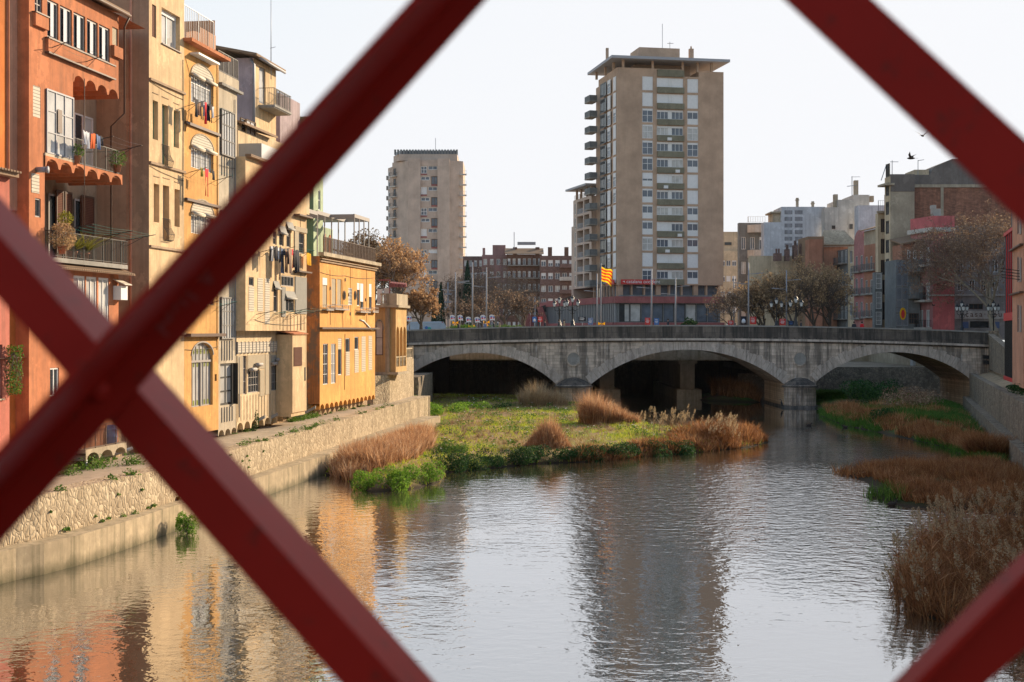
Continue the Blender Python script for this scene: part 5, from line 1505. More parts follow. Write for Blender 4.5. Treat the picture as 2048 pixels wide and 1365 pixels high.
# dark sloped roof and red wedge wall left of podium
h = House('civic_building', 'low dark-roofed civic building with a red raked wall left of the podium', Frame(0,300,1,0,0,-1), (1062-CX)/FPX*300, (1145-CX)/FPX*300, 8, 12.3, 'redband', 14, 0, cat='building')
mb = MB(); x0, x1 = h.s0, h.s1
mb.prism([V((x0-1,299.5,13.0)),V((x1+2,299.5,17.2)),V((x1+2,299.5,13.0))], (0,14,0)); mb.build('roof', M['dark'], h.root)
for i in range(8):
    a = x0+.6+i*1.05; h.win_s(a, a+.85, 8.6, 11.6, .2, fm='dark', pm='glassblue', nx=1, ny=1, fw=.08)
mb = MB(); mb.prism([V((x0+2.6,299,8)),V((x0+4.6,299,8)),V((x0+2.4,299,14)),V((x0+1.2,299,14))], (0,-1.2,0)); mb.prism([V((x0-1.6,299,8)),V((x0-.4,299,8)),V((x0-.2,299,12.6)),V((x0-1.2,299,12.6))], (0,-1.2,0)); mb.build('raked_pier', M['redband'], h.root)
h.finish()

# ================================================================== LEFT FAR TOWER
TY = 406
FA = Frame(0, TY, 1, 0, 0, -1)
def tx(px, Y=TY): return (px-CX)/FPX*Y
def tz(py, Y=TY): return EYE-(py-HY)/FPX*Y
t2 = House('apartment_tower', 'far beige apartment tower with rows of small balconies and a ribbed roof crown', FA, tx(816.5), tx(899.5), 8, tz(320), 'towerbrick2', 20, 0, cat='apartment tower')
zf = tz(332); FA2 = Frame(0, TY+.8, 1, 0, 0, -1)
for k in range(13):
    e = zf-k*2.985
    alt = k % 2
    L = (tx(841.5), tx(854)) if not alt else (tx(841.5), tx(859.5))
    Rr = (tx(856.5), tx(874.5)) if not alt else (tx(862.5), tx(875))
    hL, hR = (2.2, 1.1) if not alt else (1.15, 2.3)
    t2.holes.append((L[0],L[1],e-hL,e,.35)); t2.holes.append((Rr[0],Rr[1],e-hR,e,.35))
    window(t2.root, FA, L[0],L[1],e-hL,e,-.3, fm='white', pm='glassblue', nx=2, ny=2-alt, fw=.2, blind=(.97 if k%4==2 else .12))
    window(t2.root, FA, Rr[0],Rr[1],e-hR,e,-.3, fm='white' if not alt else 'brown', pm='glassblue', nx=2, ny=1, fw=.14, blind=(.97 if k%5==3 and not alt else None))
    mb = MB(); q = L if not alt else Rr; FA.box(mb, q[0], q[1], -.2, .02, e-(hL if not alt else hR)-.45, e-(hL if not alt else hR)-.02); mb.build('red_panel', M['redband'], t2.root)
t2.finish()
# plain strips stand proud; chamfered sides
def plan(mb, pts, z0, z1): mb.prism([V((x,y,z0)) for x,y in pts], (0,0,z1-z0))
mb = MB(); plan(mb, [(tx(816.5),TY-.9),(tx(841.2),TY-.9),(tx(841.2),TY-.01),(tx(816.5),TY-.01)], 8, tz(320)+.3)
plan(mb, [(tx(875.3),TY-.9),(tx(899.5),TY-.9),(tx(899.5),TY-.01),(tx(875.3),TY-.01)], 8, tz(320)+.3); mb.build('plain_strip', M['towerbrick2'], t2.root)
mb = MB()
plan(mb, [(tx(781),TY+6),(tx(816.4),TY+.8),(tx(816.4),TY+20),(tx(781),TY+20)], 8, tz(321))
plan(mb, [(tx(767.5),TY+14),(tx(780.9),TY+9),(tx(780.9),TY+24),(tx(767.5),TY+24)], 8, tz(326))
plan(mb, [(tx(899.6),TY+.8),(tx(925.5),TY+3),(tx(925.5),TY+22),(tx(899.6),TY+22)], 8, tz(320.5))
mb.build('flank', M['towerbrick2'], t2.root)
FC = Frame(tx(781), TY+6, tx(816.4)-tx(781), -5.2, -5.2, -(tx(816.4)-tx(781)))
FD = Frame(tx(767.5), TY+14, tx(780.9)-tx(767.5), -5, -5, -(tx(780.9)-tx(767.5)))
for k in range(14):
    e = zf-k*2.985
    balcony(t2.root, FC, -.3, 2.2, 0, e-2.3, .9, slab=.3, smat='whitewall2', rmat='greyfac', gap=.5, t=.08)
    window(t2.root, FC, .6, 1.7, e-2.2, e-.2, .02, fm='brown', pm='glass', nx=1, ny=1, fw=.1, name='door')
    window(t2.root, FD, .5, 1.1, e-2.4, e-.2, .02, fm='white', pm='glassblue', nx=1, ny=2, fw=.1)
    window(t2.root, FD, 1.2, 1.8, e-2.4, e-.2, .02, fm='white', pm=('glasslit','glassblue')[k%2], nx=1, ny=2, fw=.1)
    mb = MB(); x = tx(919.5); mb.box(x, x+1.9, TY+1.4, TY+2.4, e-2.5, e-2.15); o = mb.build('balcony', M['whitewall2'], t2.root)
    m2 = MB(); fr = Frame(0,TY+1.4,1,0,0,-1); railing(m2, fr, x, x+1.9, 0, e-2.2, 1.05, .4, .06); m2.box(x+1.85,x+1.9,TY+1.42,TY+2.4,e-1.2,e-1.14); attach(m2.build('railing', M['greymetal'], None), o)
    mb = MB(); x = tx(763.5); mb.box(x, x+.6, TY+14.5, TY+15.5, e-2.5, e-1.3); mb.build('balcony', M['coping'], t2.root)
mb = MB(); plan(mb, [(tx(783),TY+7),(tx(797),TY+2),(tx(914),TY+2),(tx(914),TY+20),(tx(783),TY+20)], tz(320), tz(307)); mb.build('crown_band', M['towerbrick2'], t2.root)
mb = MB(); plan(mb, [(tx(785),TY+8),(tx(799),TY+3),(tx(913),TY+3),(tx(913),TY+19),(tx(785),TY+19)], tz(307)+.01, tz(299)); mb.build('crown_core', M['glassblue'], t2.root)
mb = MB()
for i in range(22):
    x = tx(789)+(tx(913)-tx(789))*i/21; mb.box(x-.28, x+.28, TY+2.2, TY+3.0, tz(307.5), tz(297.5))
mb.build('crown_fins', M['greyfac'], t2.root)
mb = MB(); c = V((tx(868),TY+8,tz(299))); mb.tube([c, c+V((0,0,4.3))], .07, 4); mb.build('antenna', M['greymetal'], t2.root)

# ================================================================== FAR APARTMENT BLOCKS
def block(name, label, px0, px1, ytop, Y, mat, depth=14, cols=4, rows=5, y0=None, pitch=3.05, wh=1.5, ww=.55, fm='white', pm='glassblue', ybase=8.0, balc=(), roof=None, cat='apartment block', group=None, fr=None, ny=1, first=1.0):
    fr = fr or Frame(0, Y, 1, 0, 0, -1)
    a, b = sorted((fr.s(px0), fr.s(px1))); zt = fr.z((px0+px1)/2 if fr.u[0] > .99 else px0, ytop)
    h = House(name, label, fr, a, b, ybase, zt, mat, depth, 0, cat=cat, group=group)
    w = (b-a)/cols
    for j in range(rows):
        e = zt-first-j*pitch
        if e-wh < ybase+.3: break
        for i in range(cols):
            q = a+w*(i+.5)
            h.win_s(q-w*ww/2, q+w*ww/2, e-wh, e, .2, fm=fm, pm=pm if rw.random() < .8 else 'glasslit', nx=2, ny=ny, fw=.1, blind=(rw.choice([.25,.5,.97]) if rw.random() < .45 else None))
        if j in balc: balcony(h.root, fr, a+.3, b-.3, 0, e-wh-.1, .9, slab=.18, rmat='dark', gap=.35, t=.06)
    h.finish()
    if roof:
        mb = MB(); mb.obox(fr.pt(a-.4,.7,zt), fr.U()*(b-a+.8), fr.Nn()*(-5)+V((0,0,1.5)), V((0,0,.2))); mb.build('roof', M[roof], h.root)
    return h
b1 = block('brick_block', 'dark red brick block directly right of the far beige tower', 926, 966, 513, 352, 'brick1', cols=4, rows=6)
b2 = block('brick_block', 'pinkish red block with stepped roof storeys, third from the far tower', 964, 1016, 510, 346, 'farpink', cols=4, rows=6)
mb = MB(); mb.box(FA.s(0)*0+(985-CX)/FPX*346, (1011-CX)/FPX*346, 347, 355, b2.z1, EYE-(490-HY)/FPX*346); mb.box((965-CX)/FPX*346, (970-CX)/FPX*346, 346.5, 349, b2.z1, EYE-(496-HY)/FPX*346); mb.build('roof_storey', M['farpink'], b2.root)
b3 = block('brick_block', 'brown brick block with a clay-tiled roof and stair window strips', 1013, 1084, 509, 342, 'brick2', cols=7, rows=7, roof='rooftile', balc=(0,1,2,3))
b4 = block('brick_block', 'brown-red block with long dark balconies beside the tower wing', 1080, 1150, 512, 338, 'brick1', cols=5, rows=7, ww=.7)
for j in range(5):
    z = b4.z1-2.9-j*3.05; mb = MB(); mb.box((1119-CX)/FPX*337, (1149-CX)/FPX*337, 336.4, 337.9, z, z+.9); mb.build('balcony', M['whitewall2'] if j%2 else M['brick1'], b4.root)
for (px, yb) in ((1030,509),(1075,505),(1100,509),(1133,509)): mb = MB(); x = (px-CX)/FPX*345; mb.box(x-.5, x+.5, 345, 346, b3.z1-.5, b3.z1+1.9); mb.build('chimney', M['brick2'], (b3 if px < 1085 else b4).root)
mb = MB(); x = (1053-CX)/FPX*345; mb.box(x-2.2, x+2.2, 344, 345, b3.z1+2.4, b3.z1+3.1); mb.tube([(x-3,344.5,b3.z1+1),(x-3,344.5,b3.z1+5.5)], .08, 4); mb.build('roof_antenna', M['palemetal'], b3.root)

# right of the tall tower
c1 = block('cream_block', 'curved cream apartment block immediately right of the tall tower', 1440, 1497, 502, 330, 'creamfar', depth=9, cols=5, rows=5, ww=.8, wh=1.35, first=2.2, pitch=3.6)
mb = MB(); x0, x1 = (1440-CX)/FPX*331, (1481-CX)/FPX*331; mb.box(x0, x1, 331, 340, c1.z1, EYE-(464-HY)/FPX*331); mb.build('roof_storey', M['creamfar'], c1.root)
window(c1.root, Frame(0,331,1,0,0,-1), (1449-CX)/FPX*331, (1463-CX)/FPX*331, EYE-(491-HY)/FPX*331, EYE-(485-HY)/FPX*331, .02, fm='dark', pm='glass', nx=2)
c2 = block('grey_block', 'grey balconied block with white parapets behind the cream block', 1478, 1532, 446, 300, 'greyfac', depth=2, cols=3, rows=4, pitch=5.2, wh=2.6, ww=.5, first=3)
for j in range(4):
    z = c2.z1-.2-j*5.3; mb = MB(); x0, x1 = (1496-CX)/FPX*299, (1531-CX)/FPX*299
    mb.prism([V((x0,299.8,z-1.9)),V((x0+1.2,298.2,z-1.9)),V((x1,297.8,z-1.9)),V((x1,299.8,z-1.9))], (0,0,1.6)); mb.build('balcony', M['whitewall2'], c2.root)
mb = MB(); railing(mb, Frame(0,298.5,1,0,0,-1), (1497-CX)/FPX*298, (1531-CX)/FPX*298, 0, c2.z1, 1.2, .5, .08); mb.build('railing', M['trimstone'], c2.root)
c3 = block('white_block', 'big pale blue-grey blank wall with square damp marks behind the row houses', 1528, 1652, 445, 262, 'whitewall', depth=3, cols=1, rows=0, ybase=8)
mb = MB(); x0 = (1563-CX)/FPX*262; mb.box(x0, (1650-CX)/FPX*262, 262.01, 270, c3.z1, EYE-(414-HY)/FPX*262); mb.build('upper_wall', M['whitewall'], c3.root)
mb = MB(); mb.box((1548-CX)/FPX*262, x0-.02, 263, 268, c3.z1, EYE-(426-HY)/FPX*262); mb.box((1543-CX)/FPX*262, x0-.01, 262.5, 268.5, EYE-(426-HY)/FPX*262, EYE-(425-HY)/FPX*262+.2); mb.build('roof_house', M['tan'], c3.root)
mk = plaster('damp_marks', (.27,.27,.29), stain=.9, streak=.9, dirt=(.4,.42,.45)); M['damp'] = mk
mb = MB()
for j in range(6):
    for i in range(2):
        x = (1569+i*20.5-CX)/FPX*262; z = EYE-(421+j*13.2-HY)/FPX*262
        mb.box(x, x+1.45, 261.995-.01*(j==0), 262.0-.002, z-.75, z)
mb.build('damp_mark', M['damp'], c3.root)
for (px, y) in ((1595,396),(1626,403)):
    x = (px-CX)/FPX*263; mb = MB(); zt_ = EYE-(y-HY)/FPX*263; mb.box(x-.22, x+.22, 263, 263.5, EYE-(414-HY)/FPX*262, zt_); mb.box(x-.32, x+.32, 262.9, 263.6, zt_-.5, zt_-.3); mb.build('chimney', M['tan'], c3.root)
c4 = block('white_block', 'off-white stepped building with two small dark windows behind the tiled roof', 1650, 1722, 415, 258, 'whitewall2', depth=3, cols=1, rows=0)
mb = MB(); q = 258.01; mb.box((1676-CX)/FPX*258, (1739-CX)/FPX*258, q, q+9, c4.z1, EYE-(400-HY)/FPX*258); mb.box((1707-CX)/FPX*258, (1739-CX)/FPX*258, q+.01, q+9, EYE-(400-HY)/FPX*258, EYE-(390-HY)/FPX*258); mb.build('upper_storey', M['whitewall2'], c4.root)
fr_ = Frame(0,258,1,0,0,-1)
window(c4.root, fr_, fr_.s(1663), fr_.s(1671), fr_.z(1663,459), fr_.z(1663,451), .02, fm='greyframe', nx=1); window(c4.root, fr_, fr_.s(1698), fr_.s(1706), fr_.z(1698,459), fr_.z(1698,448), .02, fm='greyframe', nx=1)
mb = MB()
for (px, y0, y1) in ((1672,416,389),(1713,392,361),(1744,404,392)):
    mb = MB(); x = (px-CX)/FPX*259; mb.box(x-.35, x+.35, 259, 260, EYE-(y0-HY)/FPX*259, EYE-(y1-HY)/FPX*259); mb.build('chimney', M['tan'], c4.root)
mb = MB(); x = (1704-CX)/FPX*259; mb.tube([(x,259,fr_.z(1704,392)),(x,259,fr_.z(1704,352))], .07, 4); mb.tube([(x-.9,259,fr_.z(1704,372)),(x+.9,259,fr_.z(1704,370))], .06, 4); mb.tube([(x-.1,259,fr_.z(1704,353)),(x+1.5,259,fr_.z(1704,353))], .04, 4); mb.build('antenna', M['greymetal'], c4.root)
c5 = block('white_block', 'light blue-white blank gable wall left of the tan corner building', 1717, 1772, 411, 252, 'whitewall', depth=3, cols=1, rows=0)

# ================================================================== ROW HOUSES ON THE RIGHT
FR = Frame(73.5, 0, -.0776, 1, -1, -.0776)       # receding street front
def rowh(label, px0, px1, ytop, mat, cols, ys, wh=2.1, d=0, balc=True, roof=None, name='row_house', pm='glass', ww=.5, fm='white', bal='greyfac', depth=8, bouts=.7, gap=.25):
    a, b = sorted((FR.s(px0,d), FR.s(px1,d))); zt = FR.z(px1, ytop, d)
    h = House(name, label, FR, a, b, 7.9, zt, mat, depth, d)
    w = (b-a)/cols
    for y in ys:
        e = FR.z(px1, y, d)
        for i in range(cols):
            q = a+w*(i+.5); h.win_s(q-w*ww/2, q+w*ww/2, e-wh, e, .15, fm=fm, pm=pm, nx=2, ny=1, fw=.09, sill=None)
        if balc: balcony(h.root, FR, a+.4, b-.4, d, e-wh, bouts, slab=.15, rmat=bal, h=1.0, gap=gap, t=.05)
    h.finish()
    if roof:
        mb = MB(); mb.obox(FR.pt(a-.2,d+.5,zt), FR.U()*(b-a+.4), FR.Nn()*(-5)+V((0,0,1.6)), V((0,0,.2))); mb.build('roof', M[roof], h.root)
    return h
rowh('small terracotta corner house with dark attic window left of the brown-leaved trees', 1490, 1508, 535, 'terra', 2, (540,580,615), balc=False, roof='rooftile')
rowh('narrow white-and-grey house behind the tall street poles', 1508, 1522, 540, 'whitewall2', 2, (552,585,620), balc=True)
rowh('low salmon house with an attic gallery rising behind the brown-leaved trees', 1522, 1560, 538, 'salmon', 3, (548,590,622), balc=False, roof='rooftile')
rowh('long pink house with tiled roof hidden by the brown-leaved trees', 1560, 1635, 527, 'pink', 5, (545,585,620), balc=False, roof='rooftile')
rowh('pink house with iron balconies left of the grey gallery house', 1635, 1672, 500, 'terra', 3, (548,578,612), balc=True)
h = rowh('grey-green gallery house with glazed top floor', 1672, 1696, 498, 'greyfac', 3, (500,545,578,612), balc=True, pm='glassblue')
h = rowh('slim cream house with a single window column between the grey and pink houses', 1696, 1708, 492, 'creamfar', 1, (500,535,570,605), balc=False, ww=.5)
h = rowh('pink and white striped house with a curved gable and three iron balconies', 1708, 1728, 486, 'pink', 2, (510,556,604), wh=2.6)
mb = MB(); a = h.s0; c = (h.s0+h.s1)/2; mb.prism([FR.pt(c+(h.s1-h.s0)*.5*math.cos(t),0,h.z1+.01+2.2*math.sin(t)) for t in [math.pi*i/12 for i in range(13)]], FR.Nn()*-.4); mb.build('gable', M['pink'], h.root)
h = rowh('tan house with balconied windows and an attic loggia', 1728, 1757, 486, 'terra', 3, (510,558,605), wh=2.2)
mb = MB(); FR.box(mb, h.s0, h.s1, -3, .0, h.z1, h.z1+2.2); mb.build('attic', M['tan'], h.root)
mb = MB(); mb.obox(FR.pt(h.s0-.3,.6,h.z1+2.2), FR.U()*(h.s1-h.s0+.6), FR.Nn()*-4.5+V((0,0,1.3)), V((0,0,.18))); mb.build('roof', M['rooftile'], h.root)
# tiled roof house above the trees
h = House('tiled_house', 'salmon gabled house with a ribbed tile roof above the row of trees', Frame(0,240,1,0,0,-1), (1640-CX)/FPX*240, (1712-CX)/FPX*240, 8, EYE-(494-HY)/FPX*240, 'salmon', 5, 0)
h.finish(); mb = MB(); x0, x1 = h.s0, h.s1
mb.prism([V((x0-.3,239.5,h.z1)), V((x1+.3,239.5,h.z1)), V((x1-1.0,244,h.z1+2.7)), V((x0+1.5,244,h.z1+2.7))], (0,.1,.25)); mb.box(x0-2.5,x0+.2,238,246,8,h.z1+1.6)
mb.build('roof', M['rooftile'], h.root)
m = MB()
for i in range(34):
    x = x0-.3+(x1-x0+.6)*(i+.5)/34; xt = x0+1.5+(x1-1.0-x0-1.5)*(i+.5)/34; m.tube([(x,239.45,h.z1+.28),(xt,244,h.z1+2.98)], .09, 5)
m.build('roof_tiles', M['trimstone'], h.root)
h = House('terracotta_wall_house', 'plain terracotta side wall with rooftop plants beside the tiled roof', Frame(0,236,1,0,0,-1), (1618-CX)/FPX*236, (1645-CX)/FPX*236, 8, EYE-(479-HY)/FPX*236, 'terra', 3, 0)
h.finish()
h = House('low_row_building', 'low cream roof-terrace building with brick chimneys behind the pink roofs', Frame(0,246,1,0,0,-1), (1500-CX)/FPX*246, (1622-CX)/FPX*246, 8, EYE-(512-HY)/FPX*246, 'creamfar', 2, 0)
h.finish()
for (px, y0, w) in ((1552,508,7),(1587,492,4),(1604,489,7),(1571,500,4)):
    mb = MB(); x = (px-CX)/FPX*245; ww_ = w/FPX*245; z = EYE-(y0-HY)/FPX*245; mb.box(x-ww_, x+ww_, 243, 244.5, h.z1-1, z); mb.box(x-ww_*.5, x-ww_*.1, 243.4, 243.9, z, z+.8); mb.box(x+ww_*.2, x+ww_*.6, 243.4, 243.9, z, z+.8); mb.build('chimney', M['brick1'], h.root)

# grey slatted gallery column and tan corner tower
FCm = lambda Y: Frame(0, Y, 1, 0, 0, -1)
f205 = FCm(205)
h = House('gallery_house', 'narrow house of stacked grey slatted galleries left of the tan corner building', FCm(209), FCm(209).s(1750), FCm(209).s(1765), 7.9, FCm(209).z(1750,545), 'greyfac', 1.5, 0)
for (y0,y1) in ((547,578),(584,618),(624,650)):
    h.win(1751.5, 1763.5, y0, y1, rec=.1, fm='white', pm='glass', nx=5, ny=3, fw=.08)
h.finish()
h = House('tan_corner_building', 'tall tan corner building with a bare side wall and dark shuttered windows down its edge', f205, f205.s(1781), f205.s(1829), 7.9, f205.z(1781,353), 'tan', 2.5, 0, cat='apartment block')
h.finish()
FK = Frame(f205.s(1781), 205, -.0776, 1, -1, -.0776)
mb = MB(); x1 = f205.s(1781)
mb2 = House('x','x',FK,0.01,2.4,7.9,h.z1,'creamfar',.5,.02); r0 = mb2.root; mb2.root = h.root
for k in range(9):
    z = 9.3+k*2.75; mb2.win_s(.5, 2.0, z, z+1.9, .1, fm='dark', pm='glass', nx=2, ny=1, fw=.12)
mb2.finish(name='street_wall'); bpy.data.objects.remove(r0)
mb = MB(); FK.box(mb, -.3, 3.0, -.5, .9, h.z1-1.3, h.z1-1.0); mb.build('cornice', M['tan'], h.root)
mb = MB(); f205.box(mb, h.s0, h.s1, -.6, .06, h.z1-2.2, h.z1+.3); mb.build('parapet', M['gable'], h.root)
mb = MB(); c = f205.pt(f205.s(1788),-1,h.z1); mb.tube([c, c+V((0,0,2.4))], .05, 4); mb.tube([c+V((-.3,0,2.2)), c+V((.9,0,2.2))], .04, 4); mb.tube([c+V((-1.6,0,-.5)), c+V((-.9,0,1.6))], .06, 4); mb.build('antenna', M['greymetal'], h.root)
h2 = House('cream_step_building', 'lower cream balconied building stepped down left of the tan corner building', FCm(211), FCm(211).s(1756), FCm(211).s(1774), 7.9, FCm(211).z(1756,427), 'creamfar', 1.5, 0)
for (y0,y1) in ((438,465),(478,508),(520,550),(560,590),(604,640)): h2.win(1761.5, 1770.5, y0, y1, rec=.12, fm='brown', pm='glass', nx=2, ny=1, fw=.1)
h2.finish(); h2.band(1753, 1775, h2.z1, h2.z1+.3, .5, 'tan', 'cornice')
mb = MB(); railing(mb, FCm(211), h2.s0, h2.s1, .2, h2.z1+.3, 1.6, .3, .05); mb.build('railing', M['greymetal'], h2.root)
# brick gable wall
f206 = FCm(206.5)
h = House('brick_gable_building', 'big bare brick gable wall with grey concrete ribs behind the bare plane tree', f206, f206.s(1819), f206.s(2110), 7.9, f206.z(1819,372), 'brick3', 14, 0, cat='apartment block')
h.finish()
mb = MB(); z0 = h.z1; z1 = f206.z(1819,350); xa = h.s0; xb = f206.s(1859); xc = f206.s(1905); xd = h.s1
mb.prism([V((xa,206.52,z0)),V((xd,206.52,z0)),V((xd,206.52,f206.z(1905,330))),V((xc,206.52,f206.z(1905,318))),V((f206.s(1868),206.52,f206.z(1868,334))),V((xb,206.52,z1)),V((xa,206.52,z1))], (0,10,0)); mb.build('gable', M['gable'], h.root)
mb = MB()
for px in (1819, 1881): x = f206.s(px); mb.box(x, x+.42, 206.38, 206.497, 7.9, h.z1)
mb.box(xa+.43, xd, 206.36, 206.496, h.z1-.25, h.z1+.2); mb.build('concrete_rib', M['tan'], h.root)
mb = MB(); mb.box(f206.s(1831), f206.s(1860), 207, 212, z1, f206.z(1831,339)); mb.build('roof_house', M['creamfar'], h.root)
mb = MB(); mb.tube([(f206.s(1838),207,z1),(f206.s(1838),207,f206.z(1838,320))], .05, 4); mb.tube([(f206.s(1838),207,f206.z(1838,321)),(f206.s(1850),207,f206.z(1850,319))], .04, 4); mb.build('antenna', M['greymetal'], h.root)
# orange house with grey galleries
f199 = FCm(199)
h = House('gallery_house', 'orange attic house with stacked grey metal glazed galleries', f199, f199.s(1792), f199.s(1840), 7.9, f199.z(1792,520), 'greyfac', 6, 0)
for (y0,y1,m_) in ((524,548,0),(548.5,572,0),(576,600,1),(601,625,0),(628,652,1)):
    for (pa,pb) in ((1793,1804),(1805,1816)):
        h.win(pa, pb, y0, y1, rec=.06, fm='greymetal', pm='glassblue', nx=5, ny=1, fw=.07)
    if m_: h.win(1818, 1838, y0-1, y1-4, rec=.12, fm='brown', pm='glass', nx=4, ny=2, fw=.08)
h.finish()
for (y0, y1) in ((520,545),(573,598)):
    mb = MB(); f199.box(mb, h.S(1816), h.S(1841), .01, 1.4, h.Z(1816,y1), h.Z(1816,y0)); mb.build('balcony', M['greyfac'], h.root)
mb = MB(); f199.box(mb, h.S(1808), h.S(1841), -6, -.9, h.z1, h.Z(1808,488)); mb.build('attic', M['terra'], h.root)
mb = MB(); mb.obox(f199.pt(h.S(1803),-.3,h.Z(1803,490)), V((2.9,0,.6)), V((0,6,1.0)), V((0,0,.2))); mb.build('roof', M['rooftile'], h.root)
for pa in (1818, 1830): window(h.root, f199, h.S(pa), h.S(pa+6), h.Z(pa,518), h.Z(pa,500), -.88, fm='white', nx=1, fw=.12)
# pink house
f196 = FCm(196)
h = House('pink_house', 'strong pink corner house with white string courses and balconies', f196, f196.s(1866), f196.s(1909), 7.9, f196.z(1866,464), 'pinkred2', 10, 0)
h.finish()
FKp = Frame(f196.s(1866), 196, -.22, 1, -1, -.22)
m2 = House('x','x',FKp,0.01,6.3,7.9,h.z1,'pink',.5,.0); r0 = m2.root; m2.root = h.root
for k, z in enumerate((9.5,13.3,18.2)):
    for i in range(3): m2.win_s(.9+i*1.8, 1.9+i*1.8, z, z+2.4, .12, fm='white', pm='glasslit', nx=2, ny=1, fw=.1)
    balcony(h.root, FKp, .3, 6.0, 0, z-.02, 1.1, slab=.25, smat='whitewall2', rmat='dark', gap=.25, t=.05)
m2.finish(name='street_wall'); bpy.data.objects.remove(r0)
mb = MB()
for y in (524, 591): f196.box(mb, h.s0-.05, h.s1, .003, .14, h.Z(1866,y+1.5), h.Z(1866,y-1.5)); FKp.box(mb, 0, 6.3, .003, .14, h.Z(1866,y+1.5), h.Z(1866,y-1.5))
mb.build('string_course', M['whitewall2'], h.root)
mb = MB(); f196.box(mb, h.s0-.3, h.s1, -1, .35, h.z1, h.z1+.6); FKp.box(mb, -.2, 6.6, -1, .4, h.z1+.003, h.z1+.603); mb.build('cornice', M['whitewall2'], h.root)
mb = MB(); f196.box(mb, h.s0, h.s1, -3, .05, h.z1+.6, h.z1+2.2); FKp.box(mb, .06, 6.3, -3, .05, h.z1+.603, h.z1+2.2); mb.build('parapet', M['pinkred2'], h.root)
mb = MB(); f196.box(mb, h.S(1876), h.S(1893), -3.5, -2.5, h.z1+2, h.z1+3.4); f196.box(mb, h.S(1875), h.S(1883), -3.6, -2.4, h.z1+3.4, h.z1+3.9); mb.build('chimney', M['whitewall2'], h.root)
# flag hanging from its balcony
# stone shop front
f201 = FCm(201)
h = House('shop_building', 'grey stone shop building with lettering over dark display windows behind the bare plane tree', f201, f201.s(1905), f201.s(2012), 7.9, f201.z(1905,452), 'stonefac', 10, 0, cat='shop')
for (y0, y1) in ((478,500),(520,545),(560,582)):
    for i in range(4): pa = 1915+i*23; h.win(pa, pa+12, y0, y1, rec=.15, fm='white', pm='glass', nx=2, ny=1, fw=.1)
h.win(1938, 1966, 608, 619, rec=.15, fm='brown', pm='glass', nx=3, ny=1, fw=.08)
h.win(1940, 1978, 643, 656, rec=.25, fm='dark', pm='glass', nx=2, ny=1, fw=.1)
for (pa,pb) in ((1924,1937),(1985,1999)): h.panel(pa, pb, 644, 657, 'clothblue', .03, 'shop_poster')
h.finish(); mb = MB(); f201.box(mb, h.S(1909), h.S(2010), .003, .15, h.Z(1909,638), h.Z(1909,622)); sg = mb.build('sign_fascia', M['whitewall2'], h.root)
text_mesh('lettering', 'casa·boue', 1.1, 'shutbrown', f201.pt(h.S(1930),.152,h.Z(1930,634)), (1,0,0), sg, .02, 1.35)
mb = MB(); f201.box(mb, h.s0, h.s1, .003, .2, h.Z(1909,592), h.Z(1909,589)); mb.build('string_course', M['whitewall2'], h.root)
# ================================================================== STREET FURNITURE
def deckz(x): return ptop(x)-1.0
# tall grey street poles
def street_pole(px, ytop, Y, label, arms=((.55,1),(.42,-1))):
    x = (px-CX)/FPX*Y; zt = EYE-(ytop-HY)/FPX*Y
    t = thing('street_lamp', label, 'street lamp', (x,Y,8.0), 'tall grey street lamps')
    mb = MB(); mb.tube([(x,Y,8.0),(x,Y,zt)], .13, 10, .075); mb.lathe((x,Y,8.0), [(.22,0),(.22,.5),(.15,.55)], 12); mb.build('pole', M['palemetal'], t)
    for k, sgn in arms:
        z = 8+(zt-8)*(.30+k)
        mb = MB(); mb.tube([(x,Y,z),(x+sgn*1.3,Y,z+.08)], .04, 6); o = mb.build('arm', M['greymetal'], t)
        m2 = MB(); m2.obox((x+sgn*1.0,Y-.14,z+.04), (sgn*.95,0,.05), (0,.28,0), (0,0,.12)); attach(m2.build('lamp_head', M['palemetal'], None), o)
    return t
for a in ((911,545,200,'street lamp left of the three poles rising by the far tower foot'),
          (945,525,192,'thickest tall street lamp in front of the large cypress'),
          (973,535,196,'street lamp just right of the large cypress'),
          (1303,538,185,'tall street lamp right of the red and yellow flag before the tower'),
          (1351,556,196,'street lamp in front of the tower, second right of the flag'),
          (1194,548,215,'slender street lamp behind the flagpole'),
          (1468,553,205,'street lamp among the small bare tree right of the tower'),
          (1497,526,188,'tallest street lamp right of the tower with two low arms'),
          (1573,541,190,'street lamp standing in front of the brown-leaved trees'),
          (1070,594,240,'small distant street lamp by the red raked wall')):
    street_pole(*a)
# floodlight mast far left
t = thing('light_mast', 'thin mast with clustered small floodlights left of the first street pole', 'light mast', (tx(896,230),230,8))
mb = MB(); mb.tube([(tx(896,230),230,8),(tx(896,230),230,EYE-(565-HY)/FPX*230)], .09, 8); mb.build('pole', M['palemetal'], t)
mb = MB()
for dz in (0,1.3,2.2): mb.box(tx(896,230)-.6, tx(896,230)+.6, 229.7, 230.2, EYE-(590-HY)/FPX*230-dz, EYE-(590-HY)/FPX*230-dz+.22)
mb.build('floodlight', M['palemetal'], t)

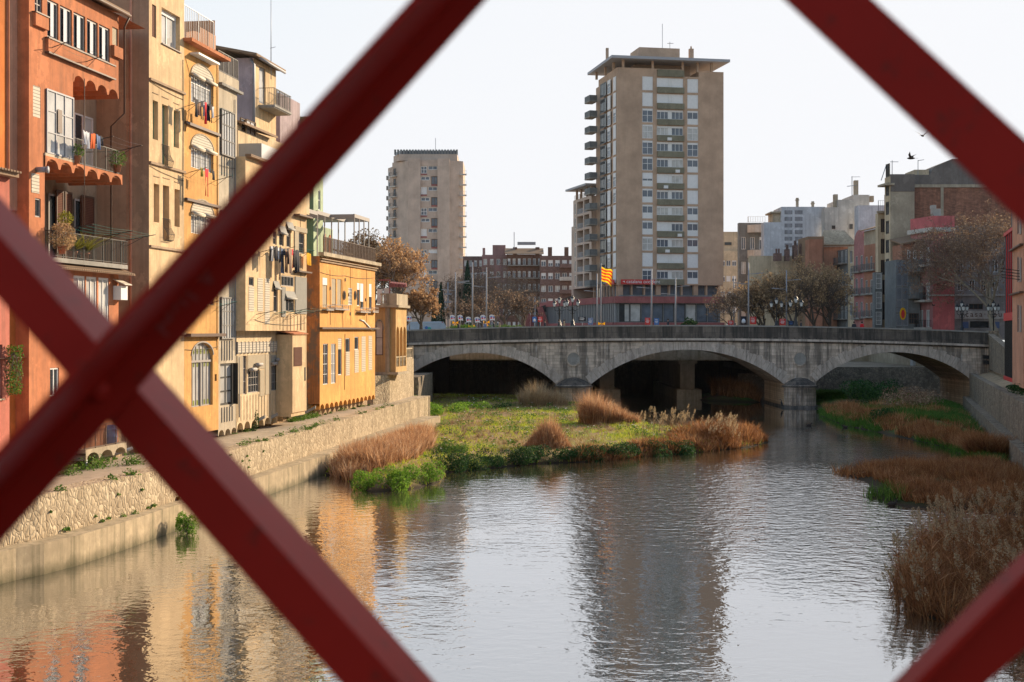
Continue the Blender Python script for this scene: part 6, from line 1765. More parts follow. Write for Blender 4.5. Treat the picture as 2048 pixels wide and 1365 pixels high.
# cast-iron lanterns
def lantern_geo(mb, gb, c, s=1.0):
    c = V(c)
    gb.lathe(c, [(.13*s,0),(.23*s,.5*s),(.0,.5*s)], 6)
    mb.lathe(c, [(.02,-.14*s),(.09*s,-.06*s),(.145*s,0),(.13*s,.02*s)], 6)
    mb.lathe(c+V((0,0,.5*s)), [(.27*s,0),(.22*s,.08*s),(.1*s,.22*s),(.05*s,.3*s),(.06*s,.34*s),(.0,.46*s)], 10)
    for k in range(6):
        a = 2*math.pi*k/6; mb.tube([c+V((.135*s*math.cos(a),.135*s*math.sin(a),0)), c+V((.24*s*math.cos(a),.24*s*math.sin(a),.5*s))], .012, 4)
def candelabra(px, ytop, Y, label, base, sides=2, yaw=0):
    x = (px-CX)/FPX*Y; zt = EYE-(ytop-HY)/FPX*Y; H = zt-base
    t = thing('lantern_post', label, 'lantern post', (x,Y,base), 'black cast-iron lantern posts on the bridge')
    mb = MB(); mb.lathe((x,Y,base), [(.28,0),(.28,.15),(.2,.2),(.22,.5),(.12,.6),(.09,.9),(.075,H*.55),(.12,H*.56),(.06,H*.6),(.05,H-.9),(.09,H-.88),(.03,H-.8)], 12)
    mb.build('post', M['black'], t)
    fr, gl = MB(), MB(); lantern_geo(fr, gl, (x,Y,zt-.95)); o = fr.build('lantern', M['black'], t); attach(gl.build('lantern_glass', M['lampglass'], None), o)
    for k in range(sides):
        a = yaw+2*math.pi*k/sides; d = V((math.cos(a), math.sin(a), 0))
        mb = MB(); z0 = zt-1.75
        mb.tube([V((x,Y,z0)), V((x,Y,z0-.18))+d*.28, V((x,Y,z0-.05))+d*.6, V((x,Y,z0+.22))+d*.64], .035, 6)
        mb.tube([V((x,Y,z0-.6)), V((x,Y,z0-.45))+d*.3, V((x,Y,z0-.15))+d*.35], .025, 5)
        mb.build('arm', M['black'], t)
        fr, gl = MB(), MB(); lantern_geo(fr, gl, V((x,Y,z0+.36))+d*.64); o = fr.build('lantern', M['black'], t); attach(gl.build('lantern_glass', M['lampglass'], None), o)
for (px, yt, Y, lab, sides) in (
    (1145,589,167.3,'black lantern post on the parapet above the left bridge pier',2),
    (1119,592,179.7,'black lantern post on the far parapet just left of the one over the left pier',2),
    (1592,590,167.3,'black lantern post on the parapet above the right bridge pier',2),
    (1553,593,179.7,'black lantern post on the far parapet left of the one over the right pier',2),
    (1924,600,179.7,'black lantern post before the shop front lettering',4),
    (1987,600,181,'black lantern post at the right end of the bridge, partly behind the plane tree',4)):
    candelabra(px, yt, Y, lab, (ptop((px-CX)/FPX*Y) if Y < 181 else 8.0), sides)

# flag of four red bars
FY = 176
x = (1202-CX)/FPX*FY
t = thing('flagpole', 'white flagpole flying a yellow flag with four red bars before the tall tower', 'flagpole', (x,FY,8.3))
mb = MB(); mb.tube([(x,FY,8.3),(x,FY,EYE-(531-HY)/FPX*FY)], .09, 10, .06); mb.lathe((x,FY,EYE-(531-HY)/FPX*FY), [(.1,0),(.12,.08),(0,.2)], 10); mb.build('pole', M['palemetal'], t)
def flag_pt(u, v):
    """u along the fly 0..1, v down 0..1"""
    zt = EYE-(534-HY)/FPX*FY
    return V((x+.07+1.35*u*(1-.12*v), FY-.22*math.sin(u*9+v*1.5)*u-.3*u, zt-1.75*v-.55*u-.18*math.sin(u*6+2*v)*u))
m1 = MB(); m1.smooth = True
for r in range(9):
    m1.cur = 1 if r % 2 else 0
    for c in range(16):
        u0, u1, v0, v1 = c/16, (c+1)/16, r/9, (r+1)/9
        m1.face([flag_pt(u0,v0), flag_pt(u1,v0), flag_pt(u1,v1), flag_pt(u0,v1)])
m1.build('flag', [M['flagyellow'], M['flagred']], t)

# boards, banners
def board(px0, px1, y0, y1, Y, mat, label, art=None, name='banner', group='advertising banners along the plaza', cat='banner'):
    x0, x1 = tx(px0,Y), tx(px1,Y); z1, z0 = tz(y0,Y), tz(y1,Y)
    t = thing(name, label, cat, ((x0+x1)/2,Y,8.0), group)
    mb = MB(); mb.box(x0,x1,Y-.03,Y+.03,z0,z1); mb.build('panel', M[mat], t)
    mb = MB(); mb.tube([((x0+x1)/2,Y+.08,8.0),((x0+x1)/2,Y+.08,z1)], .04, 6); mb.build('post', M['greymetal'], t)
    if art:
        mb = MB()
        w, h = x1-x0, z1-z0
        if art[0] == 'lines':
            for k, (a, b, c) in enumerate(((.15,.7,.78),(.2,.8,.55),(.1,.75,.42),(.25,.7,.28))): mb.box(x0+w*a,x0+w*b,Y-.045,Y-.034,z0+h*c,z0+h*(c+.06))
        else:
            c = V(((x0+x1)/2,Y-.04,(z0+z1)/2-.05)); mb.lathe(c, [(0,-h*.3),(w*.3,-h*.25),(w*.34,0),(w*.2,h*.2),(0,h*.25)], 10)
        mb.build('print', M[art[1]], t)
board(1290,1300.5,636,650,184,'redtext','red banner beside the tall street lamp right of the flag',('lines','white'))
board(1308.5,1318,637,650,186,'blue','blue and white banner right of the red one before the podium',('lines','white'))
board(1456,1467,641.5,650,184,'redtext','low wide red banner under the small bare tree',('lines','white'))
board(1481,1493,633,650,186,'coatdark','dark poster with blue and white print by the tallest street lamp',('blob','clothwhite'))
board(1500,1512.5,634,649,186,'redtext','tall red banner with white lines right of the tallest street lamp',('lines','white'))
board(1559,1571.5,638,651,186,'redtext','red banner with white lines left of the street lamp before the trees',('lines','white'))
board(1576.5,1588,642,652,184,'coatdark','dark poster right of the street lamp before the trees',('lines','blue'))
board(1065,1073,634,645,190,'blue','white and blue round banner left of the first lantern posts',('blob','clothwhite'))
board(1076,1085,634,644,190,'redtext','small red banner left of the first lantern posts',('lines','white'))
board(1157,1172,634,643,200,'coatdark','dark information board right of the lantern posts',('lines','white'))
board(1176,1186,636,650,205,'clothblue','blue panel banner just left of the flagpole',('lines','white'))
for k, (px, y) in enumerate(((904,636),(919.5,636),(936,639.5),(953.5,640),(965,636),(983,635.5),(817,637))):
    Y = 205; x0 = tx(px-4.5,Y); z1 = tz(y-4,Y)
    t = thing('hanging_flag', 'white flag with blue and pink print, '+('first of the row from the left','second of the row from the left','third of the row from the left','fourth of the row, lowest hung','fifth of the row, touching the sixth','sixth and rightmost of the row','hung by itself beside the refuse truck')[k], 'flag', (x0,Y,8.0), 'white flags hung along the plaza edge')
    m = MB(); m.smooth = True
    for i in range(6):
        for j in range(4):
            m.cur = 1 if j == 1 and i % 3 else (2 if j == 2 and i in (1,2,4) else 0)
            q = lambda u, v: V((x0+.72*u+.1*v, Y+.08*math.sin(u*5), z1-.75*v+.12*math.sin(u*3.1)))
            m.face([q(i/6,j/4), q((i+1)/6,j/4), q((i+1)/6,(j+1)/4), q(i/6,(j+1)/4)])
    m.build('cloth', [M['clothwhite'], M['blue'], M['clothred']], t)
    mb = MB(); mb.tube([(x0+.4,Y+.1,8.0),(x0+.4,Y+.1,z1+.15)], .03, 6); mb.build('post', M['greymetal'], t)
for k, (px, y, Y, w) in enumerate(((911,646,199.5,'left'),(943,653,191.5,'thickest'),(973,645,195.5,'right'),(1203,648,175.5,'flag'))):
    c = V((tx(px,Y),Y-.15,tz(y,Y)))
    lab = {'left':'yellow ribbon bow tied to the leftmost of the three street poles','thickest':'yellow ribbon bow tied to the thickest street pole','right':'yellow ribbon bow tied to the pole right of the cypress','flag':'yellow ribbon bow tied to the flagpole'}[w]
    m = MB()
    for s in (-1,1):
        m.prism([c, c+V((s*.42,0,.22)), c+V((s*.42,0,-.18))], (0,-.08,0)); m.prism([c+V((0,-.003,0)), c+V((s*.28,-.003,-.5)), c+V((s*.12,-.003,-.5))], (0,-.05,0))
    m.tube([c+V((0,.1,0)), c+V((0,-.12,0))], .08, 8)
    tag(m.build('ribbon', M['flagyellow']), lab, 'ribbon', 'yellow ribbons on the poles')

# refuse truck
TYk = 238
t = thing('garbage_truck', 'pale blue-grey refuse truck seen over the left end of the bridge parapet', 'truck', (tx(850,TYk),TYk,8.0))
x0, x1 = tx(806,TYk), tx(891,TYk); zt = tz(643,TYk)
m = MB(); m.prism([V((x0+1.2,TYk,8.9)),V((x1-.4,TYk,8.9)),V((x1+.1,TYk,9.6)),V((x1-.35,TYk,zt-.1)),V((x1-1.0,TYk,zt)),V((x0+1.2,TYk,zt-.12))], (0,2.4,0)); m.build('body', M['truck'], t)
m = MB()
for q in (2.0, 3.4, 4.9): m.box(x0+q, x0+q+.1, TYk-.06, TYk-.003, 8.95, zt-.2)
m.box(x0+1.25, x1-.9, TYk-.07, TYk-.004, zt-.34, zt-.24); m.obox((x1-1.6,TYk-.07,9.0), (.7,0,1.3), (0,.06,0), (.12,0,0)); m.build('rib', M['truck'], t)
m = MB(); m.box(x0-.9, x0+1.0, TYk+.05, TYk+2.35, 8.6, zt-.25); m.build('cab', M['whitewall'], t)
for q in (x0-.2, x0+4.2, x0+5.5):
    m = MB(); m.tube([(q,TYk-.02,8.5),(q,TYk+.35,8.5)], .5, 18); m.build('wheel', M['black'], t)
m = MB(); c = V((x1-2.7,TYk-.075,9.35))
m.prism([c+V((.32*math.cos(a),0,.3*math.sin(a))) for a in [2*math.pi*i/14 for i in range(14)]], (0,.01,0)); o = m.build('logo', M['signteal'], t)
m = MB(); m.prism([c+V((-.5+.28*math.cos(a),0,.16+.26*math.sin(a))) for a in [2*math.pi*i/14 for i in range(14)]], (0,.008,0)); m.build('logo', M['blue'], t)
m = MB(); m.box(x1-.62, x1-.45, TYk-.05, TYk-.0, zt-.25, zt-.12); m.build('tail_lamp', M['redtext'], t)

# ------------------------------------------------------------------ people
def skinned(name, verts, edges, radii, mat, sub=2, root=0):
    me = bpy.data.meshes.new(name); me.from_pydata(verts, edges, []); o = bpy.data.objects.new(name, me); COL.objects.link(o)
    md = o.modifiers.new('s', 'SKIN'); sv = me.skin_vertices[0].data
    for i, r in enumerate(radii): sv[i].radius = r if isinstance(r, tuple) else (r, r)
    sv[root].use_root = True
    ss = o.modifiers.new('u', 'SUBSURF'); ss.levels = sub; ss.render_levels = sub
    dg = bpy.context.evaluated_depsgraph_get(); dg.update()
    m2 = bpy.data.meshes.new_from_object(o.evaluated_get(dg))
    bpy.data.objects.remove(o); m2.materials.clear(); m2.materials.append(mat)
    m2.polygons.foreach_set('use_smooth', [True]*len(m2.polygons)); m2.name = name
    return m2
SKV = [(0,0,.95),(0,0,1.15),(0,-.01,1.38),(0,0,1.50),(0,.01,1.60),(0,0,1.72),
       (.17,0,1.42),(.24,.04,1.14),(.22,-.12,.92),(.22,-.17,.86),
       (-.17,0,1.42),(-.24,-.03,1.14),(-.21,.14,.95),(-.21,.17,.88),
       (.10,0,.88),(.11,-.12,.50),(.11,-.04,.09),(.11,-.16,.04),
       (-.10,0,.88),(-.11,.06,.50),(-.11,.24,.14),(-.11,.14,.05)]
SKE = [(0,1),(1,2),(2,3),(3,4),(4,5),(2,6),(6,7),(7,8),(8,9),(2,10),(10,11),(11,12),(12,13),(0,14),(14,15),(15,16),(16,17),(0,18),(18,19),(19,20),(20,21)]
SKR = [(.15,.11),(.14,.10),(.16,.11),(.06,.06),(.085,.095),(.075,.085),.065,.05,.04,.035,.065,.05,.04,.035,.09,.065,.045,.04,.09,.065,.045,.04]
body_me = skinned('body', SKV, SKE, SKR, M['skin'])
CV = [(0,0,.86),(0,0,1.15),(0,-.01,1.38),(0,0,1.49),(.17,0,1.42),(.24,.04,1.14),(.225,-.09,.97),(-.17,0,1.42),(-.24,-.03,1.14),(-.215,.10,.99)]
CE = [(0,1),(1,2),(2,3),(2,4),(4,5),(5,6),(2,7),(7,8),(8,9)]
CR = [(.19,.14),(.17,.13),(.19,.14),(.09,.08),.085,.07,.058,.085,.07,.058]
TV = [(0,0,.93),(.10,0,.86),(.11,-.12,.50),(.11,-.05,.14),(-.10,0,.86),(-.11,.06,.50),(-.11,.22,.18)]
TE = [(0,1),(1,2),(2,3),(0,4),(4,5),(5,6)]
TR = [(.165,.125),.105,.08,.06,.105,.08,.06]
coat_me = {k: skinned('coat', CV, CE, CR, M[k]) for k in ('coatdark','coatbrown','clothred','clothblue')}
trs_me = skinned('trousers', TV, TE, TR, M['coatdark'])
hm = MB(); hm.lathe((0,.015,1.66), [(.10,-.06),(.112,0),(.11,.06),(.085,.12),(.04,.15),(0,.155)], 14, 0, 2*math.pi)
hair_o = hm.build('hair', M['hair']); hair_me = hair_o.data; bpy.data.objects.remove(hair_o)
fm = MB()
for sx in (-.035,.035): fm.lathe((sx,-.1,1.665), [(0,-.012),(.012,0),(0,.012)], 6)
fm.prism([V((-.012,-.1,1.62)),V((.012,-.1,1.62)),V((0,-.1,1.66))], (0,-.025,0)); fm.box(-.03,.03,-.105,-.098,1.585,1.592)
face_o = fm.build('face', M['hair']); face_me = face_o.data; bpy.data.objects.remove(face_o)
def person(px, Y, z, coat, label, yaw, group='people crossing the bridge'):
    t = thing('person', label, 'person', (tx(px,Y),Y,z), group); t.rotation_euler = (0,0,yaw)
    for nm, me in (('body',body_me),('coat',coat_me[coat]),('trousers',trs_me),('hair',hair_me),('face',face_me)):
        o = bpy.data.objects.new(nm, me); COL.objects.link(o); o.parent = t
for (px, Y, c, lab, yaw) in ((1118,173,'coatdark','person in dark coat walking just left of the lantern post over the left pier',1.4),
        (1090,176,'coatdark','person in dark jacket walking left of the pair of lantern posts',-1.5),
        (918,176,'coatdark','person in dark clothes under the hanging flags, leftmost walker on the bridge',1.2),
        (970,178,'clothblue','person in blue jacket walking behind the parapet by the right grey pole',-1.2),
        (988,174,'coatdark','person in black coat walking in a pair, left of the two',1.5),
        (999,175,'coatbrown','person in khaki coat walking in a pair, right of the two',1.6),
        (1336,176,'coatdark','person in dark coat crossing in front of the podium windows',-1.4),
        (1602,174,'coatdark','person in dark coat walking right of the right-pier lantern post',1.4),
        (1724,176,'clothred','person in red top standing before the pink and white striped house',.3),
        (1708,177,'coatdark','person in dark coat standing left of the person in red',-.5)):
    x = tx(px,Y); person(px, Y, deckz(x)+(0.0), c, lab, yaw)
person(1128, 172, deckz(tx(1128,172))+.0, 'coatbrown', 'person in khaki coat walking between the two lantern posts', -1.5)

# ------------------------------------------------------------------ laundry and balcony plants
def garment(fr, s, d, z, w, h, kind, mat, label, group=None):
    m = MB(); m.smooth = True; nx_, ny_ = 6, 7; ph = R(0,6)
    def q(u, v, off):
        wv = .05*math.sin(u*8+ph)*v; ww = w*(1-.12*v) if kind != 'shirt' else w*(1.25 if v < .25 else .8)
        return fr.pt(s+(u-.5)*ww, d+wv+off, z-h*v+.03*math.sin(u*5+ph))
    for i in range(nx_):
        for j in range(ny_):
            if kind == 'trousers' and j > 1 and i in (2,3): continue
            for off in (0,.02):
                m.face([q(i/nx_,j/ny_,off), q((i+1)/nx_,j/ny_,off), q((i+1)/nx_,(j+1)/ny_,off), q(i/nx_,(j+1)/ny_,off)])
    tag(m.build('garment', M[mat]), label, 'laundry', group)
rl = random.Random(3)
g1 = 'laundry on the line under the upper arched window'
z = ZZ(374,203)-.04
for (px, dd, w, h_, k, mt, lab) in ((392,.9,.5,.95,'shirt','clothdark','black shirt hanging leftmost under the upper arched window of the golden house'),
      (399,.6,.4,.7,'cloth','clothtan','tan cloth hanging second under the upper arched window'),
      (404,.9,.4,1.0,'trousers','coatdark','dark trousers hanging mid-line under the upper arched window'),
      (408.5,.7,.3,.65,'cloth','clothwhite','pale pink-white top hanging in the middle under the upper arched window'),
      (411,.95,.3,1.15,'cloth','clothred','dark red cloth hanging lowest under the upper arched window'),
      (416,.85,.45,.9,'shirt','coatdark','black top hanging right of centre under the upper arched window'),
      (421,.95,.4,1.0,'trousers','clothdark','black trousers hanging near the right end under the upper arched window'),
      (425.5,.8,.3,.6,'cloth','clothwhite','white towel hanging at the right end under the upper arched window')):
    garment(FL, SS(px,dd), dd, z, w, h_, k, mt, lab, g1)
z = ZZ(378,336)-.04
garment(FL, SS(403,.8), .8, z, .35, .45, 'cloth', 'agave', 'small lime-green cloth on the line under the second arched window')
garment(FL, SS(413,.9), .9, z, .5, 1.5, 'trousers', 'clothred', 'bright red trousers drying under the second arched window')
garment(FL, SS(426,.95), .95, z, .35, .5, 'cloth', 'clothdark', 'small black cloth at the right end of the second arched window line')
z = zb1+1.3
for (px, mt, w, h_, lab) in ((169,'clothwhite',.3,.55,'white sock-like cloth hanging left on the upper balcony line'),(175,'clothwhite',.3,.7,'white vest hanging left of the orange cloth on the upper balcony line'),(186,'clothorange',.45,.65,'bright orange cloth on the upper balcony line'),(196,'clothblue',.4,.6,'blue cloth hanging right of the orange one on the upper balcony line'),(203,'clothdark',.25,.4,'small black cloth at the right of the upper balcony line')):
    garment(FL, SS(px,.9), .9, z, w, h_, 'cloth', mt, lab, 'laundry on the upper balcony')
names = {'clothdark':'black','clothwhite':'white','clothblue':'blue','clothred':'red','clothtan':'tan','coatdark':'charcoal'}
for i in range(15):
    px = 541+i*3.9; dd = dB+rl.choice((.5,.75,1.0)); mt = rl.choice(('clothdark','clothwhite','clothblue','clothtan','coatdark','clothwhite','clothdark'))
    if i == 11: mt = 'clothred'
    h_ = rl.uniform(.6,1.1) if i < 6 else rl.uniform(.9,1.7)
    pl = ('at the left end','second from the left','third from the left','fourth from the left','fifth from the left','sixth from the left','seventh, left of the middle','in the middle','ninth, right of the middle','tenth from the left','eleventh from the left','fourth from the right end','third from the right end','second from the right end','at the right end')[i]
    garment(FL, FL.s(px,dd), dd, ZZ(540,495,dB)-.05, rl.uniform(.35,.6), h_, rl.choice(('cloth','shirt','trousers')), mt, f'{names[mt]} garment {pl} of the long line on the cream bay house', 'laundry on the long line of the cream bay house')
garment(FL, SS(617,1.0), 1.0, ZZ(612,508,.6), 1.0, .8, 'cloth', 'flagyellow', 'orange and yellow striped cloth hung at the corner of the cream bay house')
def pot_plant(p, r, n, mat, label, up=.5, arch=False, pot=True):
    t = thing('potted_plant', label, 'plant', p)
    if pot: m = MB(); m.lathe(p, [(0,0),(.13,0),(.19,.3),(.21,.3),(.21,.34),(.16,.33)], 14); m.build('pot', M['terracotta'], t)
    m = MB()
    if arch:
        for i in range(n): blade(m, p+V((0,0,.3)), R(.5,1)*r*1.5, .025, R(.5,1.1), R(0,6.28), 1.0, 4)
    else:
        for i in range(n): v = rvec()*r*R(.3,1)**.5; leaf(m, p+V((v.x, v.y, .3+r*.7+v.z)), R(.03,.06))
    m.build('foliage', M[mat], t)
pot_plant(FL.pt(SS(100),.55,zb2+.15), .62, 1500, 'leafbrown', 'big round brownish shrub in a pot at the left end of the lower balcony')
pot_plant(FL.pt(SS(122),.2,zb2+1.2), .35, 350, 'agave', 'small yellow-green plant in a terracotta pot hung on the lower balcony rail')
pot_plant(FL.pt(SS(142),.1,zb2+.02), .75, 120, 'agave', 'arching yellow-green spider plant on the lower balcony, left of the pair', arch=True)
pot_plant(FL.pt(SS(166),.1,zb2+.02), .8, 140, 'agave', 'arching yellow-green spider plant on the lower balcony, right of the pair', arch=True)
pot_plant(FL.pt(SS(231),.1,zb1+.1), .45, 350, 'ivy', 'green leafy plant at the right end of the upper balcony')
pot_plant(FL.pt(SS(149),.1,zb1+.0), .35, 250, 'ivy', 'small trailing plant at the left end of the upper balcony')

# yellow flag-like cloth on the pink house, hanging sign
c = FKp.pt(4.2, 1.3, 17.6)
m = MB(); m.smooth = True
for i in range(5):
    for j in range(6):
        q = lambda u, v: FKp.pt(3.6+1.1*u*(1-.5*v), 1.25+.1*math.sin(u*6), 18.6-2.0*v-.3*u)
        m.face([q(i/5,j/6), q((i+1)/5,j/6), q((i+1)/5,(j+1)/6), q(i/5,(j+1)/6)])
tag(m.build('hanging_flag', M['flagyellow']), 'yellow flag draped from the middle balcony of the strong pink house', 'flag')
Y = 195; c = V((tx(1806,Y),Y,tz(628,Y)))
t = thing('hanging_sign', 'red and yellow oval sign on the grey gallery house', 'sign', c)
m = MB(); m.prism([c+V((.42*math.cos(a),0,.85*math.sin(a))) for a in [2*math.pi*i/18 for i in range(18)]], (0,.15,0)); m.build('panel', M['flagyellow'], t)
m = MB(); m.prism([c+V((.26*math.cos(a),-.01,.6*math.sin(a)-.05)) for a in [2*math.pi*i/18 for i in range(18)]], (0,.01,0)); m.build('emblem', M['redtext'], t)
m = MB(); m.tube([c+V((0,.1,.8)), c+V((0,3.8,.9))], .03, 5); m.build('bracket', M['dark'], t)

# birds
def bird(p, s, label, yaw, up):
    t = thing('flying_bird', label, 'bird', p, 'birds in flight'); p = V(p)
    t.rotation_euler = (0,0,0)
    m = MB(); m.smooth = True
    d = V((math.cos(yaw), math.sin(yaw), .05)); w = V((-d.y, d.x, 0))
    m.tube([p-d*.20*s, p-d*.1*s, p+d*.04*s, p+d*.14*s, p+d*.2*s], [.015*s,.05*s,.06*s,.04*s,.008*s], 8)
    def wing(sg):
        a = p+w*sg*.03*s; b = p+w*sg*.28*s+V((0,0,up*.16*s)); c = p+w*sg*.62*s+V((0,0,up*.30*s))-d*.12*s
        m.face([a+d*.07*s, b+d*.06*s, b-d*.06*s, a-d*.08*s]); m.face([b+d*.06*s, c, b-d*.06*s])
    wing(1); wing(-1)
    m.face([p-d*.18*s+w*.02, p-d*.34*s+w*.07*s, p-d*.34*s-w*.07*s, p-d*.18*s-w*.02])
    m.build('body', M['hair'], t)
bird(P(1822,317,95), 1.35, 'lower dark bird gliding in the sky above the tan corner building', 2.6, .9)
bird(P(1845,272,95), 1.2, 'upper dark bird flapping in the sky beside the red girder', .9, 1.3)
bird(P(1867,611,140), .9, 'pale sunlit bird flying before the strong pink house', 2.3, .8)
# cormorant on the pier base
c = V(((1559-CX)/FPX*166.3, 165.0, .28))
t = thing('cormorant', 'black cormorant standing upright on the base of the right bridge pier', 'bird', c)
m = MB(); m.smooth = True
m.tube([c+V((.12,0,.02)), c+V((.05,0,.16)), c+V((0,0,.34)), c+V((-.04,0,.5)), c+V((-.03,0,.62)), c+V((-.07,0,.72)), c+V((-.13,0,.74)), c+V((-.25,0,.75))], [.03,.09,.12,.08,.04,.045,.04,.01], 8)
m.tube([c+V((.1,0,.12)), c+V((.28,0,-.05))], .04, 6, .01); m.tube([c+V((0,.04,.2)), c+V((0,.04,0))], .015, 4); m.tube([c+V((0,-.04,.2)), c+V((0,-.04,0))], .015, 4)
m.build('body', M['black'], t)
def duck(px, py, label, flip=1):
    c = GP(px, py); t = thing('duck', label, 'duck', c, 'ducks on the river')
    m = MB(); m.smooth = True
    m.tube([c+V((-.28*flip,0,.1)), c+V((-.15*flip,0,.06)), c+V((.08*flip,0,.08)), c+V((.18*flip,0,.1)), c+V((.2*flip,0,.22)), c+V((.26*flip,0,.25)), c+V((.38*flip,0,.24))], [.015,.09,.11,.07,.04,.05,.012], 8)
    m.build('body', M['hair'], t)
duck(1618,852,'dark duck swimming farthest left of the sparkling water before the right pier')
duck(1690,856,'dark duck swimming near the reeds of the right bank',-1)
duck(1784,1012,'dark duck at the tip of the brown reed bank')
# ================================================================== TERRAIN
def inpoly(x, y, poly):
    c = False; n = len(poly)
    for i in range(n):
        x0, y0 = poly[i]; x1, y1 = poly[(i+1)%n]
        if (y0 > y) != (y1 > y) and x < (x1-x0)*(y-y0)/(y1-y0)+x0: c = not c
    return c
def pdist(x, y, poly):
    b = 1e9; n = len(poly)
    for i in range(n):
        x0, y0 = poly[i]; x1, y1 = poly[(i+1)%n]; dx, dy = x1-x0, y1-y0
        t = max(0, min(1, ((x-x0)*dx+(y-y0)*dy)/(dx*dx+dy*dy+1e-9)))
        b = min(b, math.hypot(x-x0-dx*t, y-y0-dy*t))
    return b
ISL = [(-11.8,88.5),(-11,88.6),(-9.6,84.5),(-8.8,81),(-7.8,79.6),(-5.6,81),(-4.3,84.6),(-4.2,90),(-.8,93.8),(1.9,96.4),(5.3,97.6),(9.9,102.4),(13.9,105.3),(18.4,110),(20.8,115),(20.6,121),(16.4,124.3),(13.3,126),(12.8,133),(12.4,144),(10.5,156),(8.5,168),(5.8,185),(-16,186),(-16,136),(-6.8,131.5),(-7.0,128),(-9.5,108),(-11.8,89.6)]
RBK = [(35.4,167),(35.4,164),(32.6,150),(31.6,136),(32.6,123),(33.4,111),(32.6,102.6),(31,97),(27.2,93.8),(23.5,92.3),(20.6,89.2),(20.9,84),(19.3,77),(19.6,73),(21.5,71.4),(24,70.6),(25.5,66),(20,62.5),(16.2,57),(13.3,50),(12.8,45),(13.8,42.3),(16.2,40.6),(21,39.5),(24,30),(26,30)]+[(RX(y)-1.2,y) for y in (40,60,80,100,120,140,167)]+[(52,190),(36.5,191),(35.6,180)]
BKR = [(24.5,183),(27,181),(31.2,178),(31.3,192),(26,196),(24,190)]
def hgt(x, y, poly, H, w, sx=0):
    if not inpoly(x, y, poly): return -max(0.35*min(pdist(x,y,poly),2)-0, 0)-.02
    d = pdist(x, y, poly)
    k = 1-math.exp(-d/w)
    if poly is RBK: H = H*(.32+.68*max(0,min(1,(y-96)/26)))
    return H*k*(1+.25*noise.noise(V((x*.25, y*.18, 3))))+.10*noise.noise(V((x*.9,y*.9,1)))*min(1,d)+.02
def terrain(name, poly, H, w, step, mat):
    xs_ = [p[0] for p in poly]; ys_ = [p[1] for p in poly]
    x0, x1, y0, y1 = min(xs_)-1.5, max(xs_)+1.5, min(ys_)-1.5, max(ys_)+1.5
    nx_, ny_ = int((x1-x0)/step)+1, int((y1-y0)/step)+1
    vs = []; fs = []
    for j in range(ny_+1):
        for i in range(nx_+1):
            x, y = x0+i*step, y0+j*step; vs.append((x, y, hgt(x,y,poly,H,w)))
    for j in range(ny_):
        for i in range(nx_):
            a = j*(nx_+1)+i; q = (a, a+1, a+nx_+2, a+nx_+1)
            if max(vs[k][2] for k in q) > -.5: fs.append(q)
    m = MB(); m.smooth = True; m.idx(vs, fs); o = m.build(name, mat); struct(o); return o
def groundmat(name, cols, brown, dryfac=.5):
    m, nt, b = newmat(name)
    p = pos(nt)
    c = ramp(nt, nz(nt, p, 1.3, 6, .7), [(.3,cols[0]),(.5,cols[1]),(.7,cols[2])])
    k = ramp(nt, nz(nt, pos(nt,(1,.6,1)), .16, 5, .65), [(dryfac-.06,0),(dryfac+.06,1)])
    c = mix(nt, k, c, ramp(nt, nz(nt, p, 2.5, 5, .7), [(.35,brown[0]),(.65,brown[1])]))
    sep = nt.nodes.new('ShaderNodeSeparateXYZ'); nt.links.new(p, sep.inputs[0])
    mr = N(nt,'ShaderNodeMapRange'); nt.links.new(sep.outputs[2], mr.inputs[0]); mr.inputs[1].default_value = .05; mr.inputs[2].default_value = .42
    c = mix(nt, mr.outputs[0], (.05,.038,.025), c)
    nt.links.new(c, b.inputs['Base Color']); b.inputs['Roughness'].default_value = .95; b.inputs['Specular IOR Level'].default_value = .1
    bump(nt, b, nz(nt, p, 6, 6, .75), .8, .08)
    return m
M['meadow'] = groundmat('meadow_ground', [(.14,.17,.03),(.24,.29,.04),(.34,.34,.09)], [(.24,.15,.08),(.40,.28,.15)], .47)
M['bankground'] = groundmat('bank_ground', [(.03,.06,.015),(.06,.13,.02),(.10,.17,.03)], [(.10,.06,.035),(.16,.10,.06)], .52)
IH, IW = .75, 1.0; BH, BW_ = 1.1, 2.5
terrain('river_island', ISL, IH, IW, .7, M['meadow'])
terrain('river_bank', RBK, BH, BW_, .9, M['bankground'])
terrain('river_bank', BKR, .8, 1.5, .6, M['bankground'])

def scatter(poly, n, H, w, f, fltr=None):
    xs_ = [p[0] for p in poly]; ys_ = [p[1] for p in poly]; k = 0; tries = 0
    while k < n and tries < n*8:
        tries += 1
        # more samples near the viewer: blades there show larger
        y = R(min(ys_), max(ys_)); x = R(min(xs_), max(xs_))
        if not inpoly(x, y, poly): continue
        if fltr and not fltr(x, y): continue
        f(x, y, hgt(x, y, poly, H, w)); k += 1
def stuff(mb, name, mat, label, cat):
    o = mb.build(name, M[mat]); tag(o, label, cat, None, 'stuff'); return o
def dryk(x, y): return noise.noise(V((x*.13, y*.08, 7)))+.5*noise.noise(V((x*.4,y*.3,2)))
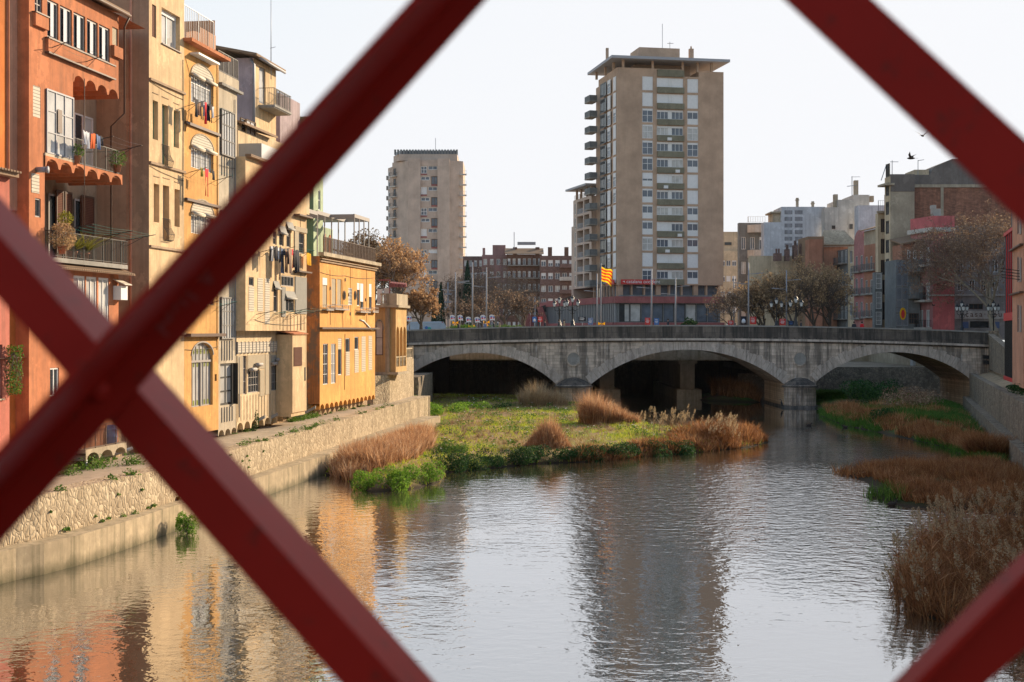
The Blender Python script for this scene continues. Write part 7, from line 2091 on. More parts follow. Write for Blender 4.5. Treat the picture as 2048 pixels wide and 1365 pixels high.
# meadow grass in green and dry tints
g = MB(); g2 = MB()
def grass(x, y, z):
    d = dryk(x, y)
    far = y > 131
    if d > R(-.12,.30) : 
        for _ in range(2): blade(g2, (x+R(-.1,.1),y+R(-.1,.1),z-.03), R(.12,.34), R(.02,.035), R(.2,.8), R(0,6.28), .6, 2)
    else:
        h = R(.14,.36)*(1.3 if noise.noise(V((x*.3,y*.3,9))) > .1 else .8)
        for _ in range(3): blade(g, (x+R(-.12,.12),y+R(-.12,.12),z-.03), h*R(.6,1.1), R(.018,.04), R(.2,.8), R(0,6.28), .6, 2)
scatter(ISL, 26000, IH, IW, grass, lambda x, y: y < 183)
stuff(g, 'meadow_grass', 'grass', 'sunlit yellow-green grass covering the island in the river', 'grass')
stuff(g2, 'dry_grass', 'grassdry', 'dry straw-coloured grass patches on the island in the river', 'dry grass')
g = MB()
def bgrass(x, y, z):
    for _ in range(3): blade(g, (x+R(-.15,.15),y+R(-.15,.15),z-.03), R(.3,.65), R(.025,.05), R(.2,.8), R(0,6.28), .7, 2)
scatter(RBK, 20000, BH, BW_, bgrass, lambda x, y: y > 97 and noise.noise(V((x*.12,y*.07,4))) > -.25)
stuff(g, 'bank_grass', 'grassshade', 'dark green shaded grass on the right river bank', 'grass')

# ------------------------------------------------------------------ reeds
def reedbed(name, label, pts, n, h, mat, poly, H, w, lean=.35, cat='reeds', wd=.032, hf=None, group=None, seg=3, kind=None, tuft=None):
    """pts: footprint polygon"""
    m = MB(); xs_ = [p[0] for p in pts]; ys_ = [p[1] for p in pts]; k = 0; t_ = 0
    cents = None
    if tuft:
        cents = []
        while len(cents) < tuft:
            x, y = R(min(xs_),max(xs_)), R(min(ys_),max(ys_))
            if inpoly(x,y,pts): cents.append((x,y,R(.6,1.25),R(0,6.28)))
    while k < n and t_ < n*10:
        t_ += 1
        if cents:
            cx_, cy_, hs, az0 = random.choice(cents); x, y = random.gauss(cx_, .38), random.gauss(cy_, .38); az = math.atan2(y-cy_, x-cx_)+R(-.7,.7)
        else:
            x, y = R(min(xs_),max(xs_)), R(min(ys_),max(ys_)); hs = 1; az = R(0,6.28)
        if not inpoly(x,y,pts): continue
        z = max(hgt(x,y,poly,H,w), -.05)
        hh = h*hs*R(.55,1.1)*(hf(x,y) if hf else 1)
        blade(m, (x,y,z-.05), hh, wd*R(.6,1.5), lean*R(.2,1.3), az, R(.2,1.0), seg); k += 1
        if random.random() < .35:
            # broken and bent leaves lower down
            blade(m, (x,y,z+hh*R(.1,.5)), hh*R(.25,.5), wd*R(.5,1.2), R(.8,1.6), R(0,6.28), R(.8,1.6), 2)
    o = m.build(name, M[mat]); tag(o, label, cat, group, kind); return o
def circ(cx, cy, rx, ry, n=14): return [(cx+rx*math.cos(2*math.pi*i/n)*R(.85,1.1), cy+ry*math.sin(2*math.pi*i/n)*R(.85,1.1)) for i in range(n)]
reedbed('reed_bed', 'long bed of sunlit orange-brown dry reeds beside the concrete ledge', [(-11.4,88.7),(-9.8,84.9),(-7.9,85.2),(-6.2,92),(-5.6,103),(-6.5,114),(-8.3,114),(-9.3,106),(-11,93)], 14000, 1.25, 'reed', ISL, IH, IW, .4, tuft=150, kind='stuff')
def cone(cx, cy, r): return lambda x, y: max(.25, 1-.75*math.hypot(x-cx,y-cy)/r)
reedbed('reed_clump', 'pointed pyramid-shaped clump of rusty dry reeds in the middle of the island', circ(2.6,101,1.7,1.7), 4200, 2.9, 'reed', ISL, IH, IW, .22, hf=lambda x, y: max(.12, 1-.92*math.hypot(x-2.6,y-101)/1.6), cat='reed clump')
reedbed('reed_clump', 'broad bushy clump of sunlit reeds at the right side of the island', circ(8.6,126.5,2.7,2.2), 7000, 2.8, 'reed', ISL, IH, IW, .28, hf=lambda x, y: max(.35, 1-.22*max(0,x-7.2)), cat='reed clump', tuft=40)
reedbed('reed_clump', 'pale pinkish reed clump before the left bridge pier', circ(3.4,156,2.6,3), 4500, 2.3, 'reedpale', ISL, IH, IW, .35, hf=lambda x,y: .75+.5*math.exp(-((x-2.6)/1.0)**2), cat='reed clump', tuft=45)
reedbed('dead_stalks', 'low brown dead stalks along the right front edge of the island', [(3.5,97.0),(6,97.8),(10,102.2),(14,105.2),(18.4,110),(20.7,115),(19.5,117),(17,111.5),(13,107),(9,103.8),(5,99.3)], 7000, .75, 'reeddark', ISL, IH, IW, .55, cat='dead weeds', tuft=80, kind='stuff')
reedbed('reed_clump', 'brown reeds at the far right tip of the island', [(12,106.2),(17.6,110),(20.2,115.5),(19.5,119),(15,116),(12,112)], 6000, 1.05, 'reeddark', ISL, IH, IW, .5, cat='reed clump', tuft=45)
# plumed reeds
def plumed(name, label, spots, mat='reeddark', leafn=7, poly=ISL, H=IH, w=IW, wd=.02, ph=.35, group=None):
    t = thing(name, label, 'reed clump', (spots[0][0], spots[0][1], 0), group)
    m, pm = MB(), MB()
    for (x, y, h, lean, az) in spots:
        z = max(hgt(x,y,poly,H,w), -.05); b = V((x,y,z-.05))
        top = b+V((math.cos(az)*lean*h, math.sin(az)*lean*h, h))
        mid = b.lerp(top,.55)-V((math.cos(az)*lean*h*.12, math.sin(az)*lean*h*.12, 0))
        m.tube([b, mid, top], .012, 3, .006, cap=False)
        for _ in range(leafn):
            k = R(.15,.9); q = b.lerp(mid, k/.55) if k < .55 else mid.lerp(top, (k-.55)/.45)
            blade(m, q, R(.35,.8), wd*R(.5,1.2), R(.6,1.4), R(0,6.28), R(.6,1.6), 3)
        for _ in range(int(60*ph/.35)):
            a = rvec(); k = R(0,1); c = top+V((math.cos(az)*.10*k, math.sin(az)*.10*k, ph*(k-.35)))
            leaf(pm, c+a*.085*ph/.35*(1.15-k*.8), R(.02,.05), None, .5)
    m.build('stems', M[mat], t); pm.build('plumes', M['plume'], t); return t
sp = []
for _ in range(75):
    x = R(14.8,17.2); sp.append((x, R(107,112), R(1.0,2.0)*(1.0 if x > 15.3 else .8), R(-.1,.22), R(-.6,.8)))
plumed('reed_clump', 'tall plumed reed clump near the right tip of the island', sp, leafn=12)
sp = [(R(9.8,14.4), R(109,116), R(1.3,2.2), R(.0,.25), R(-.8,.8)) for _ in range(40)]
plumed('reed_clump', 'sparse sunlit reeds with pale plumes between the broad clump and the island tip', sp, 'reedpale', leafn=6)
# right bank
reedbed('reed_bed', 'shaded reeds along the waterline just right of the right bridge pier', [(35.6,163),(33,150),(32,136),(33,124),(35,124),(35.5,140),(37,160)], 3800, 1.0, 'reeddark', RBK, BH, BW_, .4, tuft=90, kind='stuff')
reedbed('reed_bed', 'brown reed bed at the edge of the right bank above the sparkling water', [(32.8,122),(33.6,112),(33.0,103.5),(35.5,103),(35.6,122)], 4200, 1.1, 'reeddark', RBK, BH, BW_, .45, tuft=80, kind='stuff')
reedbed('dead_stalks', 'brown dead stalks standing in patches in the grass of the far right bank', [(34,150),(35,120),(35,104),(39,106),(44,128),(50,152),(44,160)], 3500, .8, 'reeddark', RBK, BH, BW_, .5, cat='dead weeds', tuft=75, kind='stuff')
reedbed('reed_clump', 'drooping tussock of tan reeds left of the dark green bank', circ(34.1,101.5,1.6,1.4), 3500, 1.7, 'reeddark', RBK, BH, BW_, .7, cat='reed clump')
reedbed('reed_bed', 'wide brown reed spit reaching into the river on the right', [(21.6,89.5),(24,92),(28,93.5),(33,96),(34,86),(31,72),(26,69),(22.2,71.6),(20.4,73.6),(20.4,77),(21.6,82)], 24000, .85, 'reeddark', RBK, BH, BW_, .5, tuft=190, kind='stuff', wd=.022)
reedbed('reed_fringe', 'low dark sparse reed fringe at the left tip of the reed spit', [(20.2,90),(20.8,86),(24,88),(27,92),(24,92.5)], 1500, .8, 'reeddark', RBK, BH, BW_, .5, cat='reeds', tuft=40)
reedbed('reed_clump', 'few green-brown stalks standing in the water at the near corner of the reed spit', [(19.0,77.5),(19.4,74),(21,74),(21,79)], 260, .9, 'ivy', RBK, BH, BW_, .35, cat='reed clump')
reedbed('reed_clump', 'dry reeds under the right side of the middle arch', [(26,186),(28,182),(31.5,179),(31.5,190),(27,192)], 5000, 2.4, 'reeddark', BKR, .8, 1.5, .5, cat='reed clump', tuft=50)
# near plumed thicket
def nearh(x, y): return 1
sp = []
poly_near = [(12.8,45),(13.8,42.2),(16.3,40.5),(21,39.1),(22,46),(23.8,58),(22.5,62.5),(19.5,62.3),(16.2,57),(13.3,50)]
while len(sp) < 330:
    x, y = R(11,24), R(38,63)
    if inpoly(x,y,poly_near): sp.append((x, y, R(1.4,2.15)*(.82 if x < 14.5 else 1), R(-.12,.22), R(2.2,4.0)))
plumed('reed_thicket', 'near thicket of tall brown reeds with fluffy plumes at the lower right', sp, 'reeddark', leafn=14, poly=RBK, H=BH, w=BW_, wd=.02, ph=.40)
reedbed('reed_undergrowth', 'dense dry brown leaves filling the near reed thicket', poly_near, 24000, 1.05, 'reeddark', RBK, BH, BW_, .55, wd=.02, tuft=150, kind='stuff')
for i in range(1):
    sp = [(R(12.2,13.0), R(43.5,47.5), R(.8,1.7), R(.1,.3), R(2.6,3.6)) for _ in range(22)]
    plumed('reed_clump', 'thin arching reed stems leaning over the water left of the near thicket', sp, 'reeddark', leafn=5, poly=RBK, H=.1, w=1, wd=.012, ph=.22)

# ------------------------------------------------------------------ bushes
def bush(label, blobs, mat, s=.05, name='bush', per=1400, group=None):
    c0 = blobs[0][0]; t = thing(name, label, 'bush', (c0[0],c0[1],0), group); m = MB()
    for (c, r, k) in blobs: leafblob(m, c, r, int(per*k), s, base=0.0)
    m.build('foliage', M[mat], t)
    m = MB()
    for (c, r, k) in blobs:
        for _ in range(8): v = rvec(); m.tube([(c[0],c[1],0), (c[0]+v.x*r[0]*.7, c[1]+v.y*r[1]*.7, c[2]+abs(v.z)*r[2]*.7)], .012, 3, .006)
    m.build('stem', M['twig'], t)
bush('bright green leafy bush at the near water edge of the island', [((-8.1,80.6,.45),(1.0,1.0,.85),1.6),((-6.7,80.2,.5),(1.1,1.0,.95),1.8),((-5.8,82.3,.55),(1.1,1.0,.9),1.4),((-4.8,84.0,.5),(1.0,1.0,.85),1.3),((-7.4,83,.5),(1.0,1.0,.8),1.0)], 'bushbright', .055)
bush('small bright green bush growing from the water at the concrete ledge', [((-14.45,63.2,.45),(.55,.5,.75),1.5)], 'bushbright', .04)
fr_pts = [(-3.9,91.3),(-2.6,92.6),(-1.2,94.1),(.3,95.3),(1.6,96.9)]
bush('dark green rounded bushes edging the left front of the island', [((x,y-.35,.40),(1.35,1.0,1.05),1.7) for x,y in fr_pts], 'bushdark', .06, group='bushes edging the island front')
fr_pts = [(4.0,98.0),(5.6,98.9),(7.2,100.2),(8.8,101.9),(10.4,103.2),(12,104.6)]
bush('low dark green bushes edging the right front of the island', [((x,y-.5,.32),(1.45,1.0,.8),1.6) for x,y in fr_pts], 'bushdark', .06, group='bushes edging the island front')
bush('mid green weedy bush behind the reed bed on the island', [((-4.8,97,.9),(1.1,1.2,.7),1),((-3.6,96.2,.8),(.9,1,.55),.8)], 'ivy', .06)
bush('lush green bushes beside the stone base at the far left of the island', [((-8.2,139,.9),(2.0,2.5,1.2),1.2),((-6.0,143,.9),(1.8,2.4,1.3),1.0),((-9.6,147,1.1),(2.2,2.5,1.4),1),((-4.0,150,.8),(1.8,2.2,1.0),.8)], 'bushbright', .10)
bush('small round green bush in the meadow under the left arch', [((-1.3,151,.8),(1.3,1.2,.8),.8)], 'bushdark', .1)
bush('dark green thicket between the right pier and the terrace wall', [((38.5,158,2.0),(3,4,1.9),1.3),((42,162,1.9),(3,3,1.6),1.0)], 'bushdark', .13)
bush('dark shrub in front of the right bank reeds', [((34.2,131,1.2),(1.3,1.4,.8),.7)], 'bushdark', .08)
bush('brown bare undergrowth on the bank right of the right pier', [((40.5,148,1.9),(3.2,5,1.5),1.2),((44,152,1.9),(3,4,1.4),1.0)], 'leafdry', .09)
bush('grassy shrubs at the foot of the right edge houses', [((41,114,4.3),(1.0,3,.5),.7),((39.8,108,4.2),(.9,2.4,.5),.5)], 'bushdark', .07)
bush('dark green foliage on the far right river bank', [((36.5,96,1.5),(1.5,3,.9),1.0),((34.8,93,1.3),(1.5,2,.8),.8)], 'bushdark', .07)
# scattered taller weeds and white flowers on the island
m = MB(); m2 = MB()
for _ in range(1100):
    x, y = R(-9,18), R(88,170)
    if not inpoly(x,y,ISL) or pdist(x,y,ISL) < .8: continue
    if noise.noise(V((x*.2,y*.15,5))) < -.12: continue
    z = hgt(x,y,ISL,IH,IW)
    for _ in range(22): leaf(m, V((x+R(-.3,.3),y+R(-.3,.3),z+R(.02,.42))), R(.04,.10))
    if random.random() < .25: m2.lathe((x,y,z+.42), [(0,0),(.07,.03),(0,.07)], 6)
stuff(m, 'meadow_weeds', 'ivy', 'green leafy weeds dotted over the island meadow', 'weeds')
stuff(m2, 'white_flowers', 'white', 'tiny white flower heads dotted over the island meadow', 'flowers')
m = MB()
for _ in range(900):
    x, y = R(-9,19), R(88,172)
    if not inpoly(x,y,ISL) or noise.noise(V((x*.25,y*.2,15))) < 0: continue
    z = hgt(x,y,ISL,IH,IW); n_ = random.randint(8,26)
    for _ in range(n_): blade(m, (x+R(-.2,.2),y+R(-.2,.2),z-.03), R(.25,.7), R(.012,.03), R(.3,1), R(0,6.28), 1, 2)
stuff(m, 'dead_stalks', 'leafdry', 'brown dead weed stalks in patches across the island meadow', 'dead weeds')
# weeds on the quay path and ledge
m = MB()
def weed(p, r, n):
    for _ in range(n): v = rvec()*r*R(.2,1); leaf(m, V((p[0]+v.x, p[1]+v.y, p[2]+abs(v.z)*.8)), R(.03,.07))
for _ in range(70):
    Y = R(52,118); x = BX(Y)+R(.02,.5) if random.random() < .6 else QX(Y)-R(0,.5)
    weed((x,Y,2.8), R(.15,.55), 60)
for _ in range(26):
    Y = R(54,70); weed((QX(Y)+.05,Y,R(1.15,1.25)), R(.08,.22), 35)
for _ in range(14):
    Y = R(54,80); weed((QX(Y)+.02,Y,R(1.4,2.6)), .12, 25)
for (px, y) in ((215,898),(245,890),(265,930),(200,935),(172,940),(130,950)):
    q = GP(px, y, 2.8); weed(q, .8, 350)
for k in range(8):
    weed((BX(97+k*.8)+.35, 97+k*.8, 2.8), .6, 200)
stuff(m, 'quay_weeds', 'ivy', 'green weeds sprouting along the quay path, its wall and ledge', 'weeds')
m = MB()
for _ in range(900): v = rvec(); leaf(m, V((BX(88)+.5+v.x*.5, 88+v.y*.6, 3.5+v.z*.9)), R(.04,.08))
o = m.build('climbing_plant', M['bushdark']); tag(o, 'dark green climbing plant under the arches of the cream bay house', 'plant')

# ------------------------------------------------------------------ trees
def TX(px, Y): return (px-CX)/FPX*Y
tree('plane_tree', 'plane tree full of dry orange leaves behind the loggia house', (TX(793,205),205,8), 14.0, 5.2, 11, 'bark', 'twig', 'leaforange', 11000, .18, fork=.26, trunk_r=.4, levels=5, twn=3)
tree('plane_tree', 'smaller plane tree with orange leaf clusters overhanging the refuse truck', (TX(842,212),212,8), 7.8, 3.8, 12, 'bark', 'twig', 'leaforange', 8000, .19, fork=.25, trunk_r=.3, levels=5, twn=3, group=None)
tree('plane_tree', 'orange-leaved plane tree seen behind the pergola', (TX(748,215),215,8), 16.5, 4.8, 13, 'bark', 'twig', 'leaforange', 7000, .2, fork=.3, trunk_r=.35, levels=5)
BT = [(905,245,11.5,5.2,21,'barkpale','twig','bare grey-brown tree behind the leftmost street pole'),
      (950,240,12.5,5.6,22,'barkpale','twig','bare pale-limbed plane tree behind the thickest street pole'),
      (992,238,13.0,5.4,23,'barkpale','twig','bare pale-limbed tree right of the large cypress'),
      (1010,225,8.5,4.6,24,'bark','twigdk','dark bushy bare tree in front of the brick blocks'),
      (1048,228,8.0,4.4,25,'bark','twigdk','dark bare tree nearest the red raked wall'),
      (965,218,7.2,4.4,26,'bark','twigdk','low dark bare tree behind the white hanging flags'),
      (1040,262,12.0,5.6,27,'barkpale','twig','tall bare tree before the brown brick block'),
      (925,214,6.2,3.8,28,'bark','twigdk','low dark bare tree at the left end of the flag row')]
for (px, Y, h_, r_, sd, bk, tw_, lab) in BT:
    tree('bare_tree', lab, (TX(px,Y),Y,8), h_, r_, sd, bk, tw_, 'leafdry', 1200, .12, fork=.24, trunk_r=.28, levels=5, kids=3, twn=11, group='bare trees of the plaza')
def cypress(px, Y, ytop, r, label):
    x = TX(px,Y); zt = EYE-(ytop-HY)/FPX*Y; h = zt-8; t = thing('cypress', label, 'tree', (x,Y,8), 'cypresses of the plaza')
    m = MB(); m.tube([(x,Y,8),(x,Y,8+h*.8)], .14, 6, .04); m.build('trunk', M['bark'], t); m = MB()
    for _ in range(int(2600)):
        k = R(0.02,1); rr = r*min(1,(k*6))*(1-k)**.62*R(.75,1.08); a = R(0,6.28); leaf(m, V((x+rr*math.cos(a), Y+rr*math.sin(a), 8+.3+h*k)), R(.1,.2), V((math.cos(a),math.sin(a),.5)).normalized(), .5)
    m.build('crown', M['cypress'], t)
cypress(935,236,525,1.35,'large dark cypress between the grey poles')
cypress(882,240,569,.95,'small cypress below the far beige tower')
cypress(920,242,583,.75,'smallest cypress just left of the large one')
cypress(868,242,590,.6,'slim low cypress left of the small one below the far tower')
RT = [(1528,196,8.6,5.6,31,'brown-leaved tree at the left end of the row by the right bank'),(1558,199,9.6,5.6,35,'brown-leaved tree second from the left in the row'),(1588,193,10.6,6.2,32,'brown-leaved tree in the middle of the row, directly behind the street lamp'),(1628,196,11.6,6.2,33,'tallest brown-leaved tree at the right of the row'),(1660,200,10.2,4.6,34,'brown-leaved tree touching the grey gallery house front')]
for (px, Y, h_, r_, sd, lab) in RT:
    tree('leafy_tree', lab, (TX(px,Y),Y,8), h_, r_, sd, 'bark', 'twigdk', 'leafbrown', 5200, .16, clumps=True, fork=.16, trunk_r=.28, levels=5, twn=5, group='brown-leaved trees in a row')
tree('small_tree', 'small dark bare tree with few leaves in front of the tower foot', (TX(1462,192),192,8), 7.6, 3.6, 41, 'bark', 'twigdk', 'leafdry', 1300, .12, fork=.22, trunk_r=.16, levels=5, twn=5)
tree('shrub', 'dark leafy shrub before the podium windows', (TX(1383,196),196,8), 3.0, 1.8, 42, 'bark', 'twigdk', 'bushdark', 2600, .1, fork=.2, trunk_r=.08, levels=4, cat='shrub')
# big leaning plane tree, trunk at the right
tree('plane_tree', 'large bare plane tree with pale limbs and seed balls before the pink house', (TX(1995,186),186,8), 17.8, 8.6, 51, 'barkpale', 'twig', 'leafdry', 20000, .10, fork=.22, trunk_r=.42, levels=6, kids=3, twn=18, lean=(-4.2,0), upright=.35)
m = MB()
for (px, y, Y) in ((920,651,182),(945,651,184),(1000,650,182),(1012,651,183),(1040,652,184)): pass
bush('clipped grey-green hedge bushes behind the bridge parapet', [((TX(px,190),190,9.1),(1.8,1,.75),1) for px in (920,934,1003,1014,1026)], 'ivy', .09, name='hedge')
for (px, y0, w_, lab) in ((1050,0,0,''),): pass

# ================================================================== WATER
m, nt, b = newmat('river_surface')
p1 = pos(nt, (.95,1.05,1)); p2 = pos(nt, (1,1,1))
def wave(scale, det, vec, rough=.55, dist=0):
    n = nt.nodes.new('ShaderNodeTexNoise'); n.inputs['Scale'].default_value = scale; n.inputs['Detail'].default_value = det; n.inputs['Roughness'].default_value = rough
    n.inputs['Distortion'].default_value = dist; nt.links.new(vec, n.inputs['Vector']); return n.outputs['Fac']
w1 = wave(1.55, 2, p1, .5, .5); w2 = wave(4.4, 2, p1, .6, .4); w3 = wave(.16, 2, p2, .5)
sep = nt.nodes.new('ShaderNodeSeparateXYZ'); nt.links.new(p2, sep.inputs[0])
# calm water near and below the bridge, rippled in the open reach
mr = N(nt,'ShaderNodeMapRange'); nt.links.new(sep.outputs[1], mr.inputs[0]); mr.inputs[1].default_value = 116; mr.inputs[2].default_value = 142; mr.inputs[3].default_value = 1; mr.inputs[4].default_value = .12
def math_(op, a, b_):
    n = N(nt,'ShaderNodeMath',operation=op)
    for i, q in enumerate((a, b_)):
        if isinstance(q, bpy.types.NodeSocket): nt.links.new(q, n.inputs[i])
        else: n.inputs[i].default_value = q
    return n.outputs[0]
amp = ramp(nt, w3, [(.32,.25),(.50,.75),(.68,1.0)])
# livelier water where the current crosses the open reach on the right
cpt = nt.nodes.new('ShaderNodeVectorMath'); cpt.operation = 'SUBTRACT'; nt.links.new(p2, cpt.inputs[0]); cpt.inputs[1].default_value = (15,74,0)
csc = nt.nodes.new('ShaderNodeVectorMath'); csc.operation = 'MULTIPLY'; nt.links.new(cpt.outputs[0], csc.inputs[0]); csc.inputs[1].default_value = (1/12,1/24,0)
cl = nt.nodes.new('ShaderNodeVectorMath'); cl.operation = 'LENGTH'; nt.links.new(csc.outputs[0], cl.inputs[0])
cw = nt.nodes.new('ShaderNodeMath'); cw.operation = 'MULTIPLY_ADD'; nt.links.new(w3, cw.inputs[0]); cw.inputs[1].default_value = .9; nt.links.new(cl.outputs['Value'], cw.inputs[2])
rough = N(nt,'ShaderNodeMapRange'); nt.links.new(cw.outputs[0], rough.inputs[0]); rough.inputs[1].default_value = 1.0; rough.inputs[2].default_value = 1.6; rough.inputs[3].default_value = 1.0; rough.inputs[4].default_value = 0
amp = math_('ADD', math_('MULTIPLY', amp, .75), math_('MULTIPLY', rough.outputs[0], 1.7))
h1 = math_('MULTIPLY', w1, .9); h2 = math_('MULTIPLY', w2, .26)
hs = math_('MULTIPLY', math_('ADD', h1, h2), math_('MULTIPLY', amp, mr.outputs[0]))
bp = nt.nodes.new('ShaderNodeBump'); bp.inputs['Strength'].default_value = 1.0; bp.inputs['Distance'].default_value = .036
nt.links.new(hs, bp.inputs['Height']); nt.links.new(bp.outputs['Normal'], b.inputs['Normal'])
b.inputs['Base Color'].default_value = (.055,.048,.030,1); b.inputs['Roughness'].default_value = .6; b.inputs['Specular IOR Level'].default_value = 0
gl = nt.nodes.new('ShaderNodeBsdfGlossy'); gl.inputs['Roughness'].default_value = .0; gl.inputs['Color'].default_value = (.97,.98,1,1); nt.links.new(bp.outputs['Normal'], gl.inputs['Normal'])
fs = nt.nodes.new('ShaderNodeFresnel'); fs.inputs['IOR'].default_value = 1.33; nt.links.new(bp.outputs['Normal'], fs.inputs['Normal'])
fk = math_('MULTIPLY', fs.outputs[0], .60); fk = math_('ADD', fk, .46)
mxs = nt.nodes.new('ShaderNodeMixShader'); nt.links.new(fk, mxs.inputs[0]); nt.links.new(b.outputs[0], mxs.inputs[1]); nt.links.new(gl.outputs[0], mxs.inputs[2]); nt.links.new(mxs.outputs[0], nt.nodes['Material Output'].inputs['Surface'])
mb = MB(); mb.face([(-30,-30,0),(80,-30,0),(80,330,0),(-30,330,0)])
struct(mb.build('river_water', m))
mb = MB(); mb.face([(-400,-60,-1.25),(400,-60,-1.25),(400,340,-1.25),(-400,340,-1.25)]); struct(mb.build('river_bed', M['basewall']))

# ================================================================== NEAR IRON GIRDERS
mred, nt, b = newmat('girder_paint')
n = nz(nt, pos(nt), 9, 6, .6)
c = mix(nt, n, (.22,.0085,.0045), (.33,.014,.008))
nt.links.new(mix(nt, ramp(nt, nz(nt, pos(nt), 30, 6, .7), [(.58,0),(.66,.6)]), c, (.10,.02,.014)), b.inputs['Base Color'])
b.inputs['Roughness'].default_value = .55; b.inputs['Specular IOR Level'].default_value = .13
bump(nt, b, nz(nt, pos(nt), 45, 4, .6), .15, .002)
M['girder'] = mred
M['scratch'] = plain('scratched_paint', (.24,.05,.045), .8)
def ext(p, q, t): return (p[0]+(q[0]-p[0])*t, p[1]+(q[1]-p[1])*t)
def girder(label, near, far, d, L, side, toward, rivets=()):
    """near/far: the two long edges of the web as pixel lines in the plane Y=d; L flange depth; side: edge carrying the flange"""
    n0, n1 = ext(*near,-.35), ext(*near,1.35); f0, f1 = ext(*far,-.35), ext(*far,1.35)
    A, B, C_, D_ = P(*n0,d), P(*n1,d), P(*f1,d), P(*f0,d)
    t = thing('iron_girder', label, 'girder', (A+B+C_+D_)/4, 'crossed red girders of the lattice bridge')
    m = MB(); m.prism([A,B,C_,D_], (0,.007 if not toward else .007,0)); m.build('web', M['girder'], t)
    e0, e1 = (A,B) if side == 'near' else (D_,C_)
    inn = ((C_+D_)-(A+B)).normalized()*(.007 if side == 'near' else -.007)
    m = MB(); y = -L if toward else L
    off = V((0,-.0002 if toward else .0072,0))
    m.obox(e0+off, e1-e0, inn, V((0,y,0))); m.build('flange', M['girder'], t)
    for (px, py) in rivets:
        c = P(px,py,d); m = MB(); k = 12
        pr = [(.013,0),(.0125,.005),(.010,.009),(.005,.0115),(0,.012)]
        vs = []; fs = []
        for (r_, h_) in pr:
            for j in range(k): a = 2*math.pi*j/k; vs.append(c+V((r_*math.cos(a), -h_, r_*math.sin(a))))
        for i in range(len(pr)-1):
            for j in range(k): fs.append((i*k+j, i*k+(j+1)%k, (i+1)*k+(j+1)%k, (i+1)*k+j))
        m.smooth = True; m.idx(vs, fs); m.build('rivet', M['girder'], t)
    return t
d = 1.5
def line_at(c, s): return ((0, c), (1000, c+s*1000))
# A : up to the right
gA = girder('red girder rising from lower left to top, in front of the crossing', ((0,971),(890,0)), ((0,1084),(970,0)), d, .086*d, 'near', True, [(197,781)])
gB = girder('red girder running from the left edge down to the bottom, behind the rising one', ((0,472),(800,1365)), ((0,600),(679,1365)), d+.0145, .086*d, 'near', False)
gC = girder('red girder crossing the upper right corner downwards', ((1747,0),(2048,276)), ((1573,0),(2048,448)), d+.0145, .05*d, 'near', False)
gD = girder('red girder cutting the lower right corner', ((1792,1365),(2048,1109)), ((1976,1365),(2048,1300)), d, .025*d, 'near', True)
# faint scratched letters on the first girder
def stroke(m, pts, w=5.5):
    for (a, b_) in zip(pts, pts[1:]):
        p0, p1 = P(*a, d-.0006), P(*b_, d-.0006); u = (p1-p0).normalized(); v = V((-u.z,0,u.x))*w/FPX*d*.5
        m.prism([p0-v, p1-v, p1+v, p0+v], (0,-.0004,0))
m = MB()
stroke(m, [(300,640),(336,672)]); stroke(m, [(300,640),(322,612),(344,636),(318,656)])
stroke(m, [(352,625),(346,568),(396,600)]); stroke(m, [(350,590),(375,612)])
stroke(m, [(372,548),(424,566),(398,516)])
attachg = m.build('scratched_letters', M['scratch'], None); attach(attachg, gA)

# walkway of the viewer's footbridge, unseen, added with the lattice to darken the girders
mb = MB(); mb.box(-25, 25, -3.2, 1.45, 7.1, 7.35); struct(mb.build('footbridge_walkway', M['brown']))
t = thing('bridge_lattice', 'unseen red lattice side of the footbridge, added behind the viewer to block light', 'girder', (0,-3.2,7.35))
for i in range(-9, 9):
    for sg in (1,-1):
        m = MB(); a = V((i*2.2,-3.2-.02*sg,7.4)); b_ = V((i*2.2+sg*2.6,-3.2-.02*sg,10.0)); m.obox(a, V((.16,0,0)), V((0,.015,0)), b_-a); m.build('diagonal', M['girder'], t)
m = MB(); m.box(-22,22,-3.35,-3.1,10.0,10.2); m.build('top_chord', M['girder'], t)
# thin winter haze over the town
mh = bpy.data.materials.new('haze_air'); mh.use_nodes = True; nt = mh.node_tree
nt.nodes.remove(nt.nodes['Principled BSDF']); pv = nt.nodes.new('ShaderNodeVolumePrincipled')
pv.inputs['Color'].default_value = (.86,.88,.95,1); pv.inputs['Density'].default_value = HAZE; pv.inputs['Anisotropy'].default_value = .2
nt.links.new(pv.outputs[0], nt.nodes['Material Output'].inputs['Volume'])
if HAZE:
    mb = MB(); mb.box(-3100, 3100, -80, 6100, -2.3, 75); o = mb.build('haze', mh); o['kind'] = 'stuff'; o['label'] = 'thin pale haze in the air over the river and town'; o['category'] = 'haze'
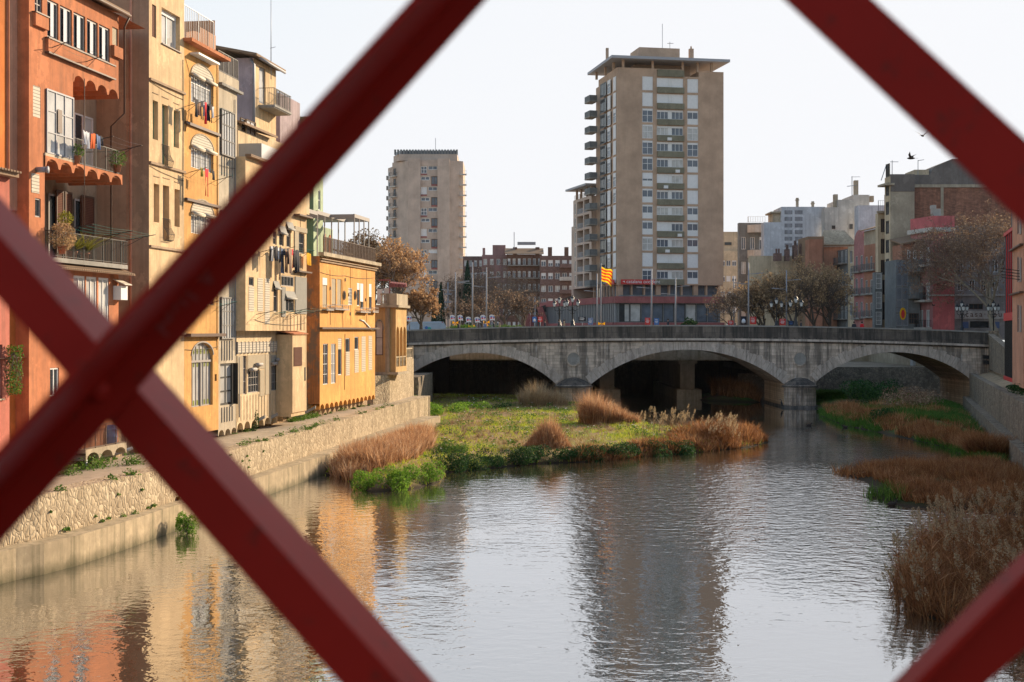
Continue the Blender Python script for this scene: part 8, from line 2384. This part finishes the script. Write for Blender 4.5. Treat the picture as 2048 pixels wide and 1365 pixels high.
# ================================================================== LIGHT AND CAMERA
az, el = math.radians(46), math.radians(21)      # azimuth from +X towards +Y
sd = V((math.cos(az)*math.cos(el), math.sin(az)*math.cos(el), math.sin(el)))
w = bpy.data.worlds.new('World'); scene.world = w; w.use_nodes = True; nt = w.node_tree
sky = nt.nodes.new('ShaderNodeTexSky'); sky.sky_type = 'NISHITA'; sky.sun_disc = False
sky.sun_elevation = el; sky.sun_rotation = math.radians(90)-az
sky.air_density = 1.0; sky.dust_density = 2.2; sky.ozone_density = 1.0; sky.altitude = 100
# soft shoulder on the bright haze round the sun: c / (1+(c/K)^4)^(1/4)
def vm(op, a, b_=None):
    n = nt.nodes.new('ShaderNodeVectorMath'); n.operation = op
    for i, q in enumerate((a, b_)):
        if q is None: continue
        if isinstance(q, bpy.types.NodeSocket): nt.links.new(q, n.inputs[i])
        else: n.inputs[i].default_value = q
    return n.outputs[0]
q2 = vm('DIVIDE', sky.outputs[0], (2.56,2.59,2.68)); q2 = vm('MULTIPLY', q2, q2); q2 = vm('MULTIPLY', q2, q2); q2 = vm('ADD', q2, (1,1,1))
sq = nt.nodes.new('ShaderNodeSeparateXYZ'); nt.links.new(q2, sq.inputs[0]); cq = nt.nodes.new('ShaderNodeCombineXYZ')
for i in range(3):
    pw = nt.nodes.new('ShaderNodeMath'); pw.operation = 'POWER'; nt.links.new(sq.outputs[i], pw.inputs[0]); pw.inputs[1].default_value = .25; nt.links.new(pw.outputs[0], cq.inputs[i])
bg = nt.nodes['Background']; nt.links.new(vm('DIVIDE', sky.outputs[0], cq.outputs[0]), bg.inputs['Color']); bg.inputs['Strength'].default_value = SKY_S
sl = bpy.data.lights.new('sun', 'SUN'); sl.energy = SUN_E; sl.angle = math.radians(.5); sl.color = (1.0,.80,.56)
so = bpy.data.objects.new('sun', sl); COL.objects.link(so); so.rotation_euler = sd.to_track_quat('Z','Y').to_euler(); so.location = (60,60,60)
cd = bpy.data.cameras.new('camera'); co = bpy.data.objects.new('camera', cd); COL.objects.link(co); scene.camera = co
co.location = (0,0,EYE); co.rotation_euler = (math.radians(90),0,0)
cd.lens = 36*FPX/2048; cd.sensor_width = 36; cd.shift_y = -(682.5-HY)/2048; cd.clip_end = 8000; cd.clip_start = .05
cd.dof.use_dof = True; cd.dof.focus_distance = 110; cd.dof.aperture_fstop = 5.0
scene.view_settings.view_transform = 'Standard'; scene.view_settings.look = 'None'; scene.view_settings.exposure = EXPO; scene.view_settings.gamma = 1
scene.render.engine = 'CYCLES'
